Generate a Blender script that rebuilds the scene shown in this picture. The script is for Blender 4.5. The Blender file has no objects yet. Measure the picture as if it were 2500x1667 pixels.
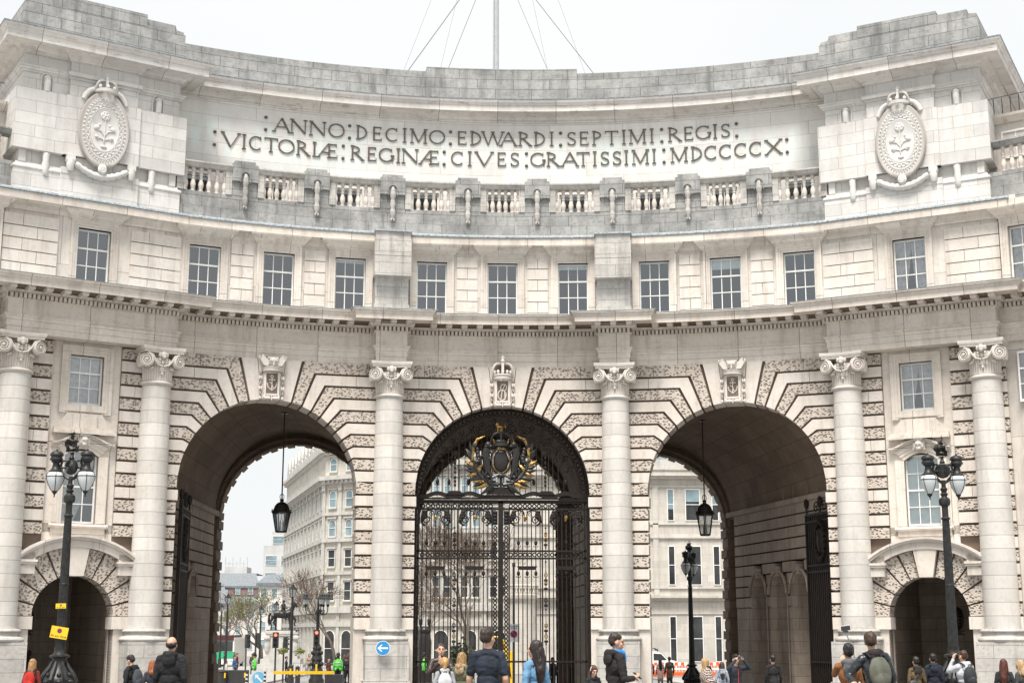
import bpy, bmesh, math, random
from math import sin, cos, pi, radians, sqrt, atan2, hypot
from mathutils import Vector, Matrix, noise
random.seed(7)
SC = bpy.context.scene
COL = SC.collection
# ---------------------------------------------------------------- camera, sky, sun, exposure
GZ = 2.35
cam = bpy.data.cameras.new("camera"); cam.sensor_width = 36; cam.lens = 3472/2500*36
cam.clip_end = 3000; cam.clip_start = .2
camo = bpy.data.objects.new("camera", cam); COL.objects.link(camo); SC.camera = camo
camo.location = (-1.761, -24.857, GZ)
camo.rotation_euler = (pi/2+.2014, 0, -.0390)
SC.render.resolution_x = 1024; SC.render.resolution_y = 682
W = bpy.data.worlds.new("World"); SC.world = W; W.use_nodes = True
wn = W.node_tree; wn.nodes.clear()
wo = wn.nodes.new('ShaderNodeOutputWorld'); bg = wn.nodes.new('ShaderNodeBackground')
sky = wn.nodes.new('ShaderNodeTexSky'); sky.sky_type = 'NISHITA'; sky.sun_disc = False
sky.sun_elevation = radians(64); sky.sun_rotation = radians(196); sky.air_density = 1.0; sky.dust_density = 4
bg.inputs['Strength'].default_value = .078
mx = wn.nodes.new('ShaderNodeMix'); mx.data_type = 'RGBA'; mx.inputs[0].default_value = .92
tcw = wn.nodes.new('ShaderNodeTexCoord'); nzw = wn.nodes.new('ShaderNodeTexNoise'); nzw.inputs['Scale'].default_value = 1.6
nzw.inputs['Detail'].default_value = 4; crw = wn.nodes.new('ShaderNodeValToRGB')
crw.color_ramp.elements[0].position = .3; crw.color_ramp.elements[0].color = (5.6, 5.75, 5.8, 1)
crw.color_ramp.elements[1].position = .7; crw.color_ramp.elements[1].color = (6.6, 6.68, 6.66, 1)
wn.links.new(tcw.outputs['Generated'], nzw.inputs['Vector']); wn.links.new(nzw.outputs['Fac'], crw.inputs[0])
wn.links.new(sky.outputs[0], mx.inputs[6]); wn.links.new(crw.outputs[0], mx.inputs[7])
wn.links.new(mx.outputs[2], bg.inputs['Color']); wn.links.new(bg.outputs[0], wo.inputs[0])
sun = bpy.data.lights.new("sun", 'SUN'); sun.energy = 3.0; sun.angle = radians(22); sun.color = (1, .945, .88)
suno = bpy.data.objects.new("sun", sun); COL.objects.link(suno)
SEL, SAZ = radians(64), radians(196)   # sun high behind the camera
suno.rotation_euler = Vector((sin(SAZ)*cos(SEL), cos(SAZ)*cos(SEL), sin(SEL))).to_track_quat('Z', 'Y').to_euler()
vs = SC.view_settings; vs.view_transform = 'Standard'; vs.look = 'None'; vs.gamma = 1; vs.exposure = 1.03
SC.render.engine = 'CYCLES'
SC.cycles.max_bounces = 6; SC.cycles.diffuse_bounces = 4; SC.cycles.transparent_max_bounces = 12

# ---------------------------------------------------------------- mesh builder
R0 = 30.0; AP = radians(30.2); RP = 29.9
def fW(v): return v
def fC(v):
    a = v[0]/R0; r = R0+v[1]
    return (r*sin(a), r*cos(a), v[2])
def fPav(side):
    a = side*AP; D = (sin(a), cos(a)); T = (cos(a), -sin(a))
    def f(v):
        r = RP+v[1]
        return (D[0]*r+T[0]*v[0], D[1]*r+T[1]*v[0], v[2])
    return f
def fOff(f, s, d=0, z=0):
    return lambda v: f((v[0]+s, v[1]+d, v[2]+z))
class MB:
    def __init__(s, f=fW):
        s.f = f; s.V = []; s.F = []; s.M = []; s.mi = 0; s.curved = f is fC; s.xf = None
    def v(s, p):
        if s.xf is not None: p = tuple(s.xf @ Vector(p))
        s.V.append(tuple(p)); return len(s.V)-1
    def face(s, ids): s.F.append(tuple(ids)); s.M.append(s.mi)
    def quad(s, a, b, c, d): s.face([s.v(a), s.v(b), s.v(c), s.v(d)])
    def grid(s, rows, closed=False, ends=False):
        n = len(rows[0]); ids = [[s.v(p) for p in r] for r in rows]
        for i in range(len(rows)-1):
            for j in range(n if closed else n-1):
                k = (j+1) % n
                s.face([ids[i][j], ids[i][k], ids[i+1][k], ids[i+1][j]])
        if ends:
            s.face(ids[0][::-1]); s.face(ids[-1])
        return ids
    def segs(s, a, b):
        n = max(1, int(abs(b-a)/.75+.5)) if s.curved else 1
        return [a+(b-a)*i/n for i in range(n+1)]
    def box(s, x0, x1, y0, y1, z0, z1):
        rows = [[(x, y0, z0), (x, y0, z1), (x, y1, z1), (x, y1, z0)] for x in s.segs(x0, x1)]
        s.grid([r[::-1] for r in rows], True, True)
    def sweep(s, prof, x0, x1):     # prof: closed list of (y,z)
        s.grid([[(x, y, z) for y, z in prof][::-1] for x in s.segs(x0, x1)], True, True)
    def rsweep(s, prof, w, d, x=0, closedback=True):  # prof (n,z) from bottom to top around a rectangle of half width w
        rows = []
        for n, z in prof:
            rows.append([(x-w-n, -n, z), (x+w+n, -n, z), (x+w+n, d, z), (x-w-n, d, z)])
        s.grid(rows, True, True)
    def prism(s, poly, y0, y1):     # poly (x,z) ccw seen from viewer
        n = len(poly); a = [s.v((x, y0, z)) for x, z in poly]; b = [s.v((x, y1, z)) for x, z in poly]
        s.face(a); s.face(b[::-1])
        for i in range(n):
            j = (i+1) % n; s.face([a[i], b[i], b[j], a[j]])
    def lathe(s, prof, c=(0, 0, 0), n=16, a0=0, a1=2*pi, axis='z', cap=True):
        full = abs(a1-a0-2*pi) < 1e-6; m = n if full else n+1
        rows = []
        for r, z in prof:
            row = []
            for i in range(m):
                a = a0+(a1-a0)*i/n
                if axis == 'z': row.append((c[0]+r*cos(a), c[1]+r*sin(a), c[2]+z))
                elif axis == 'y': row.append((c[0]+r*cos(a), c[1]-z, c[2]+r*sin(a)))
                else: row.append((c[0]+z, c[1]+r*cos(a), c[2]+r*sin(a)))
            rows.append(row)
        s.grid(rows, full, full and cap)
    def tube(s, P, rad, n=6, closed=False, cap=True):
        P = [Vector(p) for p in P]; m = len(P); R = rad if isinstance(rad, (list, tuple)) else [rad]*m
        up = None; rows = []
        for i in range(m):
            if closed: t = P[(i+1) % m]-P[i-1]
            else: t = P[min(i+1, m-1)]-P[max(i-1, 0)]
            if t.length < 1e-9: t = Vector((0, 0, 1))
            t.normalize()
            if up is None:
                up = t.cross(Vector((0, 0, 1)))
                if up.length < .05: up = t.cross(Vector((0, 1, 0)))
            up = (up-t*up.dot(t))
            if up.length < 1e-6: up = t.orthogonal()
            up.normalize(); w = t.cross(up)
            rows.append([tuple(P[i]+(up*cos(2*pi*k/n)+w*sin(2*pi*k/n))*R[i]) for k in range(n)])
        if closed: rows.append(rows[0])
        s.grid(rows, True, cap and not closed)
    def ring(s, c, rx, rz, t, n=12, k=4):       # ring in the x-z plane
        s.tube([(c[0]+rx*cos(2*pi*i/n), c[1], c[2]+rz*sin(2*pi*i/n)) for i in range(n)], t, k, True)
    def ell(s, c, r, n=10, m=6, rot=None):
        rows = []
        for j in range(1, m):
            b = -pi/2+pi*j/m
            rows.append([(cos(b)*cos(2*pi*i/n), cos(b)*sin(2*pi*i/n), sin(b)) for i in range(n)])
        def T(p):
            q = Vector((p[0]*r[0], p[1]*r[1], p[2]*r[2]))
            if rot is not None: q = rot @ q
            return (c[0]+q.x, c[1]+q.y, c[2]+q.z)
        ids = s.grid([[T(p) for p in row] for row in rows], True)
        a = s.v(T((0, 0, -1))); b = s.v(T((0, 0, 1)))
        for i in range(n):
            s.face([ids[0][(i+1) % n], ids[0][i], a]); s.face([ids[-1][i], ids[-1][(i+1) % n], b])
    def spiral(s, c, r0, r1, turns, a0, t0, t1, sgn=1, n=None, k=4, y=0):
        n = n or int(10*turns)+3; P = []; R = []
        for i in range(n):
            u = i/(n-1); a = a0+sgn*2*pi*turns*u; r = r0+(r1-r0)*u
            P.append((c[0]+r*cos(a), c[1]+y*u, c[2]+r*sin(a))); R.append(t0+(t1-t0)*u)
        s.tube(P, R, k)
SINK = False
def uvbox(a, n):
    x, y, z = abs(n[0]), abs(n[1]), abs(n[2])
    if y >= x and y >= z: return (a[0], a[2])
    if x >= z: return (a[1], a[2])
    return (a[0], a[1])
def obj(name, mb, mats, parent=None, smooth=False, label=None, group=None, kind=None, cat=None, uv=True, bevel=0, uvf=None):
    me = bpy.data.meshes.new(name)
    if SINK: mb.V = [(v[0], v[1], -.9) if v[2] == 0 else v for v in mb.V]
    me.from_pydata([mb.f(v) for v in mb.V], [], mb.F)
    if not isinstance(mats, (list, tuple)): mats = [mats]
    for m in mats: me.materials.append(m)
    if any(mb.M): me.polygons.foreach_set('material_index', mb.M)
    if uv:
        L = me.uv_layers.new(name='UVMap'); D = L.data; i = 0
        for p in mb.F:
            P = [mb.V[k] for k in p]; c = [0, 0, 0]
            for k in range(len(P)):
                a = P[k]; b = P[(k+1) % len(P)]
                c[0] += (a[1]-b[1])*(a[2]+b[2]); c[1] += (a[2]-b[2])*(a[0]+b[0]); c[2] += (a[0]-b[0])*(a[1]+b[1])
            for q in P:
                D[i].uv = uvf(q) if uvf else uvbox(q, c); i += 1
    if smooth is not False:
        me.polygons.foreach_set('use_smooth', [True]*len(me.polygons))
        if smooth is not True: me.set_sharp_from_angle(angle=radians(smooth))
    me.update()
    o = bpy.data.objects.new(name, me); COL.objects.link(o)
    if parent is not None: o.parent = parent
    tag(o, label, cat, group, kind)
    return o
def tag(o, label=None, cat=None, group=None, kind=None):
    if label: o['label'] = label
    if cat: o['category'] = cat
    if group: o['group'] = group
    if kind: o['kind'] = kind
def thing(name, label, cat, loc=(0, 0, 0), rz=0, group=None):
    o = bpy.data.objects.new(name, None); COL.objects.link(o); o.location = loc; o.rotation_euler = (0, 0, rz)
    o.empty_display_size = .3
    tag(o, label, cat, group); return o
def dup(root, loc=None, rz=None, label=None, group=None, scale=None, tilt=None):
    def cp(o, par):
        c = o.copy(); COL.objects.link(c); c.parent = par
        if par is not None: c.matrix_parent_inverse = o.matrix_parent_inverse
        for ch in o.children: cp(ch, c)
        return c
    r = cp(root, None)
    if loc is not None: r.location = loc
    if rz is not None: r.rotation_euler = (0, 0, rz)
    if tilt is not None: r.rotation_euler = tilt
    if scale is not None: r.scale = (scale,)*3 if not isinstance(scale, tuple) else scale
    if label: r['label'] = label
    if group: r['group'] = group
    return r

# ---------------------------------------------------------------- materials
def lin(h):
    h = h.lstrip('#'); c = [int(h[i:i+2], 16)/255 for i in (0, 2, 4)]
    return tuple(x/12.92 if x <= .04045 else ((x+.055)/1.055)**2.4 for x in c)+(1,)
def nm(name):
    m = bpy.data.materials.new(name); m.use_nodes = True; t = m.node_tree
    return m, t, t.nodes['Principled BSDF']
def N(t, ty, **kw):
    n = t.nodes.new('ShaderNode'+ty)
    for k, v in kw.items():
        if k in n.inputs.keys(): n.inputs[k].default_value = v
        else: setattr(n, k, v)
    return n
def mixc(t, fac, a, b, blend='MIX'):
    m = t.nodes.new('ShaderNodeMix'); m.data_type = 'RGBA'; m.blend_type = blend
    for i, x in ((0, fac), (6, a), (7, b)):
        if isinstance(x, bpy.types.NodeSocket): t.links.new(x, m.inputs[i])
        else: m.inputs[i].default_value = x
    return m.outputs[2]
def ramp(t, src, *st):
    r = t.nodes.new('ShaderNodeValToRGB'); e = r.color_ramp.elements
    while len(e) < len(st): e.new(.5)
    for i, (p, c) in enumerate(st):
        e[i].position = p; e[i].color = c if isinstance(c, tuple) else (c, c, c, 1)
    t.links.new(src, r.inputs[0]); return r.outputs[0]
def pos(t, sc=(1, 1, 1)):
    g = t.nodes.new('ShaderNodeNewGeometry'); m = t.nodes.new('ShaderNodeVectorMath'); m.operation = 'MULTIPLY'
    m.inputs[1].default_value = sc; t.links.new(g.outputs['Position'], m.inputs[0]); return m.outputs[0]
def noisef(t, sc, det=5, rough=.6, stretch=(1, 1, 1)):
    n = t.nodes.new('ShaderNodeTexNoise'); n.inputs['Scale'].default_value = sc; n.inputs['Detail'].default_value = det
    n.inputs['Roughness'].default_value = rough; t.links.new(pos(t, stretch), n.inputs['Vector']); return n.outputs['Fac']
def stone(name, c1, c2, dirt, bw=1.1, rh=.456, mortar=.011, mcol=.28, grime=.35, streak=.35, vermic=False, verd=False, v0=2.90, off=.5, bump=.25, pit=False, crust=0, carve=0):
    m, t, b = nm(name); b.inputs['Roughness'].default_value = .88
    n1 = noisef(t, .9, 6, .65); n2 = noisef(t, 7, 5, .7); n3 = noisef(t, 1.0, 6, .62, (3.0, 3.0, .32)); n4 = noisef(t, 45, 3, .7)
    col = mixc(t, ramp(t, n1, (.35, 0.), (.68, 1.)), c1, c2)
    if bw:
        uv = t.nodes.new('ShaderNodeUVMap'); mp = t.nodes.new('ShaderNodeMapping'); mp.inputs['Location'].default_value = (40.13, rh*90-v0, 0)
        t.links.new(uv.outputs[0], mp.inputs[0])
        br = t.nodes.new('ShaderNodeTexBrick'); t.links.new(mp.outputs[0], br.inputs['Vector']); br.offset = off; br.inputs['Scale'].default_value = 1
        br.inputs['Brick Width'].default_value = bw; br.inputs['Row Height'].default_value = rh; br.inputs['Mortar Size'].default_value = mortar*.5
        br.inputs['Mortar Smooth'].default_value = .15
        br.inputs['Color1'].default_value = (.86, .86, .86, 1); br.inputs['Color2'].default_value = (1.05, 1.04, 1.03, 1); br.inputs['Mortar'].default_value = (mcol, mcol*.92, mcol*.85, 1)
        col = mixc(t, 1., col, br.outputs['Color'], 'MULTIPLY')
    f = ramp(t, n3, (.50, 0.), (.72, 1.)); fm = t.nodes.new('ShaderNodeMath'); fm.operation = 'MULTIPLY'; fm.inputs[1].default_value = streak
    t.links.new(f, fm.inputs[0]); col = mixc(t, fm.outputs[0], col, dirt)
    f = ramp(t, n2, (.50, 0.), (.78, 1.)); fm = t.nodes.new('ShaderNodeMath'); fm.operation = 'MULTIPLY'; fm.inputs[1].default_value = grime
    t.links.new(f, fm.inputs[0]); col = mixc(t, fm.outputs[0], col, dirt)
    col = mixc(t, ramp(t, n4, (.3, (.9, .9, .9, 1)), (.7, (1.04, 1.04, 1.04, 1))), col, col)
    bh = n4; bd = .012
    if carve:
        gg = t.nodes.new('ShaderNodeNewGeometry'); pf = ramp(t, gg.outputs['Pointiness'], (.40, carve), (.505, 0.)); col = mixc(t, pf, col, (.17, .125, .095, 1))  # concave carving darkened, its recess shade put into the colour
    if crust:
        cf = ramp(t, noisef(t, 1.7, 6, .7, (.8, .8, 4.5)), (.57, 0.), (.66, crust)); col = mixc(t, cf, col, dirt)
    if pit:
        pz = ramp(t, noisef(t, 9, 5, .75), (.60, 0.), (.66, 1.)); col = mixc(t, pz, col, mixc(t, .5, col, dirt))
    if vermic:
        vo = t.nodes.new('ShaderNodeTexVoronoi'); vo.inputs['Scale'].default_value = 10.5; vo.inputs['Randomness'].default_value = .85
        wz = t.nodes.new('ShaderNodeTexNoise'); wz.inputs['Scale'].default_value = 7; wz.inputs['Detail'].default_value = 2
        p0 = pos(t); t.links.new(p0, wz.inputs['Vector'])
        ad = t.nodes.new('ShaderNodeMixRGB'); ad.blend_type = 'ADD'; ad.inputs[0].default_value = .055
        t.links.new(p0, ad.inputs[1]); t.links.new(wz.outputs['Color'], ad.inputs[2]); t.links.new(ad.outputs[0], vo.inputs['Vector'])
        pitm = ramp(t, vo.outputs['Distance'], (.0, 1.), (.19, 1.), (.31, 0.))
        col = mixc(t, pitm, col, (.22, .17, .13, 1)); bh = ramp(t, vo.outputs['Distance'], (.2, 0.), (.5, 1.)); bd = .06  # pits coloured dark, occlusion inside them painted in
    if verd:
        sp = t.nodes.new('ShaderNodeSeparateXYZ'); t.links.new(pos(t), sp.inputs[0])
        zz = ramp(t, mrange(t, sp.outputs[2], 20.2, 22.5), (0., 0.), (.35, 1.), (.8, 1.), (1., 0.))
        n5 = ramp(t, noisef(t, 1.3, 4, .6, (1.5, 1.5, .4)), (.42, 0.), (.62, .5))
        mm = t.nodes.new('ShaderNodeMath'); mm.operation = 'MULTIPLY'; t.links.new(zz, mm.inputs[0]); t.links.new(n5, mm.inputs[1])
        col = mixc(t, mm.outputs[0], col, (.66, .80, .77, 1))
    t.links.new(col, b.inputs['Base Color'])
    bp = t.nodes.new('ShaderNodeBump'); bp.inputs['Strength'].default_value = 1. if vermic else bump; bp.inputs['Distance'].default_value = bd
    t.links.new(bh, bp.inputs['Height']); t.links.new(bp.outputs[0], b.inputs['Normal'])
    return m
def mrange(t, src, a, b):
    n = t.nodes.new('ShaderNodeMapRange'); n.inputs['From Min'].default_value = a; n.inputs['From Max'].default_value = b
    t.links.new(src, n.inputs[0]); return n.outputs[0]
def plain(name, c, rough=.6, metal=0, var=.18, sc=6, bump=0, spec=.5, c2=None, coat=0, emit=0):
    m, t, b = nm(name); b.inputs['Roughness'].default_value = rough; b.inputs['Metallic'].default_value = metal
    b.inputs['Specular IOR Level'].default_value = spec; b.inputs['Coat Weight'].default_value = coat
    if isinstance(c, str): c = lin(c)
    if isinstance(c2, str): c2 = lin(c2)
    n = noisef(t, sc, 5, .65)
    lo = c2 or tuple(x*(1-var) for x in c[:3])+(1,); hi = tuple(min(1, x*(1+var)) for x in c[:3])+(1,)
    col = ramp(t, n, (.35, lo), (.65, hi)); t.links.new(col, b.inputs['Base Color'])
    if bump:
        bp = t.nodes.new('ShaderNodeBump'); bp.inputs['Strength'].default_value = .5; bp.inputs['Distance'].default_value = bump
        t.links.new(n, bp.inputs['Height']); t.links.new(bp.outputs[0], b.inputs['Normal'])
    if emit:
        b.inputs['Emission Color'].default_value = c; b.inputs['Emission Strength'].default_value = emit
    return m
ST = {}
ST['attic'] = stone('portland stone of the attic', (.70, .69, .67, 1), (.60, .585, .56, 1), (.33, .30, .27, 1), 1.45, .456, .012, .34, .25, .34, v0=19.33)
ST['insc'] = stone('inscription wall stone', (.77, .76, .74, 1), (.68, .66, .63, 1), (.43, .385, .34, 1), 2.9, .55, .012, .40, .2, .34, verd=True, v0=20.2)
ST['smooth'] = stone('warm ashlar', (.70, .66, .61, 1), (.61, .56, .505, 1), (.26, .215, .18, 1), 1.9, 3.1, .014, .20, .28, .48, v0=2.9)
ST['mould'] = stone('moulded ashlar', (.72, .67, .61, 1), (.63, .575, .51, 1), (.22, .165, .13, 1), 2.35, 6.0, .018, .18, .28, .38, crust=.22, v0=2.9)
ST['plain'] = stone('block ashlar', (.70, .655, .60, 1), (.60, .545, .485, 1), (.25, .20, .16, 1), 0, 0, grime=.3, streak=.38)
ST['carved'] = stone('carved stone', (.70, .66, .61, 1), (.61, .565, .51, 1), (.24, .19, .15, 1), 0, 0, grime=.25, streak=.25, carve=.95)
ST['carvedpale'] = stone('pale carved stone', (.68, .67, .645, 1), (.60, .585, .56, 1), (.33, .30, .27, 1), 0, 0, grime=.2, streak=.2, carve=.85)
ST['crown'] = stone('crowning cornice stone', (.75, .73, .70, 1), (.66, .635, .60, 1), (.25, .19, .155, 1), 2.35, 6.0, .018, .18, .22, .3, crust=.5, v0=2.9)
ST['drum'] = stone('column drum stone', (.67, .65, .615, 1), (.59, .565, .525, 1), (.31, .27, .235, 1), 50, .456, .014, .26, .30, .38, v0=2.9)
ST['verm'] = stone('vermiculated stone', (.58, .52, .46, 1), (.50, .44, .38, 1), (.27, .215, .17, 1), 0, 0, grime=.15, streak=.2, vermic=True)
ST['back'] = stone('joint ground stone', (.19, .145, .115, 1), (.14, .105, .082, 1), (.16, .12, .095, 1), 0, 0, grime=.3, streak=.4)  # dark tone puts the shade of gaps and hollows into the colour
ST['grey'] = stone('weathered grey stone', (.43, .43, .42, 1), (.23, .235, .23, 1), (.10, .10, .098, 1), 1.45, .42, .018, .22, .60, .66, crust=.35, v0=24.15, pit=True)
ST['ped'] = stone('pedestal stone', (.58, .56, .53, 1), (.44, .425, .40, 1), (.15, .148, .13, 1), 1.9, .44, .014, .28, .45, .60, crust=.3, v0=1.04, pit=True)
ST['vault'] = stone('darkened vault stone', (.22, .165, .12, 1), (.155, .112, .08, 1), (.075, .055, .042, 1), 1.5, .75, .02, .35, .3, .35, v0=0)  # facade stone darkened; the passage gloom is put into its colour
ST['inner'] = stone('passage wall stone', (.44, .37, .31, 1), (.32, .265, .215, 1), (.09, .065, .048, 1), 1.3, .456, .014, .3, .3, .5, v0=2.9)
ST['lead'] = plain('lead flashing', (.36, .40, .425, 1), .6, 0, .35, 12, c2=(.19, .215, .235, 1))
M = {}
M['white'] = plain('white gloss paint', (.80, .80, .78, 1), .45, 0, .05)
M['bronze'] = plain('bronze letters', (.115, .095, .075, 1), .5, .4, .35, 9, c2=(.075, .075, .065, 1))
M['black'] = plain('black ironwork', (.016, .014, .013, 1), .42, .0, .3, 8)
M['iron'] = plain('rusty dark ironwork', (.015, .010, .008, 1), .55, .0, .4, 5, c2=(.008, .006, .005, 1), spec=.3)
M['gold'] = plain('gilding', (.42, .27, .085, 1), .42, .8, .5, 11, c2=(.045, .03, .018, 1))
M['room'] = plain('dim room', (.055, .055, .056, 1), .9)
M['curtain'] = plain('net curtain', (.62, .61, .60, 1), .9, 0, .25, 5)
M['blind'] = plain('pale blind', (.80, .90, .88, 1), .9, 0, .08, 3)
def glassm(name, tint=.6, gl=.16):
    m, t, b = nm(name); t.nodes.remove(b); out = t.nodes['Material Output']
    tr = N(t, 'BsdfTransparent'); tr.inputs[0].default_value = (tint, tint*1.02, tint*1.03, 1)
    g = N(t, 'BsdfGlossy'); g.inputs['Roughness'].default_value = .06; g.inputs[0].default_value = (.93, .97, 1, 1)
    lw = N(t, 'LayerWeight'); lw.inputs[0].default_value = .28; r = ramp(t, lw.outputs['Fresnel'], (0., gl), (1., .9))
    n = noisef(t, 1.5, 2); bp = N(t, 'Bump'); bp.inputs['Strength'].default_value = .15; bp.inputs['Distance'].default_value = .03
    t.links.new(n, bp.inputs['Height']); t.links.new(bp.outputs[0], g.inputs['Normal'])
    ms = N(t, 'MixShader'); t.links.new(r, ms.inputs[0]); t.links.new(tr.outputs[0], ms.inputs[1]); t.links.new(g.outputs[0], ms.inputs[2])
    t.links.new(ms.outputs[0], out.inputs[0]); return m
M['glass'] = glassm('window glass', .74, .17)
# ---------------------------------------------------------------- ground
def gz(y):
    P = [(-70, .75), (-24.9, .66), (-6, .56), (3, .36), (7, .15), (12, .02), (20, -.15), (30, -.35), (52, -.72), (63, -.8), (105, -1.15), (160, -1.75), (230, -2.0), (1500, -2.0)]
    for (a, za), (b, zb) in zip(P, P[1:]):
        if y <= b: return za+(zb-za)*max(0, (y-a)/(b-a))
    return -2.0
def ground_mat():
    m, t, b = nm('asphalt and paving'); b.inputs['Roughness'].default_value = .85
    n = noisef(t, .25, 5); n2 = noisef(t, 30, 3)
    c = ramp(t, n, (.3, (.19, .187, .182, 1)), (.7, (.26, .256, .25, 1)))
    c = mixc(t, ramp(t, n2, (.3, .0), (.7, .35)), c, (.21, .205, .195, 1)); t.links.new(c, b.inputs['Base Color'])
    bp = N(t, 'Bump'); bp.inputs['Distance'].default_value = .01; bp.inputs['Strength'].default_value = .4
    t.links.new(n2, bp.inputs['Height']); t.links.new(bp.outputs[0], b.inputs['Normal']); return m
g = MB(); ys = [-70, -40, -24.9, -15, -6, -2, 3, 5, 7, 12, 20, 26, 30, 40, 52, 63, 80, 105, 130, 160, 200, 230, 400, 900]
g.grid([[(x, y, gz(y)) for x in (-700, -200, -80, -40, -20, 0, 20, 40, 80, 200, 700)] for y in ys])
obj('ground', g, ground_mat(), kind='structure', label='grey asphalt forecourt and street running through the arches')
pave = stone('paving slabs', (.40, .385, .36, 1), (.30, .29, .27, 1), (.16, .155, .15, 1), .9, .6, .012, .5, .3, .1, v0=0)
def strip(name, x0, x1, ya, yb, h, mat, label):
    g = MB(); Y = [ya]+[y for y in ys if ya < y < yb]+[yb]
    rows = [[(x0, y, gz(y)-.1), (x0, y, gz(y)+h), (x1, y, gz(y)+h), (x1, y, gz(y)-.1)] for y in Y]
    g.grid(rows, True, True); return obj(name, g, mat, kind='structure', label=label)
strip('pavement', -60, -13.6, 27, 160, .11, pave, 'paved footway with kerb left of the carriageway')
strip('pavement', 12.2, 70, 44, 78, .11, pave, 'paved footway with kerb before the white building')
strip('traffic_island', -7.2, 5.4, 92, 118, .12, pave, 'paved island round the bronze horse and rider')

# ---------------------------------------------------------------- the great arch
SINK = True
ARCH = thing('triumphal_arch', 'huge curved pale stone building with three tall arched gateways and latin inscription', 'building')
AR = 3.37; ZS = 7.6; TOP = 12.5; SCN = (-8.98, 0., 8.98); SE = 12.74
H = .456; Z0 = 2.90
# backing wall
bk = MB(fC)
hr = AR+.09
for c in SCN:
    n = 28; P = [(c-hr, 0.)]+[(c-hr*cos(pi*i/n), ZS+hr*sin(pi*i/n)) for i in range(n+1)]+[(c+hr, 0.)]
    for (x0, z0), (x1, z1) in zip(P, P[1:]):
        if x1-x0 > 1e-4: bk.quad((x0, 0, z0), (x1, 0, z1), (x1, 0, TOP+.2), (x0, 0, TOP+.2))
        bk.quad((x0, 0, z0), (x0, .95, z0), (x1, .95, z1), (x1, 0, z1))
for a, b in ((-SE, -8.98-hr), (-8.98+hr, -hr), (hr, 8.98-hr), (8.98+hr, SE)):
    X = bk.segs(a, b)
    for x0, x1 in zip(X, X[1:]): bk.quad((x0, 0, 0), (x1, 0, 0), (x1, 0, TOP+.2), (x0, 0, TOP+.2))
obj('wall', bk, ST['back'], ARCH)
# rustication
def chunks(a, b, joints=()):
    J = sorted([a]+[j for j in joints if a+.15 < j < b-.15]+[b]); out = []
    for p, q in zip(J, J[1:]):
        g0 = .008 if p != a else 0; g1 = .008 if q != b else 0
        out.append((p+g0, q-g1))
    return out
G = .042
def hblock(mb, a, b, z0, z1, n, joints=()):
    for p, q in chunks(a, b, joints): mb.box(p, q, -n, .9, z0, z1)
pl = MB(fC); ve = MB(fC)
def zj(j): return Z0+H*j
ND = .15
piers = [(-SE, -8.98-AR), (-8.98+AR, -AR), (AR, 8.98-AR), (8.98+AR, SE)]
for pi_, (a, b) in enumerate(piers):
    hblock(pl, a, b, Z0-.45, Z0-G*.5, .16)
    for j in range(0, 11):
        mb = ve if j % 2 == 0 else pl
        ex = .05 if j == 9 else 0
        mb.box(a-ex, b+ex, -ND-ex*.6, .9, zj(j)+G, zj(j+1)-G)
    # plinth zone
    pl.box(a, b, -.08, .9, 0, Z0-.46)
NV = 6.92
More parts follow.
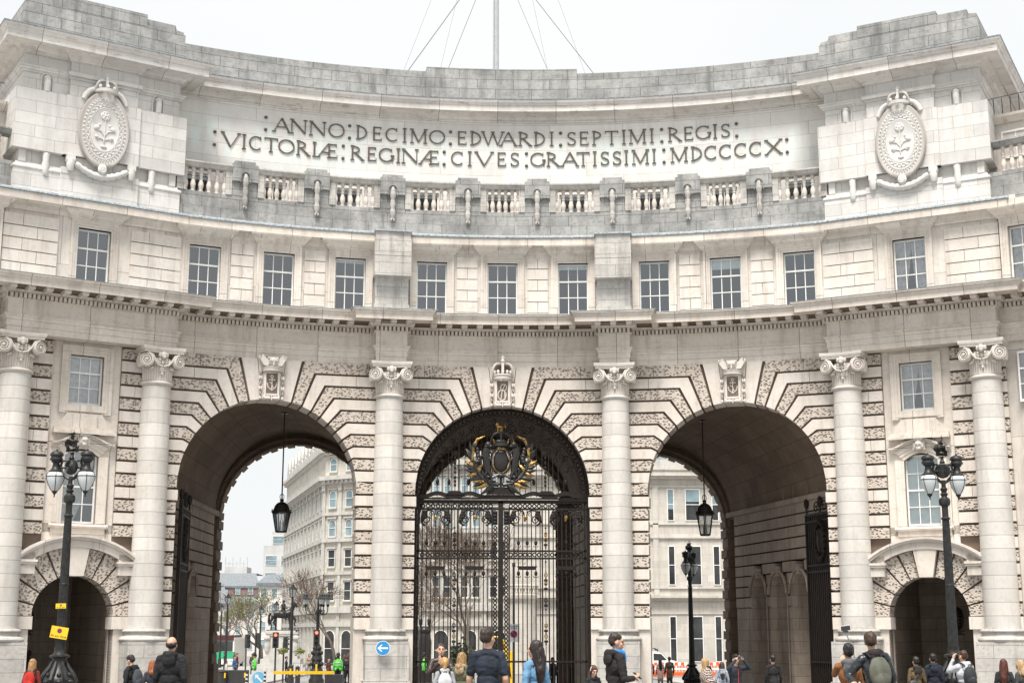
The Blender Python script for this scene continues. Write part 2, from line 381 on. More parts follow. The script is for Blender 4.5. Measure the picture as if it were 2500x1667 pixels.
for c in SCN:
    for sg in (-1, 1):
        edge = {(-8.98, -1): SE-8.98, (8.98, 1): SE-8.98}.get((c, sg), 4.49)
        def pt(k, half):   # polyline of joint k: (edge, bend, arch)
            th = radians(NV*k)+half*.0115; z = zj(k+10)+half*G*.95
            zz = min(z, TOP); xb = (zz-ZS)/math.tan(th) if th < pi/2 else 0
            xa, za = AR*cos(th), ZS+AR*sin(th)
            if xb < xa: xb = xa+.001; 
            return (edge, zz), (min(xb, edge), zz), (xa, za)
        lo = ((edge, zj(10)+G), (AR+.4, zj(10)+G), (AR, zj(10)+G))
        for k in range(0, 11):
            if k == 0: A = lo
            else: A = pt(k, 1)
            if k < 10: B = pt(k+1, -1)
            else:
                th = radians(NV*11)-.0115; xb = (TOP-ZS)/math.tan(th); B = ((edge, TOP), (xb, TOP), (AR*cos(th), ZS+AR*sin(th)))
            mb = ve if k % 2 == 0 else pl
            if k == 0 : B = (B[0], B[1] if B[1][0] > A[1][0] else (A[1][0], B[1][1]), B[2])
            # horizontal part
            L0, L1 = A[0], A[1]; U0, U1 = B[0], B[1]
            xs = [L0[0]]; x = L0[0]; jt = 1.25+.35*(k % 3)
            n = max(1, int((edge-min(L1[0], U1[0]))/jt+.5))
            for i in range(n):
                t0, t1 = i/n, (i+1)/n
                m2 = 2
                for q in range(m2):
                    u0 = t0+(t1-t0)*q/m2; u1 = t0+(t1-t0)*(q+1)/m2
                    g0 = .008 if q == 0 and i else 0; g1 = .008 if (q == m2-1 and i < n-1) else 0
                    xl0 = L0[0]+(L1[0]-L0[0])*u0-g0; xl1 = L0[0]+(L1[0]-L0[0])*u1+g1
                    xu0 = U0[0]+(U1[0]-U0[0])*u0-g0; xu1 = U0[0]+(U1[0]-U0[0])*u1+g1
                    if i == 0 or True: xu0 = xl0 if u0 < .999 else xu0
                    if u1 < .999: xu1 = xl1
                    poly = [(c+sg*xl0, L0[1]), (c+sg*xu0, U0[1]), (c+sg*xu1, U1[1]), (c+sg*xl1, L1[1])]
                    if sg < 0: poly = poly[::-1]
                    mb.prism(poly, -ND, .9)
            m2 = 3
            for q in range(m2):
                def lp(P, Q, u): return (P[0]+(Q[0]-P[0])*u, P[1]+(Q[1]-P[1])*u)
                a0 = lp(A[1], A[2], q/m2); a1 = lp(A[1], A[2], (q+1)/m2); b0 = lp(B[1], B[2], q/m2); b1 = lp(B[1], B[2], (q+1)/m2)
                poly = [(c+sg*p[0], p[1]) for p in (a0, b0, b1, a1)]
                if sg < 0: poly = poly[::-1]
                mb.prism(poly, -ND, .9)
        th0 = radians(NV*11)+.0115; th1 = radians(83.6)
        P = [(AR*cos(th0), ZS+AR*sin(th0)), ((TOP-ZS)/math.tan(th0), TOP), ((TOP-ZS)/math.tan(th1), TOP), (AR*cos(th1), ZS+AR*sin(th1))]
        poly = [(c+sg*p[0], p[1]) for p in P]
        if sg > 0: poly = poly[::-1]
        pl.prism(poly[::-1] if sg > 0 else poly[::-1], -ND, .9)
    k0 = AR*cos(radians(84.1)); pl.prism([(c-k0, ZS+AR-.02), (c+k0, ZS+AR-.02), (c+.53, TOP), (c-.53, TOP)], -ND-.04, .9)
obj('rusticated_masonry', pl, ST['plain'], ARCH)
obj('vermiculated_masonry', ve, ST['verm'], ARCH)

# carved keystones
def keystone(c, royal):
    m = MB(fOff(fC, c)); m.curved = False; y = -.18
    m.prism([(-.29, 11.05), (.29, 11.05), (.33, 12.0), (-.33, 12.0)], y-.12, 0)
    for s in (-1, 1):
        m.box(s*.25-.03, s*.25+.03, y-.16, y, 11.12, 11.95)
    m.box(-.28, .28, y-.16, y, 11.08, 11.14)
    # scroll under the panel
    for s in (-1, 1):
        m.ell((s*.15, y-.1, 10.98), (.16, .12, .075), 8, 5); m.ell((s*.27, y-.1, 11.0), (.05, .1, .11), 6, 5)
    m.box(-.02, .02, y-.2, y, 10.9, 11.05)
    # side chains of husks
    for s in (-1, 1):
        for i in range(5):
            for q in (-1, 1): m.ell((s*.42+q*.035*(i % 2), y-.06, 11.95-i*.2), (.04, .05, .09), 6, 5)
        m.ell((s*.42, y-.06, 10.98), (.05, .06, .07), 6, 5)
    if royal:
        m.lathe([(.36, 0), (.37, .05), (.35, .06), (.36, .14), (.38, .16), (.36, .19), (.3, .19)], (0, y-.02, 11.98), 14, pi, 2*pi)
        for i in range(7):
            a = pi+pi*i/6; m.ell((.36*cos(a), y-.02+.3*sin(a), 12.26), (.06, .05, .085), 6, 5)
        for s in (-1, 1):
            P = [(s*.40*sin(pi*t/16*1.0)*1.0 if 0 else s*(.40*cos(pi/2*t/8)**.55), y-.1-.12*sin(pi*t/8), 12.2+.42*sin(pi/2*t/8)) for t in range(9)]
            m.tube(P, .045, 6)
            for t in range(9): m.ell(P[t], (.055, .055, .055), 6, 4)
        m.box(-.05, .05, y-.36, y-.2, 12.2, 12.6)
        m.ell((0, y-.3, 12.68), (.085, .085, .085), 8, 6)
        m.box(-.025, .025, y-.33, y-.28, 12.74, 12.9); m.box(-.075, .075, y-.33, y-.28, 12.80, 12.85)
        # monogram
        m.ring((-.02, y-.14, 11.36), .16, .2, .022, 14); m.ring((.04, y-.14, 11.66), .12, .13, .022, 12)
        m.tube([(-.06, y-.15, 11.2), (-.02, y-.15, 11.5), (.1, y-.15, 11.8)], .02, 5); m.tube([(.1, y-.15, 11.18), (.08, y-.15, 11.55)], .02, 5)
    else:
        m.lathe([(.38, 0), (.39, .04), (.36, .05), (.37, .14), (.39, .17), (.34, .19)], (0, y-.02, 11.98), 14, pi, 2*pi)
        # naval crown: ship stern and sails
        for s in (-1, 1):
            m.prism([(s*.14-.02, 12.2), (s*.34, 12.2), (s*.5, 12.45), (s*.18, 12.48)][::s], y-.26, y-.05)
            m.prism([(s*.22, 12.46), (s*.46, 12.46), (s*.4, 12.66)][::s], y-.2, y-.1)
            m.ell((s*.5, y-.12, 12.52), (.05, .08, .09), 6, 5)
        m.ell((0, y-.2, 12.36), (.2, .2, .19), 12, 8); m.box(-.15, .15, y-.42, y-.2, 12.36, 12.44)
        m.box(-.2, .2, y-.34, y-.1, 12.46, 12.52); m.box(-.02, .02, y-.44, y-.36, 12.18, 12.34)
        # anchor
        m.box(-.018, .018, y-.15, y-.1, 11.3, 11.75); m.box(-.12, .12, y-.15, y-.1, 11.66, 11.7); m.ring((0, y-.13, 11.8), .05, .05, .015, 8)
        m.tube([(-.18, y-.13, 11.55), (-.15, y-.13, 11.4), (0, y-.13, 11.27), (.15, y-.13, 11.4), (.18, y-.13, 11.55)], .024, 5)
        m.tube([(-.1, y-.15, 11.6), (0, y-.16, 11.5), (.06, y-.15, 11.35)], .016, 5)
    dk = MB(m.f); dk.box(-.33, .33, y-.03, y+.02, 12.20, 12.56); dk.box(-.21, .21, y-.128, y-.10, 11.16, 11.93)
    obj('keystone_shade', dk, ST['back'], ARCH)  # dark boxes stand in for shade in the crown and panel hollows
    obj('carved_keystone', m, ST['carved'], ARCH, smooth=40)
keystone(-8.98, 0); keystone(0, 1); keystone(8.98, 0)

# ---- entablature
def ent_prof(e):
    return [(.3, 12.5), (-e, 12.5), (-e, 12.72), (-e-.03, 12.725), (-e-.03, 12.94), (-e-.06, 12.945), (-e-.06, 13.03), (-e-.14, 13.10), (-e-.14, 13.13), (-e-.02, 13.14),
            (-e-.02, 13.66), (-e-.1, 13.70), (-e-.1, 13.88), (-e-.24, 13.90), (-e-.27, 13.95), (-e-.3, 13.96), (-e-.3, 14.03), (-e-.92, 14.03), (-e-.92, 14.0), (-e-.95, 14.0), (-e-.95, 14.17),
            (-e-.97, 14.20), (-e-1.0, 14.27), (-e-1.07, 14.33), (-e-1.07, 14.37), (.3, 14.46)]
def ent_side(w, e, d):  # profile for rsweep
    return [(n-.0, z) for n, z in [(-y, z) for y, z in ent_prof(e)][1:]]
ent = MB(fC); ent.sweep(ent_prof(.10), -SE, SE)
den = MB(fC); mod = MB(fC)
def dent_row(mb, x0, x1, e, ends=False):
    sb = MB(mb.f); sb.box(x0-.04, x1+.04, -e-.104, 0, 13.712, 13.878); sb.box(x0-.04, x1+.04, -e-.304, 0, 13.963, 14.022); sb.box(x0-.04, x1+.04, -e-.90, -e-.29, 14.018, 14.0265); obj('soffit_shade', sb, ST['back'], ARCH)  # dark strips paint the cornice shade behind dentils and between modillions
    n = int((x1-x0)/.152); 
    for i in range(n):
        x = x0+(i+.5)*(x1-x0)/n; mb.v; mb.box(x-.048, x+.048, -e-.19, -e-.05, 13.715, 13.875)
def mod_row(mb, x0, x1, e):
    n = max(1, int(round((x1-x0)/.60)))
    for i in range(n):
        x = x0+(i+.5)*(x1-x0)/n
        mb.prism([(x-.11, 13.90), (x+.11, 13.90), (x+.11, 14.03), (x-.11, 14.03)], -e-.84, -e-.22); mb.box(x-.13, x+.13, -e-.87, -e-.2, 14.0, 14.031)
COLS = (-4.42, 4.42)
def brk(c, mbE, mbD, mbM, w, e, dback=.3):
    o = mbE.f; 
    mbE.f = o
    pr = [(-y, z) for y, z in ent_prof(e)]
    rows = []
    for n, z in pr[1:]:
        q = n-e
        z = z-.005
        rows.append([(c-w-q, -n, z), (c-w*.34, -n, z), (c+w*.34, -n, z), (c+w+q, -n, z), (c+w+q, dback, z), (c-w-q, dback, z)])
    mbE.grid(rows, True, True)
cut = [-SE, -4.42-1.35, -4.42+1.35, 4.42-1.35, 4.42+1.35, SE]
for a, b in ((cut[0], cut[1]), (cut[2], cut[3]), (cut[4], cut[5])): mod_row(mod, a, b, .10)
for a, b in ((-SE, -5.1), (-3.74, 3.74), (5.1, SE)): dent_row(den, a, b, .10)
for c in COLS:
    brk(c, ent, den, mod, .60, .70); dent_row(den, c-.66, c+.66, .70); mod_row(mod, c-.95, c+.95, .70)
obj('entablature', ent, ST['mould'], ARCH); obj('dentil_course', den, ST['plain'], ARCH); obj('modillion_course', mod, ST['plain'], ARCH)
ld = MB(fC); ld.sweep([(.1, 14.37), (-1.18, 14.37), (-1.19, 14.395), (.1, 14.52)], -SE, SE)
for c in COLS: ld.box(c-1.72, c+1.72, -1.79, -1.1, 14.372, 14.40)
obj('lead_flashing', ld, ST['lead'], ARCH)

# ---- storey with windows above the entablature
WANG = [0, 5.35, 11.5, 16.83, 22.25]; WS = sorted([radians(a)*30 for a in WANG]+[-radians(a)*30 for a in WANG[1:]])
def window_unit(f, c, z0, z1, w, rows=3, cols=3, parent=ARCH, curtain=None, yy=.2, arch=0, name='window', room=True, blind=False):
    ff = fOff(f, c); fr = MB(ff); t = .055; m = .016
    zt = z1
    fr.box(-w, -w+t, yy-.03, yy+.09, z0, z1); fr.box(w-t, w, yy-.03, yy+.09, z0, z1)
    fr.box(-w+t, w-t, yy-.03, yy+.09, z0, z0+.09); fr.box(-w+t, w-t, yy-.03, yy+.09, z1-.07, z1+arch)
    zz = [z0+.09+(z1-.07-z0-.09)*i/rows for i in range(rows+1)]
    mid = rows-1 if rows == 3 else rows//2
    for i in range(1, rows):
        h = .03 if i == mid else m
        fr.box(-w+t, w-t, yy-.01-(.02 if i == mid else 0), yy+.05, zz[i]-h, zz[i]+h)
    for k in range(1, cols):
        x = -w+t+(2*w-2*t)*k/cols; fr.box(x-m, x+m, yy, yy+.045, z0+.09, z1-.07)
    o = obj(name, fr, M['white'], parent)
    p = MB(ff); p.quad((-w+t, yy+.03, z0+.05), (w-t, yy+.03, z0+.05), (w-t, yy+.03, z1-.02), (-w+t, yy+.03, z1-.02)); obj('pane', p, M['glass'], o)
    if curtain:
        cm = MB(ff); random.seed(int(c*100)+int(z0*10)); n = 26
        def cl(xa, xb, ztop, zbot, gather):
            rowsc = []
            for j in range(9):
                v = j/8; r = []
                for i in range(n+1):
                    u = i/n; g = gather*(v**1.6); x = xa+(xb-xa)*u
                    if xb > xa and xa < 0: x = xa+(x-xa)*(1-g)
                    else: x = xb-(xb-x)*(1-g)
                    r.append((x, yy+.09+.02*sin(u*31+1.3*v+c), ztop+(zbot-ztop)*v))
                rowsc.append(r)
            cm.grid(rowsc)
        if curtain == 1: cl(-w+.05, w-.05, z1-.03, z0+.04, .0)
        elif curtain == 2: cl(-w+.05, .02, z1-.03, z0+.04, .45); cl(.02, w-.05, z1-.03, z0+.04, .25)
        elif curtain == 3: cl(-w+.05, w-.05, z1-.03, z0+.04, .6)
        obj('curtain', cm, M['curtain'], o, smooth=True)
    if blind:
        b = MB(ff); b.box(-w+.05, w-.05, yy+.05, yy+.06, z0+(z1-z0)*blind, z1); obj('blind', b, M['blind'], o)
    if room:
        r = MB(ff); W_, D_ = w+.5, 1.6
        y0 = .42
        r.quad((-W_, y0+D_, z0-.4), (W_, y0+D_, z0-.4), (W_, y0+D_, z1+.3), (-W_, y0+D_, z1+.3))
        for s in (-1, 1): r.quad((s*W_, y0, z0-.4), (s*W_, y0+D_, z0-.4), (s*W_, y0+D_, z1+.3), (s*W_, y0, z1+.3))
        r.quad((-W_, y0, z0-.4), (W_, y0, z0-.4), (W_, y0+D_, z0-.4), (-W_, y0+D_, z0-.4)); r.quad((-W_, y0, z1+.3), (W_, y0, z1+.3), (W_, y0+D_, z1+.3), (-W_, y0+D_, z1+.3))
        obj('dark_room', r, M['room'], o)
    return o
SZ0, SZ1, SW = 14.62, 16.72, .60
def surround(mb, f, c, z0, z1, w, cap=True):
    o = mb.f; xs = mb.V; n0 = len(xs)
    for a, b, n in ((w, w+.09, .03), (w+.09, w+.18, .06), (w+.18, w+.27, .09)):
        for s in (-1, 1): mb.box(c+s*a if s > 0 else c-b, c+b if s > 0 else c-a, -n, .3, z0, z1+(b-w))
        mb.box(c-a, c+a, -n, .3, z1+(a-w), z1+(b-w))
    if cap:
        zc = z1+.27
        pr = [(.10, zc), (.12, zc+.03), (.20, zc+.05), (.20, zc+.09), (.24, zc+.10), (.27, zc+.16), (.36, zc+.24), (.44, zc+.30), (.46, zc+.36)]
        rows = [[(c-w-.17-n*.9, -n, z), (c+w+.17+n*.9, -n, z), (c+w+.17+n*.9, .2, z), (c-w-.17-n*.9, .2, z)] for n, z in pr]
        mb.grid(rows, True, True)
sw = MB(fC); z1w = 17.3
E_ = [-SE]+[x for c in WS for x in (c-SW, c+SW)]+[SE]
for a, b in zip(E_[::2], E_[1::2]): sw.box(a, b, 0, .42, 14.4, z1w+.5)
for c in WS: sw.box(c-SW, c+SW, 0, .42, SZ1, z1w+.5); sw.box(c-SW, c+SW, 0, .42, 14.4, SZ0)
obj('upper_storey_wall', sw, ST['smooth'], ARCH)
for c in WS: sr = MB(fC); surround(sr, fC, c, 14.45, SZ1, SW); obj('window_surround', sr, ST['mould'], ARCH)
def rust_panel(mb, a, b, n=.05, base=14.42, rows=6, h=.45, jt=True, j0=0):
    jb = MB(mb.f); jb.box(a+.005, b-.005, -.010, .2, base, base+.27+h*(rows-1)-.02); obj('panel_gap_shade', jb, ST['back'], ARCH)  # dark backing paints the shadow lines between the blocks
    for i in range(rows):
        z = base+.27+h*(i-1) if i else base; zt = base+.27+h*i
        if i == 0: mb.box(a, b, -n-.01, .2, z, zt-.012); continue
        J = [a+(b-a)*.5] if (i+j0) % 2 and jt else []
        for p, q in chunks(a, b, J): mb.box(p, q, -n, .2, z+.016, zt-.016)
gaps = [(WS[i]+SW+.27, WS[i+1]-SW-.27) for i in range(8)]
for i, (a, b) in enumerate(gaps):
    if b-a > 1.6: continue
    rb = MB(fC); rust_panel(rb, a+.12, b-.12, j0=i); obj('rusticated_panel', rb, ST['plain'], ARCH)
for c in COLS:
    bl = MB(fC)
    bl.box(c-.73, c+.73, -.76, .2, 16.72, 17.42); bl.box(c-.732, c+.732, -.765, .2, 15.93, 16.70)
    bl.box(c-.66, c+.66, -.38, .2, 14.86, 15.93); bl.box(c-.7, c+.7, -.46, .2, 14.42, 14.84)
    bl.box(c-.70, c+.70, -.70, -.1, 17.42, 17.70)
    obj('stone_block_pier', bl, ST['ped'], ARCH)
for i, c in enumerate(WS): window_unit(fC, c, SZ0, SZ1, SW, curtain=1 if i == 4 and 0 else None, blind=(None, None, .93, None, None, .90, None, .80, None)[i])

# ---- string course, stepped courses, balustrade
def cav(e): return [(.25, 17.08), (-e, 17.08), (-e-.03, 17.12), (-e-.03, 17.16), (-e-.05, 17.17), (-e-.06, 17.28), (-e-.09, 17.34), (-e-.16, 17.385), (-e-.36, 17.39), (-e-.36, 17.36), (-e-.40, 17.35), (-e-.40, 17.63), (.25, 17.66)]
sc_ = MB(fC); sc_.sweep(cav(.02), -SE, SE); obj('string_course', sc_, ST['mould'], ARCH)
l2 = MB(fC); l2.sweep([(.1, 17.64), (-.455, 17.635), (-.47, 17.66), (-.465, 17.72), (-.40, 17.76), (.1, 17.84)], -SE, SE)
for c in COLS: l2.box(c-.75, c+.75, -.78, -.4, 17.70, 17.765)
obj('lead_flashing', l2, ST['lead'], ARCH)
gc = MB(fC)
for z0, z1, y in ((17.75, 18.27, .0), (18.27, 18.60, .035), (18.60, 18.86, .07)):
    gc.box(-SE, SE, y, 1.2, z0, z1)
obj('stepped_courses', gc, ST['grey'], ARCH)
PANG = [2.66, 8.42, 14.17, 19.54]; PS = sorted([radians(a)*30 for a in PANG]+[-radians(a)*30 for a in PANG])
for c in PS:
    p = MB(fC); w = .50
    p.box(c-w, c+w, -.06, .5, 19.42, 20.06); p.box(c-w+.02, c+w-.02, .06, .5, 18.86, 19.42)
    p.box(c-w-.0, c+w+.0, -.02, .5, 20.06, 20.13); p.box(c-w+.1, c+w-.1, .06, .5, 20.13, 20.27)
    p.lathe([(.16, 0), (.19, 0), (.19, .06), (.16, .06)], (c, -.055, 19.62), 10, 0, pi, 'y')
    for s in (-1, 1): p.box(c+s*.175-.018, c+s*.175+.018, -.115, 0, 19.36, 19.62)
    po = obj('balustrade_pedestal', p, ST['grey'], ARCH)
    d = MB(fC); zz = [19.7-i*.12 for i in range(12)]
    d.tube([(c, -.12+.03*(i > 3), z) for i, z in enumerate(zz)], [.05]+[.085+.018*(i % 3) for i in range(10)]+[.06], 7)
    for s in (-1, 1): d.ell((c+s*.05, -.1, 18.36), (.05, .06, .06), 6, 5)
    obj('carved_drop', d, ST['ped'], po, smooth=50)
edges = [-SE-.1]+[x for c in PS for x in (c-.5, c+.5)]+[SE+.1]
bprof = [(.085, 0), (.085, .07), (.06, .08), (.095, .2), (.105, .3), (.075, .42), (.052, .50), (.08, .53), (.052, .56), (.062, .62), (.085, .7), (.05, .8), (.07, .84), (.085, .87), (.085, .95)]
bm0 = MB(); bm0.lathe(bprof, (0, 0, 0), 10); tmpb = obj('baluster', bm0, ST['plain'], None, smooth=40); BMESH = tmpb.data; bpy.data.objects.remove(tmpb)
for i, (a, b) in enumerate(zip(edges[::2], edges[1::2])):
    r = MB(fC)
    r.sweep([(.42, 19.81), (.0, 19.81), (-.02, 19.86), (-.05, 19.88), (-.05, 19.93), (-.09, 19.95), (-.09, 20.02), (.42, 20.03)], a, b)
    e = .24
    if i not in (0,): r.box(a, a+e, .03, .36, 18.86, 19.81)
    else: r.box(a, a+e+.1, .03, .36, 18.86, 19.81)
    r.box(b-e, b, .03, .36, 18.86, 19.81)
    ro = obj('balustrade', r, ST['ped'], ARCH)
    n = 6; A, B = a+e+(.1 if i == 0 else 0), b-e
    for k in range(n):
        x = A+(B-A)*(k+.0+(.5 if 0 else 0))/(n-1); x = min(max(x, A+.02), B-.02)
        o = bpy.data.objects.new('baluster', BMESH); COL.objects.link(o); o.parent = ro; o.location = fC((x, .2, 18.86))

# ---- inscription wall
RI = 1.2
iw = MB(fC)
sI = SE*31.2/30
iw.box(-SE, SE, RI, RI+.5, 19.95, 23.4)
WB = [(edges[2*i]+edges[2*i+1])/2 for i in range(9)]
E2 = [-SE]+[x for c in WB for x in (c-.62, c+.42)]+[SE]
for a, b in zip(E2[::2], E2[1::2]): iw.box(a, b, RI, RI+.5, 17.8, 19.95)
obj('inscription_wall', iw, ST['insc'], ARCH)
for c in WB:
    o = window_unit(fC, c-.1, 18.35, 19.95, .52, 2, 2, yy=RI+.12, room=False)
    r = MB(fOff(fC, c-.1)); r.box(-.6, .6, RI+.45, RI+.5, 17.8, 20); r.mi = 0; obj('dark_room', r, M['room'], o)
tc = MB(fC)
tcp = [(RI+.3, 23.04), (RI-.05, 23.04), (RI-.07, 23.09), (RI-.04, 23.12), (RI-.09, 23.15), (RI-.11, 23.20), (RI-.16, 23.26), (RI-.30, 23.33), (RI-.42, 23.35), (RI-.42, 23.33), (RI-.62, 23.33), (RI-.62, 23.57), (RI-.65, 23.58), (RI-.66, 23.62), (RI-.73, 23.69), (RI-.75, 23.75), (RI-.75, 23.78), (RI+.3, 23.80)]
tc.sweep(tcp, -SE, SE); obj('crowning_cornice', tc, ST['crown'], ARCH)
l3 = MB(fC); l3.sweep([(RI+.3, 23.78), (RI-.77, 23.785), (RI-.78, 23.815), (RI+.2, 23.98), (RI+.3, 23.98)], -SE, SE); obj('lead_flashing', l3, ST['lead'], ARCH)
pp = MB(fC); y = RI+.15
pp.box(-SE, SE, y, y+1, 23.9, 25.02); pp.box(-SE, SE, y+.10, y+1, 25.02, 25.32); pp.box(-SE, SE, y+.03, y+1, 24.98, 25.06)
pp.box(-3.02, 3.02, y-.06, y+1, 23.92, 25.46)
obj('parapet', pp, ST['grey'], ARCH)
lf = MB(fC)
for s in (-12.2, -9.6, -6.3, 5.3+2.2, 10.4):
    lf.ring((s, y+.5, 25.33), .13, .13, .022, 12, 5)
obj('lifting_rings', lf, ST['lead'], ARCH)
rf = MB(fC); rf.box(-SE-1, SE+1, RI+.6, 10.5, 24.0, 24.3); rf.box(-SE-.5, SE+.5, .43, 10.4, 17.3, 17.6)
obj('roof', rf, ST['lead'], ARCH)

# ---- inscription letters
LET = {
 'A': [(0, 0, .5, 1, .09), (.5, 1, 1, 0, .17), (.22, .36, .78, .36, .08)], 'N': [(.06, 0, .06, 1, .09), (.06, 1, .9, .04, .17), (.9, .02, .9, 1, .09)],
 'D': [(.14, 0, .14, 1, .17), ('a', .14, .5, .66, .46, -90, 90, .15)], 'E': [(.16, 0, .16, 1, .17), (.16, .96, .86, .96, .09), (.16, .52, .72, .52, .09), (.16, .04, .9, .04, .09), (.84, 1, .84, .82, .07), (.89, .0, .89, .2, .07), (.72, .42, .72, .62, .06)],
 'C': [('a', .55, .5, .5, .46, 48, 312, .15), (.88, .98, .88, .74, .07)], 'I': [(.5, 0, .5, 1, .18)],
 'M': [(.1, 0, .1, 1, .09), (.1, 1, .5, .06, .16), (.5, .06, .9, 1, .09), (.9, 0, .9, 1, .17)], 'W': [(.0, 1, .27, .03, .15), (.27, .03, .5, .97, .09), (.5, .97, .74, .03, .15), (.74, .03, 1, 1, .09)],
 'R': [(.14, 0, .14, 1, .17), ('a', .14, .74, .52, .23, -90, 90, .13), (.36, .5, .95, 0, .16)], 'P': [(.16, 0, .16, 1, .17), ('a', .16, .72, .56, .25, -90, 90, .13)],
 'S': [('a', .5, .74, .34, .22, 30, 245, .13), ('a', .5, .26, .36, .22, -115, 65+0, .14), ('a', .5, .26, .38, .22, 200, 260, .12), (.36, .56, .64, .44, .16), (.84, .96, .84, .76, .07), (.14, .04, .14, .26, .07)],
 'T': [(.5, 0, .5, 1, .17), (.04, .96, .96, .96, .09), (.06, 1, .06, .82, .07), (.94, 1, .94, .82, .07)],
 'G': [('a', .52, .5, .5, .46, 48, 350, .15), (.94, .46, .94, .06, .16), (.88, .98, .88, .76, .07)], 'V': [(.02, 1, .5, .02, .17), (.5, .02, .98, 1, .09)],
 'X': [(.05, 1, .95, 0, .17), (.95, 1, .05, 0, .09)], 'O': [('a', .5, .5, .47, .47, 0, 360, .15)],
 'Æ': [(-.02, 0, .55, 1, .09), (.6, 0, .6, 1, .17), (.22, .36, .62, .36, .08), (.6, .96, 1.02, .96, .09), (.6, .52, .95, .52, .08), (.6, .04, 1.06, .04, .09), (1.0, 1, 1.0, .82, .06), (1.05, 0, 1.05, .2, .06)],
 ':': []}
LW = {'A': .60, 'N': .62, 'D': .50, 'E': .40, 'C': .50, 'I': .3, 'M': .66, 'W': .80, 'R': .52, 'P': .46, 'S': .40, 'T': .56, 'G': .56, 'V': .66, 'X': .62, 'O': .62, 'Æ': .70, ':': .2}
SERIF = {'A': [(0, 0), (1, 0)], 'N': [(.06, 1), (.06, 0), (.9, 1)], 'D': [(.14, 0), (.14, 1)], 'E': [], 'C': [], 'I': [(.5, 0), (.5, 1)], 'M': [(.1, 0), (.9, 0), (.08, 1), (.92, 1)],
 'W': [(0, 1), (.5, .99), (1, 1)], 'R': [(.14, 0), (.14, 1), (.92, 0)], 'P': [(.16, 0), (.16, 1)], 'S': [], 'T': [(.5, 0)], 'G': [(.94, .46)], 'V': [(.02, 1), (.98, 1)], 'X': [(.05, 1), (.95, 0), (.95, 1), (.05, 0)], 'O': [], 'Æ': [(0, 0), (.6, 0)], ':': []}
ROW1 = ":-17.79 A-16.6 N-15.33 N-13.91 O-12.52 :-11.54 D-10.56 E-9.44 C-8.35 I-7.38 M-6.32 O-4.92 :-3.9 E-3.01 D-1.91 W-0.68 A0.5 R1.77 D2.95 I3.8 :4.48 S5.32 E6.28 P7.32 T8.36 I9.29 M10.32 I11.4 :12.15 R13.12 E14.18 G15.25 I16.15 S16.93 :17.75"
ROW2 = ":-21.48 V-20.31 I-19.33 C-18.49 T-17.35 O-16.21 R-14.97 I-14.13 Æ-13.17 :-11.99 R-10.93 E-9.81 G-8.75 I-7.84 N-6.92 Æ-5.51 :-4.37 C-3.37 I-2.43 V-1.33 E0.01 S0.99 :1.88 G2.73 R3.9 A5.17 T6.18 I7.06 S7.83 S8.74 I9.44 M10.51 I11.54 :12.28 M13.42 D14.79 C15.78 C16.88 C18.0 C19.11 X20.43 :21.42"
for row, zb, hh in ((ROW1, 22.06, .58), (ROW2, 21.17, .59)):
    lt = MB(fC)
    for it in row.split():
        ch = it[0]; sx = radians(float(it[1:]))*30; w = LW[ch]; x0 = sx-w/2; y0, y1 = RI-.055, RI+.02
        if ch == ':':
            if len(lt.F) > 60: obj('inscription_word', lt, M['bronze'], ARCH); lt = MB(fC)
            for z in (zb+.02, zb+hh-.04): lt.lathe([(.065, 0), (.065, .05), (.04, .07), (.001, .075)], (sx, RI, z), 10, 0, 2*pi, 'y')
            continue
        for st in LET[ch]:
            if st[0] == 'a':
                _, cx, cz, rx, rz, a0, a1, tw = st; tw *= .6
                n = max(4, int(abs(a1-a0)/15)); out = []; inn = []
                for q in range(n+1):
                    a = radians(a0+(a1-a0)*q/n); ox = cx*w+rx*w*cos(a); oz = (cz+rz*sin(a))*hh
                    tq = tw*hh*(.55+.45*abs(cos(a)))*.5
                    out.append((x0+ox+tq*cos(a), zb+oz+tq*sin(a))); inn.append((x0+ox-tq*cos(a), zb+oz-tq*sin(a)))
                for q in range(n): lt.prism([inn[q], out[q], out[q+1], inn[q+1]], y0, y1)
            else:
                xa, za, xb, zb2, tw = st; tw = tw*.6*hh/2
                A = Vector((x0+xa*w, zb+za*hh)); B = Vector((x0+xb*w, zb+zb2*hh)); d = (B-A).normalized(); nn = Vector((-d.y, d.x))*tw
                lt.prism([tuple(A-nn), tuple(B-nn), tuple(B+nn), tuple(A+nn)], y0, y1)
        for xs, zs in SERIF[ch]:
            cx = x0+xs*w; cz = zb+zs*hh; lt.box(cx-.075, cx+.075, y0-.002, y1, cz-.014, cz+.02)
    if lt.F: obj('inscription_word', lt, M['bronze'], ARCH)
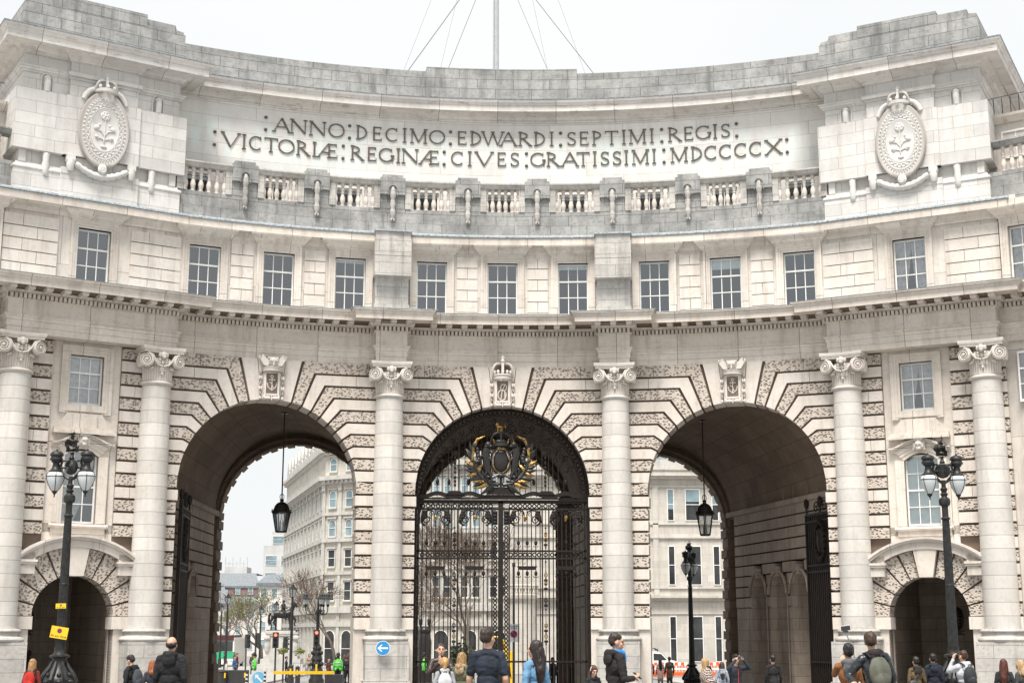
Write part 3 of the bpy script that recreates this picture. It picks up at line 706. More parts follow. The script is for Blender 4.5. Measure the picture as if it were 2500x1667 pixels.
# ---------------------------------------------------------------- columns (engaged, ionic)
def make_column():
    root = bpy.data.objects.new('column', None); COL.objects.link(root); root.parent = ARCH
    p = MB(); p.box(-.80, .80, -.80, .6, 0, 2.02); p.box(-.86, .86, -.86, .6, 0, .62)
    obj('pedestal', p, ST['ped'], root)
    b = MB(); b.lathe([(.78, 2.02), (.84, 2.04), (.87, 2.10), (.84, 2.17), (.78, 2.20), (.72, 2.21), (.69, 2.27), (.70, 2.33), (.74, 2.34), (.77, 2.385), (.745, 2.435), (.68, 2.45), (.63, 2.455), (.615, 2.52)], n=32)
    obj('base', b, ST['ped'], root, smooth=45)
    s = MB(); pr = []
    for i in range(20):
        u = i/19; z = 2.52+u*(11.16-2.52); pr.append((.59-.075*u**1.7, z))
    s.lathe(pr, n=36)
    obj('shaft', s, ST['drum'], root, smooth=45, uvf=lambda v: (atan2(v[1], v[0])*.59+3, v[2]))
    c = MB()
    c.lathe([(.515, 11.14), (.56, 11.16), (.59, 11.2), (.575, 11.25), (.53, 11.27), (.51, 11.3), (.515, 11.6), (.54, 11.9), (.60, 12.0), (.60, 12.1), (.4, 12.15), (.4, 12.4)], n=28)
    for i in range(18):
        a = -pi+pi*i/17; q = .512
        c.tube([(q*cos(a), q*sin(a), 11.3), ((q+.005)*cos(a), (q+.005)*sin(a), 11.62), ((q+.03)*cos(a), (q+.03)*sin(a), 11.86)], [.028, .034, .04], 5)
    # abacus with concave front
    n = 12; P = [(-.78+1.56*i/n, -.80+.13*sin(pi*i/n)) for i in range(n+1)]
    def slab(z0, z1, g):
        top = [(x*(1+g), y*(1+g)) for x, y in P]+[(.78*(1+g), .5), (-.78*(1+g), .5)]
        a = [c.v((x, y, z0)) for x, y in top]; b = [c.v((x, y, z1)) for x, y in top]; k = len(top)
        c.face(a[::-1]); c.face(b)
        for i in range(k): c.face([a[i], a[(i+1) % k], b[(i+1) % k], b[i]])
    slab(12.28, 12.36, -.07); slab(12.36, 12.40, -.02); slab(12.40, 12.50, .0)
    for sg in (-1, 1):
        c.xf = Matrix.Translation((sg*.56, -.56, 11.99)) @ Matrix.Rotation(sg*radians(24), 4, 'Z')
        c.lathe([(.001, -.02), (.25, -.02), (.25, .12), (.225, .14), (.20, .10), (.001, .10)], (0, 0, 0), 18, 0, 2*pi, 'y')
        c.spiral((0, -.12, 0), .225, .04, 2.2, pi/2, .034, .022, sg, k=6)
        c.ell((0, -.13, 0), (.05, .05, .05), 8, 6)
        c.xf = Matrix.Translation((sg*.66, -.30, 11.99)) @ Matrix.Rotation(sg*radians(80), 4, 'Z')
        c.lathe([(.001, 0), (.24, 0), (.24, .12), (.001, .12)], (0, 0, 0), 16, 0, 2*pi, 'y')
        c.xf = None
        c.tube([(sg*.58, -.70, 12.24), (sg*.42, -.715, 12.17), (sg*.32, -.70, 11.98), (sg*.2, -.68, 11.84), (sg*.02, -.66, 11.79)], [.035, .045, .045, .04, .035], 6)
        c.ell((sg*.36, -.5, 11.73), (.09, .1, .05), 8, 5); c.ell((sg*.42, -.53, 11.69), (.05, .06, .04), 6, 4)
    for a in (-.5, -.25, 0, .25, .5): c.ell((a*.5, -.60, 11.95), (.07, .06, .10), 6, 5)
    c.ell((0, -.70, 12.20), (.12, .10, .13), 10, 8)
    for sg in (-1, 1): c.ell((sg*.13, -.66, 12.2), (.06, .06, .10), 6, 5); c.ell((sg*.12, -.64, 12.03), (.05, .05, .07), 6, 5)
    c.ell((0, -.74, 12.12), (.07, .07, .07), 8, 6)
    c.ell((0, -.56, 11.66), (.09, .06, .09), 8, 6); c.ell((0, -.57, 11.53), (.05, .05, .06), 8, 6)
    for sg in (-1, 1): c.ell((sg*.09, -.55, 11.63), (.05, .04, .03), 6, 4)
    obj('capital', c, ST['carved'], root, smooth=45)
    return root
col0 = make_column()
first = True
for k, (f, x, ang) in enumerate([(fC, -4.42, -4.42/30), (fC, 4.42, 4.42/30), (fPav(-1), 2.5, -AP), (fPav(-1), -2.5, -AP), (fPav(1), -2.5, AP), (fPav(1), 2.5, AP)]):
    P = f((x, -.25, 0)); o = col0 if k == 0 else dup(col0)
    if k: o.parent = ARCH
    o.location = P; o.rotation_euler = (0, 0, -ang)

# ---------------------------------------------------------------- end pavilions
def pavilion(side):
    f = fPav(side); S = side
    w = MB(f); Wd = 3.14
    def wall(x0, x1, z0, z1, y0=0, mb=w): mb.box(x0, x1, y0, .5, z0, z1)
    ar, zs = 1.40, 2.90
    wall(-Wd, -ar-.06, 0, 2.9); wall(ar+.06, Wd, 0, 2.9)
    n = 20; P = [((ar+.06)*-cos(pi*i/n), zs+(ar+.06)*sin(pi*i/n)) for i in range(n+1)]
    for (x0, z0), (x1, z1) in zip(P, P[1:]):
        w.quad((x0, 0, z0), (x1, 0, z1), (x1, 0, 4.9), (x0, 0, 4.9)); w.quad((x0, 0, z0), (x0, .8, z0), (x1, .8, z1), (x1, 0, z1))
    wall(-Wd, -ar-.06, 2.9, 4.9); wall(ar+.06, Wd, 2.9, 4.9)
    ww = .60
    wall(-Wd, Wd, 4.9, 6.08); wall(-Wd, -ww, 6.08, 8.78); wall(ww, Wd, 6.08, 8.78)
    m = 8; hz = 8.45; ARCZ = [(-ww+2*ww*i/m, hz+.26*sin(pi*i/m)) for i in range(m+1)]
    for (x0, z0), (x1, z1) in zip(ARCZ, ARCZ[1:]): w.quad((x0, 0, z0), (x1, 0, z1), (x1, 0, 8.78), (x0, 0, 8.78)); w.quad((x0, 0, z0), (x0, .4, z0), (x1, .4, z1), (x1, 0, z1))
    wall(-Wd, Wd, 8.78, 10.28); wall(-Wd, -ww, 10.28, 12.05); wall(ww, Wd, 10.28, 12.05); wall(-Wd, Wd, 12.05, 12.7)
    obj('pavilion_wall', w, ST['back'], ARCH)
    # rustication of the side strips
    pl = MB(f); ve = MB(f)
    for sg in (-1, 1):
        for j in range(0, 21):
            z0, z1 = zj(j)+G, min(zj(j+1)-G, 12.5)
            a = 1.24 if j >= 6 else 1.95
            if j in (4, 5): a = 2.1
            x0, x1 = sorted((sg*a, sg*3.17)); mb = ve if j % 2 == 0 else pl
            if j < 4 and a > 1.9: a = 1.96; x0, x1 = sorted((sg*a, sg*3.17))
            for p, q in chunks(x0, x1, [sg*(1.75 if j % 4 == 1 else 2.9)] if j % 2 else []): mb.box(p, q, -.15, .3, z0, z1)
        x0, x1 = sorted((sg*1.36, sg*3.17)); pl.box(x0, x1, -.15, .6, 2.45, 2.88); x0, x1 = sorted((sg*1.46, sg*3.17)); pl.box(x0, x1, -.06, .6, 0, 2.44)
    # fan of voussoirs
    hc, hr_ = 2.39, 2.84
    def rout(th):
        r = 1.96/max(.001, abs(cos(th)))
        b = (zs-hc)*sin(th); r2 = -b+sqrt(max(0, b*b-((zs-hc)**2-hr_**2)))
        return min(r, r2)
    J = [0, 15, 33, 50, 65, 79]
    for sg in (-1, 1):
        for a, b in zip(J, J[1:]):
            a_, b_ = radians(a)+.018*(a > 0), radians(b)-.018; q = 4
            for i in range(q):
                t0 = a_+(b_-a_)*i/q; t1 = a_+(b_-a_)*(i+1)/q
                poly = [(sg*ar*cos(t0), zs+ar*sin(t0)), (sg*rout(t0)*cos(t0), zs+rout(t0)*sin(t0)), (sg*rout(t1)*cos(t1), zs+rout(t1)*sin(t1)), (sg*ar*cos(t1), zs+ar*sin(t1))]
                if sg < 0: poly = poly[::-1]
                ve.prism(poly, -.12, .6)
    pl.prism([(-.24, zs+ar-.04), (.24, zs+ar-.04), (.42, 5.26), (-.42, 5.26)], -.30, .6)
    # segmental hood on corbels
    hd = MB(f)
    def arcband(mb, cz, r0, r1, x, y0, y1, n=14):
        a0 = math.asin(x/((r0+r1)/2))
        T = [-a0+2*a0*i/n for i in range(n+1)]
        mb.grid([[(r0*sin(t), y0, cz+r0*cos(t)), (r1*sin(t), y0, cz+r1*cos(t)), (r1*sin(t), y1, cz+r1*cos(t)), (r0*sin(t), y1, cz+r0*cos(t))] for t in T], True, True)
    arcband(hd, hc, 2.86, 3.12, 1.96, -.34, .1); arcband(hd, hc, 3.12, 3.20, 2.02, -.44, .1); arcband(hd, hc, 3.20, 3.28, 2.06, -.50, .1)
    for sg in (-1, 1):
        x0, x1 = sorted((sg*1.44, sg*2.04)); hd.box(x0, x1, -.34, .1, 4.30, 4.62); hd.box(x0-.04, x1+.04, -.40, .1, 4.62, 4.70); hd.box(x0-.07, x1+.07, -.44, .1, 4.70, 4.78)
        hd.prism([(x0, 4.78), (x1, 4.78), (x1 if sg < 0 else x1-.35, 5.02), (x0+.35 if sg < 0 else x0, 5.02)], -.34, .1)
        P = [(sg*2.06, -.42, 4.98), (sg*2.02, -.44, 5.08), (sg*1.92, -.44, 5.04)]; hd.tube(P, [.03, .05, .03], 6)
    obj('arched_hood', hd, ST['smooth'], ARCH)
    # central window bay
    cb = MB(f); n_ = .05
    def frame(x, z0, z1, n0):
        for sg in (-1, 1):
            a, b = sorted((sg*ww, sg*1.22)); cb.box(a, b, -.03, .3, z0, z1)
    frame(0, 5.75, 12.5, 0)
    cb.box(-ww, ww, -.03, .2, 8.76, 10.28); cb.box(-ww, ww, -.03, .2, 12.05, 12.5); cb.box(-1.22, 1.22, -.03, .2, 5.3, 6.06)
    for (x0, z0), (x1, z1) in zip(ARCZ, ARCZ[1:]): cb.prism([(x0, z0), (x1, z1), (x1, 8.78), (x0, 8.78)], -.03, .1)
    for a, b, q in ((ww, .70, .08), (.70, .80, .11), (.80, .92, .14)):
        for sg in (-1, 1):
            x0, x1 = sorted((sg*a, sg*b)); cb.box(x0, x1, -q, .2, 9.95, 12.06+(b-ww)); cb.box(x0, x1, -q, .2, 6.08, 8.45)
        cb.box(-a, a, -q, .2, 12.06+(a-ww), 12.06+(b-ww))
        for (x0, z0), (x1, z1) in zip(ARCZ, ARCZ[1:]): cb.prism([(x0*a/ww, z0+(a-ww)), (x1*a/ww, z1+(a-ww)), (x1*b/ww, z1+(b-ww)), (x0*b/ww, z0+(b-ww))], -q, .1)
    # ledge under the upper window and its stepped apron
    cb.box(-.92, .92, -.12, .2, 10.02, 10.12); cb.box(-.66, .66, -.10, .2, 10.12, 10.26); cb.prism([(-.95, 9.45), (.95, 9.45), (.62, 9.95), (-.62, 9.95)], -.13, .1); cb.box(-.42, .42, -.20, .1, 9.44, 9.92)
    for q, z0, z1 in ((.18, 9.36, 9.44), (.26, 9.28, 9.36), (.34, 9.20, 9.28)): cb.box(-1.0-q*.3, 1.0+q*.3, -q, .1, z0, z1); cb.box(-.5, .5, -q-.08, .1, z0, z1)
    # curved hood over the lower window
    for q, r in ((.12, 0), (.2, .07), (.28, .13)):
        P = [(-1.1+2.2*i/16, 8.72+.30*max(0, sin(pi*(i-1.5)/13)) if 1.5 < i < 14.5 else 8.72) for i in range(17)]
        for (x0, z0), (x1, z1) in zip(P, P[1:]): cb.prism([(x0, z0+r), (x1, z1+r), (x1, z1+r+.07), (x0, z0+r+.07)], -q, .1)
    cb.box(-.22, .22, -.26, .1, 8.80, 9.26)
    # sill
    cb.tube([(-1.03, -.12, 5.98), (1.03, -.12, 5.98)], .075, 8); cb.box(-.95, .95, -.08, .1, 5.72, 5.92)
    obj('window_bay', cb, ST['mould'], ARCH)
    mk = MB(f); mk.ell((0, -.28, 8.98), (.15, .12, .20), 12, 9); mk.ell((0, -.36, 9.0), (.12, .1, .05), 8, 5); mk.ell((0, -.40, 8.94), (.03, .06, .05), 6, 5)
    for sg in (-1, 1): mk.ell((sg*.06, -.38, 8.99), (.03, .03, .02), 6, 4); mk.ell((sg*.15, -.26, 8.95), (.05, .07, .15), 6, 5)
    mk.ell((0, -.36, 8.84), (.09, .07, .08), 8, 5); mk.box(-.17, .17, -.36, -.1, 9.13, 9.24)
    obj('carved_mask', mk, ST['carved'], ARCH, smooth=50)
    obj('rusticated_masonry', pl, ST['plain'], ARCH); obj('vermiculated_masonry', ve, ST['verm'], ARCH)
    if S < 0:
        window_unit(f, 0, 10.28, 12.05, ww, curtain=1, name='window'); window_unit(f, 0, 6.08, 8.66, ww, 4, 3, curtain=3, name='window')
        window_unit(f, 0, SZ0+.05, SZ1+.03, SW)
    else:
        window_unit(f, 0, 10.28, 12.05, ww, curtain=2, name='window'); window_unit(f, 0, 6.08, 8.66, ww, 4, 3, blind=.02, name='window')
        window_unit(f, 0, SZ0+.05, SZ1+.03, SW, curtain=2)
    # passage behind the small arch
    r = MB(f); q = ar+.35
    r.box(-q-.3, -q, .8, 7, 0, 4.6); r.box(q, q+.3, .8, 7, 0, 4.6)
    r.box(-q, q, 6.5, 6.8, 0, 4.6); r.box(-q-.3, q+.3, .8, 7, 4.55, 4.8)
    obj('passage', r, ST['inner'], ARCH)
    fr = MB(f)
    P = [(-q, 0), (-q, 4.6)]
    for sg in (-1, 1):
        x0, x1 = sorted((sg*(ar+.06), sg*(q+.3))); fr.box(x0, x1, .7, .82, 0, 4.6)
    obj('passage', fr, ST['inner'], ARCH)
    # entablature wrapping the pavilion
    e = .72; en = MB(f); pr = [(-y, z) for y, z in ent_prof(e)][1:]
    we = 3.02
    rows = []
    for nn, z in pr:
        qq = nn-e; z = z+.004; rows.append([(-we-qq, -nn, z), (we+qq, -nn, z), (we+qq, 1.0, z), (-we-qq, 1.0, z)])
    en.grid(rows, True, True); en.box(-3.1, 3.1, 0, 1, 12.45, 12.5)
    obj('entablature', en, ST['mould'], ARCH)
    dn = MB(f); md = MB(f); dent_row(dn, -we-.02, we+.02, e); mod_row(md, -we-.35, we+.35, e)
    for sg in (-1, 1):   # returns
        for i in range(5): x0, x1 = sorted((sg*(we+.05), sg*(we+.19))); dn.box(x0, x1, -e+.1+.155*i-.048, -e+.1+.155*i+.048, 13.715, 13.875)
    obj('dentil_course', dn, ST['plain'], ARCH); obj('modillion_course', md, ST['plain'], ARCH)
    l = MB(f); l.rsweep([(e+1.08, 14.375), (e+1.09, 14.40), (0, 14.50)], we-e, .6); obj('lead_flashing', l, ST['lead'], ARCH)
    # storey
    s = MB(f); Ws = 3.2
    s.box(-Ws, -SW, -.02, .5, 14.4, 17.8); s.box(SW, Ws, -.02, .5, 14.4, 17.8); s.box(-SW, SW, -.02, .5, SZ1+.03, 17.8); s.box(-SW, SW, -.02, .5, 14.4, SZ0+.05)
    s.box(-Ws, Ws, .5, 8, 14.3, 17.8) if False else None
    for sg in (-1, 1): x0, x1 = sorted((sg*(Ws-.01), sg*(Ws-.4))); s.box(x0, x1, .5, 8, 14.3, 17.8)
    obj('upper_storey_wall', s, ST['smooth'], ARCH)
    t = MB(f); surround(t, f, 0, 14.45, SZ1+.03, SW)
    obj('window_surrounds', t, ST['mould'], ARCH)
    for sg in (-1, 1):
        rr = MB(f); x0, x1 = sorted((sg*1.33, sg*3.24))
        for i in range(6):
            z = 14.42 if i == 0 else 14.69+.45*(i-1); zt = 14.69+.45*i
            J = [x0+(x1-x0)*(.35 if i % 2 else .62)]
            for p, qv in chunks(x0, x1, J): rr.box(p, qv, -.10-(.03 if i == 0 else 0), .3, z+(.018 if i else 0), zt-.018)
            xa, xb = sorted((sg*3.0, sg*3.245)); rr.box(xa, xb, .3, 2.5, z+(.018 if i else 0), zt-.018)
        jb = MB(f); jb.box(x0+.005, x1-.005, -.035, .2, 14.5, 16.9); obj('panel_gap_shade', jb, ST['back'], ARCH)  # dark sheet, shadow gaps of the pavilion panels as colour
        obj('rusticated_panel', rr, ST['plain'], ARCH)
    # string course wrapping
    c = MB(f); pr = [(-y, z) for y, z in cav(.12)][1:]; c.rsweep([(max(nn, -.1), z) for nn, z in pr], 3.14, 2.2); obj('string_course', c, ST['mould'], ARCH)
    l = MB(f); l.rsweep([(.55, 17.64), (.57, 17.66), (.56, 17.72), (.5, 17.75), (.0, 17.86)], 3.16, 2.2); obj('lead_flashing', l, ST['lead'], ARCH)
    # attic
    a = MB(f); D = 7.5
    a.rsweep([(.12, 17.7), (.12, 18.62), (.16, 18.64), (.16, 18.70), (.06, 18.78), (.04, 18.86)], 2.95, D)
    a.rsweep([(-.04, 18.86), (-.04, 19.33)], 2.95, D)
    a.rsweep([(.20, 19.33), (.20, 21.62)], 2.99, D)
    a.rsweep([(.0, 21.62), (.0, 22.27), (.06, 22.29), (.09, 22.34), (.14, 22.36), (.15, 22.42), (.20, 22.46), (.20, 22.50), (.02, 22.54), (.0, 23.04)], 2.92, D)
    # projecting centre
    for z0, z1, x, n in ((17.72, 18.62, 1.42, .25), (18.62, 18.86, 1.42, .27), (18.86, 19.33, 1.02, .14), (19.33, 21.62, 1.38, .28), (21.62, 22.27, 1.27, .16), (22.27, 22.36, 1.31, .22), (22.36, 22.5, 1.38, .33), (22.5, 23.1, 1.27, .16)):
        a.box(-x, x, -n, .1, z0, z1)
    a.box(-2.9, -2.75+.1, -.06, .1, 18.86, 19.33); a.box(2.65, 2.9, -.06, .1, 18.86, 19.33)
    obj('attic_block', a, ST['attic'], ARCH)
    k = MB(f)
    k.rsweep([(.0, 23.0), (.08, 23.02), (.08, 23.06), (.14, 23.08), (.22, 23.16), (.38, 23.21), (.44, 23.22), (.44, 23.20), (.80, 23.20), (.80, 23.19), (.83, 23.19), (.83, 23.44), (.87, 23.46), (.90, 23.53), (.97, 23.60), (.98, 23.66), (.0, 23.70)], 2.92, D)
    rows = [[(-1.27-nn*.8, -n2, z), (1.27+nn*.8, -n2, z), (1.27+nn*.8, 0, z), (-1.27-nn*.8, 0, z)] for nn, n2, z in ((0, .16, 22.95), (.1, .24, 22.97), (.1, .24, 23.02), (.2, .34, 23.1), (.38, .52, 23.17), (.44, .6, 23.203))]
    k.grid(rows, True, True)
    obj('crowning_cornice', k, ST['crown'], ARCH)
    l = MB(f); l.rsweep([(1.0, 23.665), (1.01, 23.70), (.05, 23.86)], 2.92, D); obj('lead_flashing', l, ST['lead'], ARCH)
    p = MB(f)
    p.rsweep([(.06, 23.8), (.06, 24.62)], 3.02, 5); p.rsweep([(.03, 24.62), (.03, 25.02)], 3.0, 5); p.rsweep([(.0, 25.02), (.0, 25.10)], 2.98, 4.8)
    pr_ = [(-2.98, 25.1), (2.98, 25.1), (2.98, 25.16), (2.7, 25.2), (2.64, 25.38), (1.51, 25.38), (1.51, 25.53), (-1.51, 25.53), (-1.51, 25.38), (-2.64, 25.38), (-2.7, 25.2), (-2.98, 25.16)]
    p.prism(pr_, .06, 3.6); p.prism([(-1.51, 25.05), (1.51, 25.05), (1.51, 25.53), (-1.51, 25.53)], -.015, 3.55)
    obj('parapet', p, ST['grey'], ARCH)
    # carved drops in little niches
    for sg in (-1, 1):
        dr = MB(f); x = sg*2.08
        dr.tube([(x, -.12, 22.12), (x, -.16, 22.0), (x, -.14, 21.85), (x, -.12, 21.62)], [.09, .12, .12, .11], 8); dr.ell((x, -.14, 22.14), (.13, .1, .10), 8, 6)
        dr.lathe([(.19, .0), (.23, .0), (.23, .05), (.19, .05)], (x, -.02, 22.12), 12, 0, pi, 'y')
        for q in (-1, 1): dr.box(x+q*.21-.02, x+q*.21+.02, -.07, 0, 21.62, 22.12)
        obj('carved_drop', dr, ST['carvedpale'], ARCH, smooth=50)
        dr = MB(f); x = sg*1.95
        dr.box(x-.12, x+.12, -.16, .06, 19.20, 19.33)
        dr.tube([(x, -.1, z) for z in (19.3, 19.15, 19.0, 18.85, 18.7, 18.55, 18.45)], [.10, .13, .11, .14, .11, .13, .07], 8)
        obj('carved_drop', dr, ST['carvedpale'], ARCH, smooth=50)
        dr = MB(f); x = sg*1.12; dr.box(x-.15, x+.15, -.40, -.1, 19.1, 19.3); dr.tube([(x, -.32, z) for z in (19.15, 19.0, 18.85, 18.72)], [.14, .15, .14, .10], 8)
        obj('carved_drop', dr, ST['carvedpale'], ARCH, smooth=50)
    # cartouche
    z0 = 20.45; ca = MB(f)
    rows = []
    for sc, yy in ((1., -.34), (1., -.42), (.97, -.45), (.86, -.44), (.84, -.43), (.80, -.43), (.78, -.455), (.74, -.455), (.72, -.44), (.60, -.44), (.58, -.455), (.56, -.455), (.54, -.44), (.001, -.46)):
        rows.append([(.94*sc*cos(2*pi*i/40), yy, z0+1.48*(sc if sc < .97 else sc)*sin(2*pi*i/40)) for i in range(40)])
    ca.grid(rows[::-1], True)
    for i in range(48):
        a_ = 2*pi*i/48; ca.ell((.94*.82*cos(a_), -.44, z0+1.48*.82*sin(a_)), (.034, .04, .034), 6, 4)
    for i in range(26):
        a_ = 2*pi*i/26; ca.ring((.94*.66*cos(a_), -.445, z0+1.48*.66*sin(a_)), .070, .070, .016, 8)
        a_ += pi/26; ca.ell((.94*.66*cos(a_), -.47, z0+1.48*.66*sin(a_)), (.025, .03, .025), 5, 4)
    # rose and stems
    ca.ring((0, -.47, 20.98), .15, .15, .03, 10); ca.ell((0, -.47, 20.98), (.06, .05, .06), 8, 5)
    for i in range(5):
        a_ = 2*pi*i/5+.3; ca.ell((.09*cos(a_), -.47, 20.98+.09*sin(a_)), (.065, .04, .065), 6, 4)
    ca.tube([(0, -.47, 20.82), (.01, -.47, 20.4), (-.01, -.47, 19.95)], .022, 5)
    for sg in (-1, 1):
        ca.tube([(0, -.47, 20.2), (sg*.12, -.47, 20.38), (sg*.26, -.47, 20.42)], .018, 5); ca.ell((sg*.30, -.47, 20.5), (.12, .03, .09), 8, 5, Matrix.Rotation(sg*.6, 3, 'Y'))
        ca.tube([(0, -.47, 20.05), (sg*.16, -.47, 20.12), (sg*.28, -.47, 20.06)], .016, 5); ca.ell((sg*.28, -.47, 20.15), (.07, .04, .05), 6, 4); ca.ell((sg*.2, -.46, 20.62), (.06, .03, .05), 6, 4)
    ca.ell((0, -.46, 19.8), (.13, .03, .04), 8, 4)
    co = obj('cartouche', ca, ST['carvedpale'], ARCH, smooth=40)
    cr = MB(f)
    cr.lathe([(.30, 0), (.40, .02), (.41, .12), (.38, .14)], (0, -.3, 21.86), 14, pi, 2*pi)
    cr.ell((0, -.3, 21.95), (.34, .1, .06), 12, 5)
    for i in range(5):
        a_ = pi+pi*i/4; cr.ell((.37*cos(a_), -.3+.3*sin(a_), 22.08), (.07, .06, .09), 6, 5)
    for sg in (-1, 1):
        P = [(sg*.38*cos(pi/2*t/7)**.6, -.34-.1*sin(pi*t/7), 22.02+.36*sin(pi/2*t/7)) for t in range(8)]; cr.tube(P, .045, 6)
    cr.box(-.045, .045, -.48, -.38, 22.05, 22.4); cr.ell((0, -.42, 22.44), (.07, .07, .07), 8, 5); cr.box(-.07, .07, -.44, -.40, 22.52, 22.56); cr.box(-.02, .02, -.44, -.40, 22.48, 22.63)
    for sg in (-1, 1): cr.tube([(sg*.42, -.34, 22.0), (sg*.58, -.30, 21.92), (sg*.72, -.28, 21.74), (sg*.80, -.3, 21.55)], [.09, .11, .11, .08], 8)
    obj('crown', cr, ST['carvedpale'], co, smooth=50)
    ga = MB(f)
    P = [(x, -.36, 19.02-.36*(1-(x/.95)**2)) for x in [-.95+1.9*i/18 for i in range(19)]]
    ga.tube(P, [.09+.035*(i % 2)+.03*(1-abs(i-9)/9) for i in range(19)], 8); ga.ell((0, -.48, 18.92), (.17, .08, .2), 10, 7); ga.ring((0, -.54, 18.9), .1, .11, .02, 10)
    obj('garland', ga, ST['carvedpale'], co, smooth=50)
    # wing continuing beyond
pavilion(-1); pavilion(1)

def wing(side):
    a0, a1 = radians(35.9)*30, radians(46)*30; mv = 1 if side > 0 else -1
    s0, s1 = sorted((mv*a0, mv*a1)); wc = mv*radians(38.2)*30
    w = MB(fC)
    w.box(s0, s1, .15, .6, 0, 12.6); w.box(s0, wc-.62, .1, .6, 14.3, 17.9); w.box(wc+.62, s1, .1, .6, 14.3, 17.9) ; w.box(wc-.62, wc+.62, .1, .6, SZ1, 17.9); w.box(wc-.62, wc+.62, .1, .6, 14.3, SZ0)
    w.box(s0, s1, RI, RI+.4, 17.8, 21.0)
    obj('wing_wall', w, ST['smooth'], ARCH)
    e = MB(fC); e.sweep(ent_prof(.05), s0, s1); e.sweep([(y+.1, z) for y, z in cav(.02)], s0, s1)
    e.sweep([(RI+.3, 21.0), (RI-.1, 21.0), (RI-.3, 21.2), (RI-.32, 21.3), (RI+.3, 21.34)], s0, s1)
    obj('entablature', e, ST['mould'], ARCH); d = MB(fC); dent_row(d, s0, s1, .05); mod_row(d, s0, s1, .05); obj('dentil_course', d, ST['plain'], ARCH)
    g = MB(fC)
    for z0, z1, y in ((17.7, 18.27, .1), (18.27, 18.60, .13), (18.60, 18.86, .16)): g.box(s0, s1, y, 1.2, z0, z1)
    g.sweep([(.5, 19.81), (.08, 19.81), (.04, 19.88), (.0, 19.95), (.0, 20.02), (.5, 20.03)], s0, s1)
    obj('stepped_courses', g, ST['grey'], ARCH)
    sr = MB(fC); surround(sr, fC, wc, 14.45, SZ1, .62); obj('window_surrounds', sr, ST['mould'], ARCH)
    window_unit(fC, wc, SZ0, SZ1, .62, curtain=3 if side > 0 else None, yy=.25)
    window_unit(fC, wc-.4*mv, 18.6, 20.7, .5, 2, 2, yy=RI-.02, room=False)
    for z0, z1 in ((6.2, 8.6), (10.3, 12.1)):
        window_unit(fC, wc, z0, z1, .6, 4 if z0 < 9 else 3, yy=.02, room=False)
    for k in range(7):
        x = mv*(a0+.55+.3*k) ; o = bpy.data.objects.new('baluster', BMESH); COL.objects.link(o); o.parent = ARCH; o.location = fC((x, .3, 18.86))
    ra = MB(fC)
    ra.tube([(wc-1.5, RI, 21.3), (wc-1.5, RI, 22.3), (wc-1.2, RI, 22.6), (wc+1, RI, 22.62)], .02, 5)
    for k in range(8): ra.tube([(wc-1.4+.3*k, RI, 21.3), (wc-1.4+.3*k, RI, 22.55)], .015, 4)
    ra.V = [(x_, y_, 21.3+(z_-21.3)*.6) for x_, y_, z_ in ra.V]
    obj('roof_railing', ra, M['black'], ARCH)
wing(1); wing(-1)

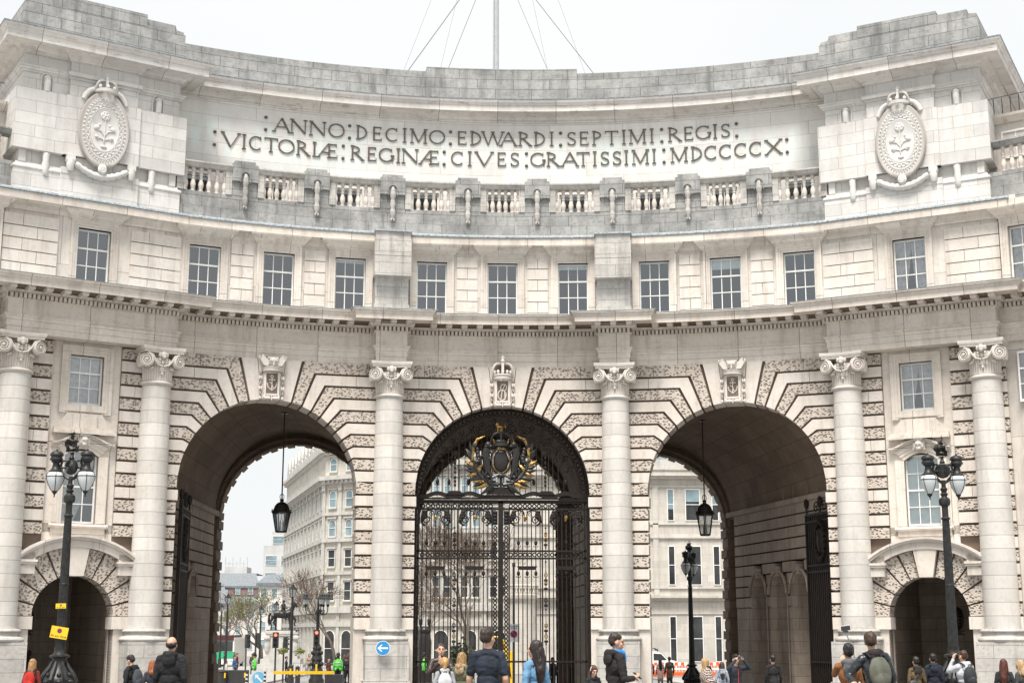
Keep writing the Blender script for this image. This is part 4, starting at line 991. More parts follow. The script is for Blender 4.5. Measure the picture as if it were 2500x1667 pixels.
# ---------------------------------------------------------------- vaulted passages
BACK = {-8.98: (-9.05, 40.2), 0.: (-.02, 40.2), 8.98: (7.15, 40.2)}
RB, ZB = 3.42, 7.0
for c in SCN:
    A = Vector(fC((c, .94, 0))); B = Vector(BACK[c]+(0,)); ta = Vector((cos(c/30), -sin(c/30), 0)); tb = Vector((1, 0, 0))
    v = MB(); nt = 18; rtA, rtB = 3.78, 3.56; na = 26; rows = []
    ZB = {-8.98: 7.35, 0.: 7.2, 8.98: 7.0}[c]
    L = (B-A).length
    def sect(u):
        C_ = A.lerp(B, u); T_ = ta.lerp(tb, u).normalized(); zs = ZS+.1+(ZB+.35-ZS-.1)*u
        return C_, T_, zs
    def path():
        return [(-1, 0.)]+[(-1, z) for z in ()]+[(-cos(pi*i/na), None, sin(pi*i/na)) for i in range(na+1)]
    uvs = []
    for q in range(nt+1):
        C_, T_, zs = sect(q/nt); row = []; rt = rtA+(rtB-rtA)*q/nt
        for i in range(na+1):
            th = pi*i/na; row.append((C_.x-T_.x*rt*cos(th), C_.y-T_.y*rt*cos(th), zs+rt*sin(th)))
        rows.append(row)
    ids = v.grid(rows)
    um = {}
    for q in range(nt+1):
        for i in range(na+1): um[tuple(v.V[ids[q][i]])] = (L*q/nt, rt*pi*i/na)
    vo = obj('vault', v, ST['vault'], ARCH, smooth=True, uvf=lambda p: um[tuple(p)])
    # side walls with channelled courses and arched niches
    for sg in (-1, 1):
        C0, T0, zs0 = sect(0); C1, T1, zs1 = sect(1)
        P0 = C0+T0*sg*rtA; P1 = C1+T1*sg*rtB; D = (P1-P0); Lw = D.length; D.normalize(); Nn = Vector((D.y, -D.x, 0))
        if (C0-P0).dot(Nn) < 0: Nn = -Nn
        def fw(p, P0=P0, D=D, Nn=Nn): q = P0+D*p[0]-Nn*p[1]; return (q.x, q.y, p[2])
        w = MB(fw)
        nic = [3.9, 6.1, 8.3] if sg > 0 else [6.2]
        if c == 0. or (c > 0 and sg < 0): nic = []
        dp = .75 if nic else .02
        w.box(0, Lw, dp, dp+.04, 0, zs0+.2)
        nw = .82; nz = 3.9
        def clip(a, b, z0, z1):
            segs = [(a, b)]
            for n_ in nic:
                if z0 < nz+nw+.15:
                    zz = max(z0, nz); hw = nw+.12 if z0 < nz else sqrt(max(0, (nw+.15)**2-(zz-nz)**2))
                    if hw <= 0: continue
                    out = []
                    for p, q in segs:
                        if q <= n_-hw or p >= n_+hw: out.append((p, q))
                        else:
                            if p < n_-hw: out.append((p, n_-hw))
                            if q > n_+hw: out.append((n_+hw, q))
                    segs = out
            return segs
        z = 0.0; k = 0
        Zs = [0, .5]+[Z0-.45*4+.456*i for i in range(0, 15)]
        for z0, z1 in zip(Zs, Zs[1:]):
            for a, b in clip(.02, Lw-.9, z0, z1): w.box(a, b, -.09 if z0 > 3 else -.06, dp+.02, z0+(.03 if z0 > 3 else .0), z1-(.03 if z0 > 3 else .0))
        w.box(0, Lw, -.16, .02, zs0-.25, zs0-.02); w.box(.0, .4, -.2, .02, 0, zs0)
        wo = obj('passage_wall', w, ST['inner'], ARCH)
        nb = MB(fw)
        for n_ in nic:
            m = 12; Pn = [(n_-nw, 0.)]+[(n_-nw*cos(pi*i/m), nz+nw*sin(pi*i/m)) for i in range(m+1)]+[(n_+nw, 0.)]
            Po = [(n_-nw-.14, 0.)]+[(n_-(nw+.14)*cos(pi*i/m), nz+(nw+.14)*sin(pi*i/m)) for i in range(m+1)]+[(n_+nw+.14, 0.)]
            for i in range(len(Pn)-1):
                nb.grid([[(Po[i][0], -.10, Po[i][1]), (Pn[i][0], -.10, Pn[i][1]), (Pn[i][0], .74, Pn[i][1])], [(Po[i+1][0], -.10, Po[i+1][1]), (Pn[i+1][0], -.10, Pn[i+1][1]), (Pn[i+1][0], .74, Pn[i+1][1])]])
            P2 = [(n_-(nw+.14)*cos(pi*i/m), -.16, nz+(nw+.14)*sin(pi*i/m)) for i in range(m+1)]; nb.tube(P2, .06, 6)
            nb.prism([(n_-.07, nz+nw-.1), (n_+.07, nz+nw-.1), (n_+.12, nz+nw+.3), (n_-.12, nz+nw+.3)], -.22, 0)
        if nic:
            obj('niche_surround', nb, ST['inner'], wo)
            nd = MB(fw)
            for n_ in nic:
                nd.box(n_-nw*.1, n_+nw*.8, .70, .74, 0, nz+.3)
            # dark sheet stands in for the shaded half of each niche
            obj('niche_shade', nd, ST['vault'], wo)
        # high arched windows under the vault
        if c != 0.:
            hw = MB(fw)
            for x in ((2.6, 5.0) if sg > 0 else (2.2, 4.4)):
                m = 8
                Pn = [(x-.5, zs0+.0)]+[(x-.5*cos(pi*i/m), zs0+1.3+.5*sin(pi*i/m)) for i in range(m+1)]+[(x+.5, zs0+.0)]
                for (xa, za), (xb, zb) in zip(Pn, Pn[1:]): hw.quad((xa, -.0, za), (xa, .55, za), (xb, .55, zb), (xb, -.0, zb))
            obj('window_recess', hw, ST['inner'], wo)
    # back ring, rusticated
    br = MB(); bx, by = BACK[c]
    br.f = lambda p, bx=bx, by=by: (bx+p[0], by+p[1], p[2])
    nv = 27
    for i in range(nv):
        a0, a1 = pi*i/nv+.012, pi*(i+1)/nv-.012
        ri = RB if i % 2 == 0 else RB+.07
        poly = [(-ri*cos(a0), ZB+ri*sin(a0)), (-ri*cos(a1), ZB+ri*sin(a1)), (-4.3*cos(a1), ZB+4.3*sin(a1)), (-4.3*cos(a0), ZB+4.3*sin(a0))]
        br.prism(poly[::-1], 0, 1.3)
    j = 0; z = .55
    for sg in (-1, 1):
        for j in range(14):
            z0 = ZB-.456*(j+1); r0 = RB+(.07 if j % 2 else 0); x0, x1 = sorted((sg*r0, sg*4.3)); br.box(x0, x1, 0, 1.3, z0+.045, z0+.456-.04)
        x0, x1 = sorted((sg*(RB-.03), sg*4.3)); br.box(x0, x1, 0, 1.3, 0, ZB-.456*14)
        x0, x1 = sorted((sg*(RB+.1), sg*4.3)); br.box(x0, x1, .05, 1.28, 0, ZB)
    n = 24
    for i in range(n):
        a0, a1 = pi*i/n, pi*(i+1)/n; r1 = RB+.1; poly = [(-r1*cos(a0), ZB+r1*sin(a0)), (-r1*cos(a1), ZB+r1*sin(a1)), (-4.4*cos(a1), ZB+4.4*sin(a1)), (-4.4*cos(a0), ZB+4.4*sin(a0))]
        br.prism(poly[::-1], .05, 1.28)
    obj('rear_archway', br, ST['vault'], ARCH)
    sm = MB(); sm.f = br.f
    sm.tube([(-(RB+.16)*cos(pi*i/24), -.12, ZB+.08+(RB+.16)*sin(pi*i/24)) for i in range(25)], .10, 6)
    sm.tube([(-(RB+.02)*cos(pi*i/24), -.02, ZB+(RB+.02)*sin(pi*i/24)) for i in range(25)], .05, 6)
    obj('arch_moulding', sm, ST['vault'], ARCH, smooth=50)
# rear face of the building
rw = MB()
rw.box(-30, -9.05-3.8, 40.6, 41.4, 0, 24); rw.box(-9.05+3.8, -3.8, 40.6, 41.4, 0, 24); rw.box(3.8, 7.15-3.8 if 7.15-3.8 > 3.8 else 3.9, 40.6, 41.4, 0, 24); rw.box(7.15+3.8, 30, 40.6, 41.4, 0, 24)
rw.box(-30, 30, 40.65, 41.35, 11.6, 24)
obj('rear_wall', rw, ST['smooth'], ARCH)
SINK = False
# ---------------------------------------------------------------- gates, lanterns, lamp posts, signs
M['glow'] = plain('opal glass', (.60, .64, .65, 1), .35, 0, .04, 3)
M['lglass'] = glassm('lantern glass', .7, .10)
M['polegrey'] = plain('grey white pole paint', (.42, .44, .455, 1), .5, 0, .1)
M['yellow'] = plain('yellow paint', (.80, .52, .02, 1), .5, 0, .08)
M['orange'] = plain('orange plastic', (.80, .13, .03, 1), .5, 0, .1)
M['blue'] = plain('blue sign face', (.02, .24, .55, 1), .4, 0, .05)
M['lblue'] = plain('pale blue sign face', (.16, .45, .72, 1), .4, 0, .05)
M['dblue'] = plain('dark blue sign face', (.02, .035, .16, 1), .4, 0, .05)
M['red'] = plain('red sign face', (.60, .03, .03, 1), .4, 0, .05)
M['steel'] = plain('galvanised steel', (.30, .31, .32, 1), .45, .6, .15)
M['dgrey'] = plain('dark grey plastic', (.035, .037, .04, 1), .5, 0, .2)
M['postblack'] = plain('weathered black lamp paint', (.020, .021, .021, 1), .45, 0, .45, 9, c2=(.008, .008, .008, 1), spec=.4)
def text(name, s, size, mat, parent, loc, rot=(pi/2, 0, 0), ext=.002, align='CENTER'):
    cu = bpy.data.curves.new(name, 'FONT'); cu.body = s; cu.size = size; cu.extrude = ext; cu.align_x = align; cu.align_y = 'CENTER'; cu.resolution_u = 3
    o = bpy.data.objects.new(name, cu); COL.objects.link(o); bpy.context.view_layer.update()
    me = bpy.data.meshes.new_from_object(o.evaluated_get(bpy.context.evaluated_depsgraph_get())); bpy.data.objects.remove(o); me.materials.clear(); me.materials.append(mat)
    n = bpy.data.objects.new(name, me); COL.objects.link(n); n.parent = parent; n.location = loc; n.rotation_euler = rot; return n
def stick(P, r, mb, n=5): mb.tube(P, r, n)

# centre gate
GT = thing('iron_gate', 'tall closed black iron double gate with gilded royal arms filling the middle archway', 'gate', (0, 30.5, 0))
fg = lambda p: p
fr = MB()
for s in (-1, 1):
    fr.box(s*3.41-.13 if s > 0 else s*3.41-.11, s*3.41+.11 if s > 0 else s*3.41+.13, -.16, .16, 0, 7.42)
    fr.box(s*3.38-.17, s*3.38+.17, -.2, .2, 7.3, 7.42); fr.box(s*3.22-.03, s*3.22+.03, -.04, .04, 0, 7.3)
fr.box(-3.4, 3.4, -.09, .09, 7.24, 7.36); fr.box(-3.4, 3.4, -.13, .13, 7.33, 7.37); fr.box(-3.3, 3.3, -.03, .03, 7.02, 7.06)
n = 60; P = []
for i in range(n+1):
    x = -3.35+6.7*i/n; z = 7.56+(.075*cos(2*pi*(abs(x)-2.5)/1.25) if abs(x) > .65 else -.06); P.append((x, z))
for (x0, z0), (x1, z1) in zip(P, P[1:]): fr.prism([(x0, z0-.085), (x1, z1-.075), (x1, z1+.075), (x0, z0+.075)], -.08, .08)
for x in (-1.82, 1.72): fr.prism([(x-.36, 7.58), (x+.36, 7.58), (x+.2, 7.72), (x-.2, 7.72)], -.12, .12)
fr.prism([(-.6, 7.6), (.52, 7.6), (.28, 7.86), (-.36, 7.86)], -.14, .14)
fr.box(-.135, .055, -.09, .09, .05, 7.3)
for x in (-.37, .29): fr.box(x-.028, x+.028, -.03, .03, .1, 7.1)
for z in (5.10, 5.38, 1.22, .34, .14): fr.box(-3.3, 3.3, -.04, .04, z, z+.07)
fr.box(-3.3, 3.3, -.05, .05, 6.99, 7.06)
obj('gate_frame', fr, M['iron'], GT)
bars = MB(); CL = (-1.82, 1.70); X = []
x = -3.06
while x < 3.15:
    if abs(x+.04) > .38 and all(abs(x-c) > .10 for c in CL): X.append(x)
    x += .1685
for x in X: bars.box(x-.019, x+.019, -.019, .019, .1, 6.55 if 0 else 7.03)
for c in CL:
    for q in (-.13, .13): bars.box(c+q-.026, c+q+.026, -.02, .02, .1, 7.2)
obj('bars', bars, M['iron'], GT)
orn = MB()
def ringband(z, x0, x1, r, mb, t=.023, step=.172):
    n = int((x1-x0)/step)
    for i in range(n): mb.ring((x0+(i+.5)*(x1-x0)/n, 0, z), r, r, t, 12, 4)
for a, b in ((-3.15, -1.98), (-1.92, -1.72), (-1.66, -.34), (.26, 1.54), (1.6, 1.8), (1.86, 3.15)):
    ringband(7.145, a, b, .070, orn); ringband(5.275, a, b, .070, orn)
for s in (-.25, .175):
    for i in range(32): orn.ring((s, 0, 1.4+i*.158), .060, .066, .022, 10, 4)
    orn.box(s-.09, s+.09, -.05, .05, 6.42, 6.95)
    for i in range(4): orn.ell((s, -.05, 6.5+i*.13), (.08, .06, .07), 8, 5)
panels = [(-3.15, -1.97), (-1.67, -.38), (.30, 1.55), (1.85, 3.15)]
gold = MB()
for a, b in panels:
    m = (a+b)/2; w = (b-a)/2
    for s in (-1, 1):
        orn.spiral((m+s*w*.62, -.02, 6.60), .20, .03, 1.9, -pi/2, .030, .018, s, k=5)
        orn.tube([(m+s*.05, -.02, 6.78), (m+s*.08, -.02, 6.92), (m+s*.22, -.02, 6.97), (m+s*w*.62, -.02, 6.95), (m+s*w*.93, -.02, 6.75), (m+s*w*.95, -.02, 6.5), (m+s*w*.7, -.02, 6.38)], .028, 5)
        orn.spiral((m+s*.16, -.02, 6.83), .09, .02, 1.3, pi/2, .016, .010, -s, k=4)
        orn.spiral((m+s*w*.40, -.02, 6.70), .06, .02, 1.2, 0, .012, .008, s, k=4)
        for q, (dx, dz, r) in enumerate(((.74, 6.90, .10), (.80, 6.80, .11), (.84, 6.70, .10), (.68, 6.82, .08), (.72, 6.72, .09), (.86, 6.60, .07))): orn.ell((m+s*w*dx, -.03, dz), (r, .05, r*.8), 7, 5, Matrix.Rotation(s*q*.7, 3, 'Y'))
    gold.ell((m, -.04, 6.70), (.085, .07, .10), 9, 6); gold.ell((m-.03, -.05, 6.60), (.05, .05, .07), 7, 5)
    xs = [x for x in X if a < x < b]; st = [xs[len(xs)//2+k] for k in (-2, 0, 2) if 0 <= len(xs)//2+k < len(xs)]
    for x in st:
        for z in (5.72, 4.56):
            orn.ell((x, 0, z), (.065, .06, .10), 8, 6); orn.tube([(x-.10, 0, z-.10), (x-.05, 0, z-.15), (x, 0, z-.12), (x+.05, 0, z-.15), (x+.10, 0, z-.10)], .014, 4)
    xm = st[1]; orn.prism([(xm-.30, 4.70), (xm+.30, 4.70), (xm+.40, 4.84), (xm-.40, 4.84)], -.06, .06)
for ci, c in enumerate(CL):
    orn.tube([(c, 0, .3), (c, 0, 7.0)], .014, 4)
    for z in (6.3, 6.1, 5.55, 5.0, 4.6, 4.35, 4.15, 3.4, 3.2, 2.55, 2.3, 1.9):
        orn.ell((c, -.01, z), (.035, .035, .05), 6, 4)
    for k, z in enumerate((6.05, 5.85, 4.5, 4.18, 3.55, 2.6, 2.2)):
        (gold if (ci and z != 3.55) or z in (4.18, 2.2) else orn).ring((c, -.03, z), .055, .085, .020, 10, 5); orn.ell((c, -.02, z-.2), (.085, .04, .06), 6, 4)
obj('scrollwork', orn, M['iron'], GT); obj('gilt_bosses', gold, M['gold'], GT, smooth=40)
# lunette grille
lu = MB(); n = 40
for r, t in ((3.34, .045), (3.06, .022)):
    lu.tube([(-r*cos(pi*i/n), 0, 7.6+r*sin(pi*i/n)) for i in range(n+1)], t, 6)
for i in range(56):
    a = pi*(i+.5)/56; lu.ring((-3.2*cos(a), 0, 7.6+3.2*sin(a)), .085, .085, .018, 10, 4)
x = -2.94
while x < 3:
    zt = 7.6+sqrt(max(0, 3.02**2-x*x))
    if zt > 7.9 and all(abs(x-c) > .1 for c in CL): lu.box(x-.014, x+.014, -.014, .014, 7.5, zt-(.35+.25*abs(sin(x*2.1)) if zt > 9 else .1))
    x += .2145
for c in CL:
    zt = 7.6+sqrt(3.02**2-c*c)
    for q in (-.13, .13): lu.box(c+q-.016, c+q+.016, -.016, .016, 7.5, zt)
    lu.tube([(c, 0, 7.7), (c, 0, zt-.3)], .016, 5)
    for z in (7.95, 8.1, 8.25, 8.45, 8.62, 8.8, 9.0): lu.ell((c, 0, z), (.05, .05, .08), 6, 5)
    lu.ell((c, 0, 9.18), (.13, .05, .13), 4, 4)
for x in (-2.5, -2.05, -1.3, 1.25, 2.15, 2.5): lu.ell((x, 0, 8.06), (.07, .06, .12), 8, 6); lu.tube([(x-.1, 0, 7.98), (x-.05, 0, 7.92), (x, 0, 7.95), (x+.05, 0, 7.92), (x+.1, 0, 7.98)], .013, 4)
for sg in (-1, 1):
    for a, r in ((50, 2.72), (68, 2.72), (80, 2.6), (32, 2.75)):
        th = radians(a); lu.spiral((sg*r*cos(th)-.04, 0, 7.6+r*sin(th)), .2, .03, 1.6, pi/2+sg*.8, .018, .011, sg, k=4)
    lu.tube([(sg*2.2, 0, 9.35), (sg*1.7, 0, 9.6), (sg*1.2, 0, 10.05), (sg*.7, 0, 10.15)], .02, 5)
for sg in (-1, 1):
    for a in range(20, 90, 9):
        th = radians(a); r = 2.86
        lu.spiral((sg*r*cos(th), 0, 7.6+r*sin(th)), .13, .02, 1.5, th, .017, .012, sg, k=4); r = 2.45
        lu.spiral((sg*r*cos(th+.08), 0, 7.6+r*sin(th+.08)), .15, .03, 1.3, th+2, .015, .010, -sg, k=4)
        lu.ell((sg*2.68*cos(th), 0, 7.6+2.68*sin(th)), (.09, .03, .07), 6, 4)
lu.box(-3.3, 3.3, -.03, .03, 7.40, 7.46)
obj('lunette_grille', lu, M['iron'], GT)
# royal arms
am = MB(); gl = MB(); cx = -.04
am.ell((cx, -.16, 8.88), (.30, .12, .44), 18, 12)
am.ring((cx, -.18, 8.88), .37, .50, .05, 24, 6); gl.ring((cx, -.235, 8.88), .335, .47, .016, 24, 5); gl.ring((cx, -.2, 8.86), .43, .55, .012, 24, 4)
am.lathe([(.28, 0), (.36, .04), (.35, .14), (.30, .16)], (cx, -.12, 9.40), 14, pi, 2*pi); gl.tube([(cx+.34*cos(pi+pi*i/12), -.13+.3*sin(pi+pi*i/12)*.8, 9.45) for i in range(13)], .022, 5)
for s in (-1, 1):
    P = [(cx+s*.40*cos(pi/2*t/7)**.6, -.2, 9.56+.42*sin(pi/2*t/7)) for t in range(8)]; am.tube(P, .035, 6)
    gl.tube([(cx+s*.3*cos(pi/2*t/7), -.3, 9.62+.1*cos(t)) for t in range(5)], .03, 5)
am.box(cx-.035, cx+.035, -.32, -.2, 9.5, 9.98); am.ell((cx, -.15, 9.62), (.28, .1, .12), 10, 6)
gl.ell((cx-.06, -.2, 10.20), (.13, .07, .07), 8, 6); gl.ell((cx-.15, -.2, 10.3), (.07, .06, .08), 8, 6); gl.tube([(cx+.05, -.2, 10.22), (cx+.16, -.2, 10.16), (cx+.18, -.2, 10.32)], .03, 5)
for q in (-.12, -.02, .04): gl.tube([(cx+q, -.2, 10.18), (cx+q, -.2, 10.04)], .028, 5)
for s in (-1, 1):   # supporters: rearing lion and unicorn
    B = [(.50, 8.42, .13), (.54, 8.66, .15), (.56, 8.92, .16), (.60, 9.16, .17), (.55, 9.36, .14)]
    am.tube([(cx+s*x, -.18, z) for x, z, r in B], [r for x, z, r in B], 8)
    am.ell((cx+s*.50, -.2, 9.50), (.15, .12, .14), 9, 7); am.ell((cx+s*.40, -.24, 9.44), (.09, .08, .07), 8, 5)
    am.tube([(cx+s*.54, -.2, 9.2), (cx+s*.42, -.25, 9.24), (cx+s*.36, -.26, 9.12)], [.07, .055, .045], 6); am.tube([(cx+s*.56, -.2, 9.0), (cx+s*.42, -.25, 8.98), (cx+s*.38, -.26, 8.86)], [.07, .055, .045], 6)
    am.tube([(cx+s*.52, -.2, 8.5), (cx+s*.60, -.22, 8.3), (cx+s*.48, -.22, 8.14)], [.1, .07, .05], 6); am.tube([(cx+s*.50, -.2, 8.5), (cx+s*.40, -.24, 8.3), (cx+s*.36, -.24, 8.16)], [.1, .07, .05], 6)
    am.tube([(cx+s*.66, -.14, 8.6), (cx+s*.80, -.14, 8.8), (cx+s*.74, -.14, 9.05)], [.03, .035, .05], 5)
    if s > 0: gl.tube([(cx+s*.5, -.22, 9.6), (cx+s*.42, -.24, 9.86)], [.02, .005], 5); am.tube([(cx+.6, -.2, 9.5), (cx+.66, -.2, 9.3), (cx+.7, -.2, 9.1)], [.06, .07, .04], 6)
    else:
        for q in range(5): am.ell((cx+s*(.56+.03*q), -.2, 9.42-.09*q), (.11, .1, .08), 7, 5)
    # acanthus sprays sweeping up each side
    main = [(.10, 7.95), (.45, 8.02), (.78, 8.25), (1.02, 8.6), (1.12, 9.0), (1.08, 9.40), (.92, 9.72), (.62, 9.86)]
    am.tube([(cx+s*x, -.13, z) for x, z in main[:5]], [.09, .11, .11, .10, .08], 6); gl.tube([(cx+s*x, -.14, z) for x, z in main[3:]], [.05, .085, .08, .06, .012], 6)
    for q in range(9): am.ell((cx+s*(.45+.05*q), -.08, 8.08+.07*q), (.12, .05, .10), 7, 5)
    for q in range(7): am.ell((cx+s*(.80+.02*q), -.08, 8.55+.13*q), (.13-.008*q, .05, .10), 7, 5)
    def leaf(mb, x, z, a, L, w, s=s):
        d = Vector((cos(a), 0, sin(a))); nn = Vector((-d.z, 0, d.x)); b0 = Vector((x, -.13, z)); P = []
        for q in range(6):
            u = q/5; P.append(b0+d*L*u+nn*.28*L*u*u)
        mb.tube([(cx+s*p.x, p.y-.02*sin(pi*i/5), p.z) for i, p in enumerate(P)], [w*.7, w, w*.95, w*.75, w*.45, .006], 5)
    for i, (x, z, a, L) in enumerate(((.98, 8.5, -10, .34), (1.05, 8.7, 15, .34), (1.1, 8.95, 40, .36), (1.12, 9.2, 62, .36), (.96, 8.4, -30, .30), (.8, 8.25, -25, .42), (.7, 8.15, -50, .40), (.5, 8.02, -35, .5), (.35, 7.95, -55, .5), (1.08, 9.35, 95, .3), (.9, 8.45, 110, .3), (1.0, 8.8, 150, .22), (.3, 8.0, -75, .36), (.62, 8.1, -15, .45), (1.03, 8.6, 2, .3), (1.1, 9.1, 28, .3))):
        leaf(gl if i % 3 == 1 else am, x, z, radians(a), L*1.2, .095)
    am.tube([(cx+s*.05, -.2, 8.36), (cx+s*.35, -.22, 8.22), (cx+s*.62, -.2, 8.3), (cx+s*.5, -.2, 8.08), (cx+s*.2, -.2, 8.12)], .055, 6)
    am.ring((cx+s*.17, -.05, 7.98), .11, .07, .025, 10, 5)
am.ell((cx, -.2, 8.30), (.16, .09, .10), 8, 6); am.box(cx-.05, cx+.05, -.1, 0, 7.8, 8.3)
obj('coat_of_arms', am, M['black'], GT, smooth=40); obj('gilt_foliage', gl, M['gold'], GT, smooth=40)

# open leaves of the side gates
def leafgate(name, label, hx, hy, dx, dy, w, h):
    t = thing(name, label, 'gate', (hx, hy, 0), atan2(dy, dx), 'folded gate leaves in the side archways')
    f = MB(); f.box(0, .14, -.07, .07, 0, h); f.box(w-.08, w, -.05, .05, 0, h-.25)
    for z in (.15, 1.2, 4.6, 4.85, h-.55, h-.28): f.box(0, w, -.04, .04, z, z+.07)
    obj('gate_frame', f, M['iron'], t)
    b = MB(); n = 15
    for i in range(n): x = .2+(w-.3)*i/(n-1); b.box(x-.03, x+.03, -.03, .03, .1, h-.3)
    obj('bars', b, M['iron'], t)
    o = MB(); m = w/2
    for sy in (-1, 1):
        for i in range(20):
            a = 2*pi*i/20; o.ell((m+.42*cos(a), sy*.06, 5.8+.72*sin(a)), (.11, .07, .11), 7, 5)
        o.ell((m, sy*.05, 5.8), (.26, .10, .5), 10, 8); o.ell((m, sy*.1, 6.1), (.14, .07, .14), 8, 5)
    for i in range(8): o.ring((.3+(w-.5)*i/7, 0, 4.74), .07, .07, .015, 8, 4)
    o.spiral((m-.4, 0, h+.0), .25, .04, 1.5, 0, .03, .02, 1); o.spiral((m+.4, 0, h+.0), .25, .04, 1.5, pi, .03, .02, -1)
    for x in (m, .1, w-.1): o.ell((x, 0, h+.22), (.1, .1, .2), 8, 6); o.tube([(x, 0, h-.2), (x, 0, h+.1)], .04, 6)
    obj('scrollwork', o, M['iron'], t, smooth=40)
    return t
leafgate('gate_leaf', 'folded dark iron gate leaf against the left archway wall', -12.05, 28.9, -.06, 1, 2.7, 7.2)
leafgate('gate_leaf', 'folded dark iron gate leaf against the right archway wall', 12.5, 28.35, -.15, .99, 2.9, 7.1)
leafgate('gate_leaf', 'small iron gate leaf standing open inside the right pedestrian arch', 17.15, 26.6, -.1, 1, 1.3, 3.1)['group'] = 'pedestrian gates'
t = bpy.data.objects['gate_leaf.002']; t.scale = (.8, 1, .49); t.location = (16.45, 26.5, 0)
leafgate('gate_leaf', 'small dark iron gate leaf at the left edge inside the left pedestrian arch', -17.0, 26.6, .1, 1, 1.3, 3.1)['group'] = 'pedestrian gates'
t = bpy.data.objects['gate_leaf.003']; t.scale = (.8, 1, .49)

# hanging lanterns
def lantern(x, y, ztop, zr, zb, label):
    t = thing('hanging_lantern', label, 'lantern', (x, y, zb), .25, 'lanterns hanging in the side archways')
    H_ = zr-zb; r = MB(); r.tube([(0, 0, H_-.1), (0, 0, ztop-zb)], .028, 6); r.lathe([(.16, 0), (.14, .05), (.04, .08)], (0, 0, ztop-zb-.08), 10); obj('rod', r, M['black'], t)
    b = MB(); k = 6; q = [(.27, 0), (.30, .04), (.27, .07)]
    b.lathe([(.001, 0), (.25, 0), (.27, .05), (.25, .07), (.23, .05), (.001, .04)], n=6)
    b.lathe([(.46, .84), (.50, .87), (.40, .92), (.38, .98), (.36, 1.0), (.33, 1.10), (.25, 1.20), (.16, 1.26), (.09, 1.28), (.08, 1.34), (.12, 1.36), (.07, 1.40), (.001, 1.42)], n=18)
    b.lathe([(.40, .80), (.44, .80), (.46, .84), (.36, .85)], n=6)
    for i in range(6):
        a = 2*pi*i/6; b.tube([(.25*cos(a), .25*sin(a), .03), (.41*cos(a), .41*sin(a), .82)], .022, 4)
        b.ell((.44*cos(a), .44*sin(a), .93), (.03, .03, .06), 6, 4)
    b.ring((0, 0, 1.50), .10, .12, .018, 12, 5)
    b.V = [(x_*.86, y_*.86, z_*H_/1.5) for x_, y_, z_ in b.V]
    obj('lantern_frame', b, M['black'], t, smooth=35)
    g = MB(); g.lathe([(.24, .06), (.40, .80)], n=6, cap=False); g.V = [(x_*.86, y_*.86, z_*H_/1.5) for x_, y_, z_ in g.V]; obj('glass_panels', g, M['lglass'], t)
    c = MB()
    for i in range(3): a = 2*pi*i/3; c.lathe([(.03, .1), (.03, .42), (.01, .45)], (.07*cos(a), .07*sin(a), 0), 8); c.tube([(.07*cos(a), .07*sin(a), .45), (0, 0, .6), (0, 0, .8)], .01, 4)
    obj('candle_lamps', c, M['white'], t)
    return t
lantern(-8.80, 33, 11.16, 7.7, 6.27, 'black hexagonal lantern hanging on a long rod in the left archway')
lantern(8.36, 33, 10.95, 7.72, 6.18, 'black hexagonal lantern hanging on a long rod in the right archway')

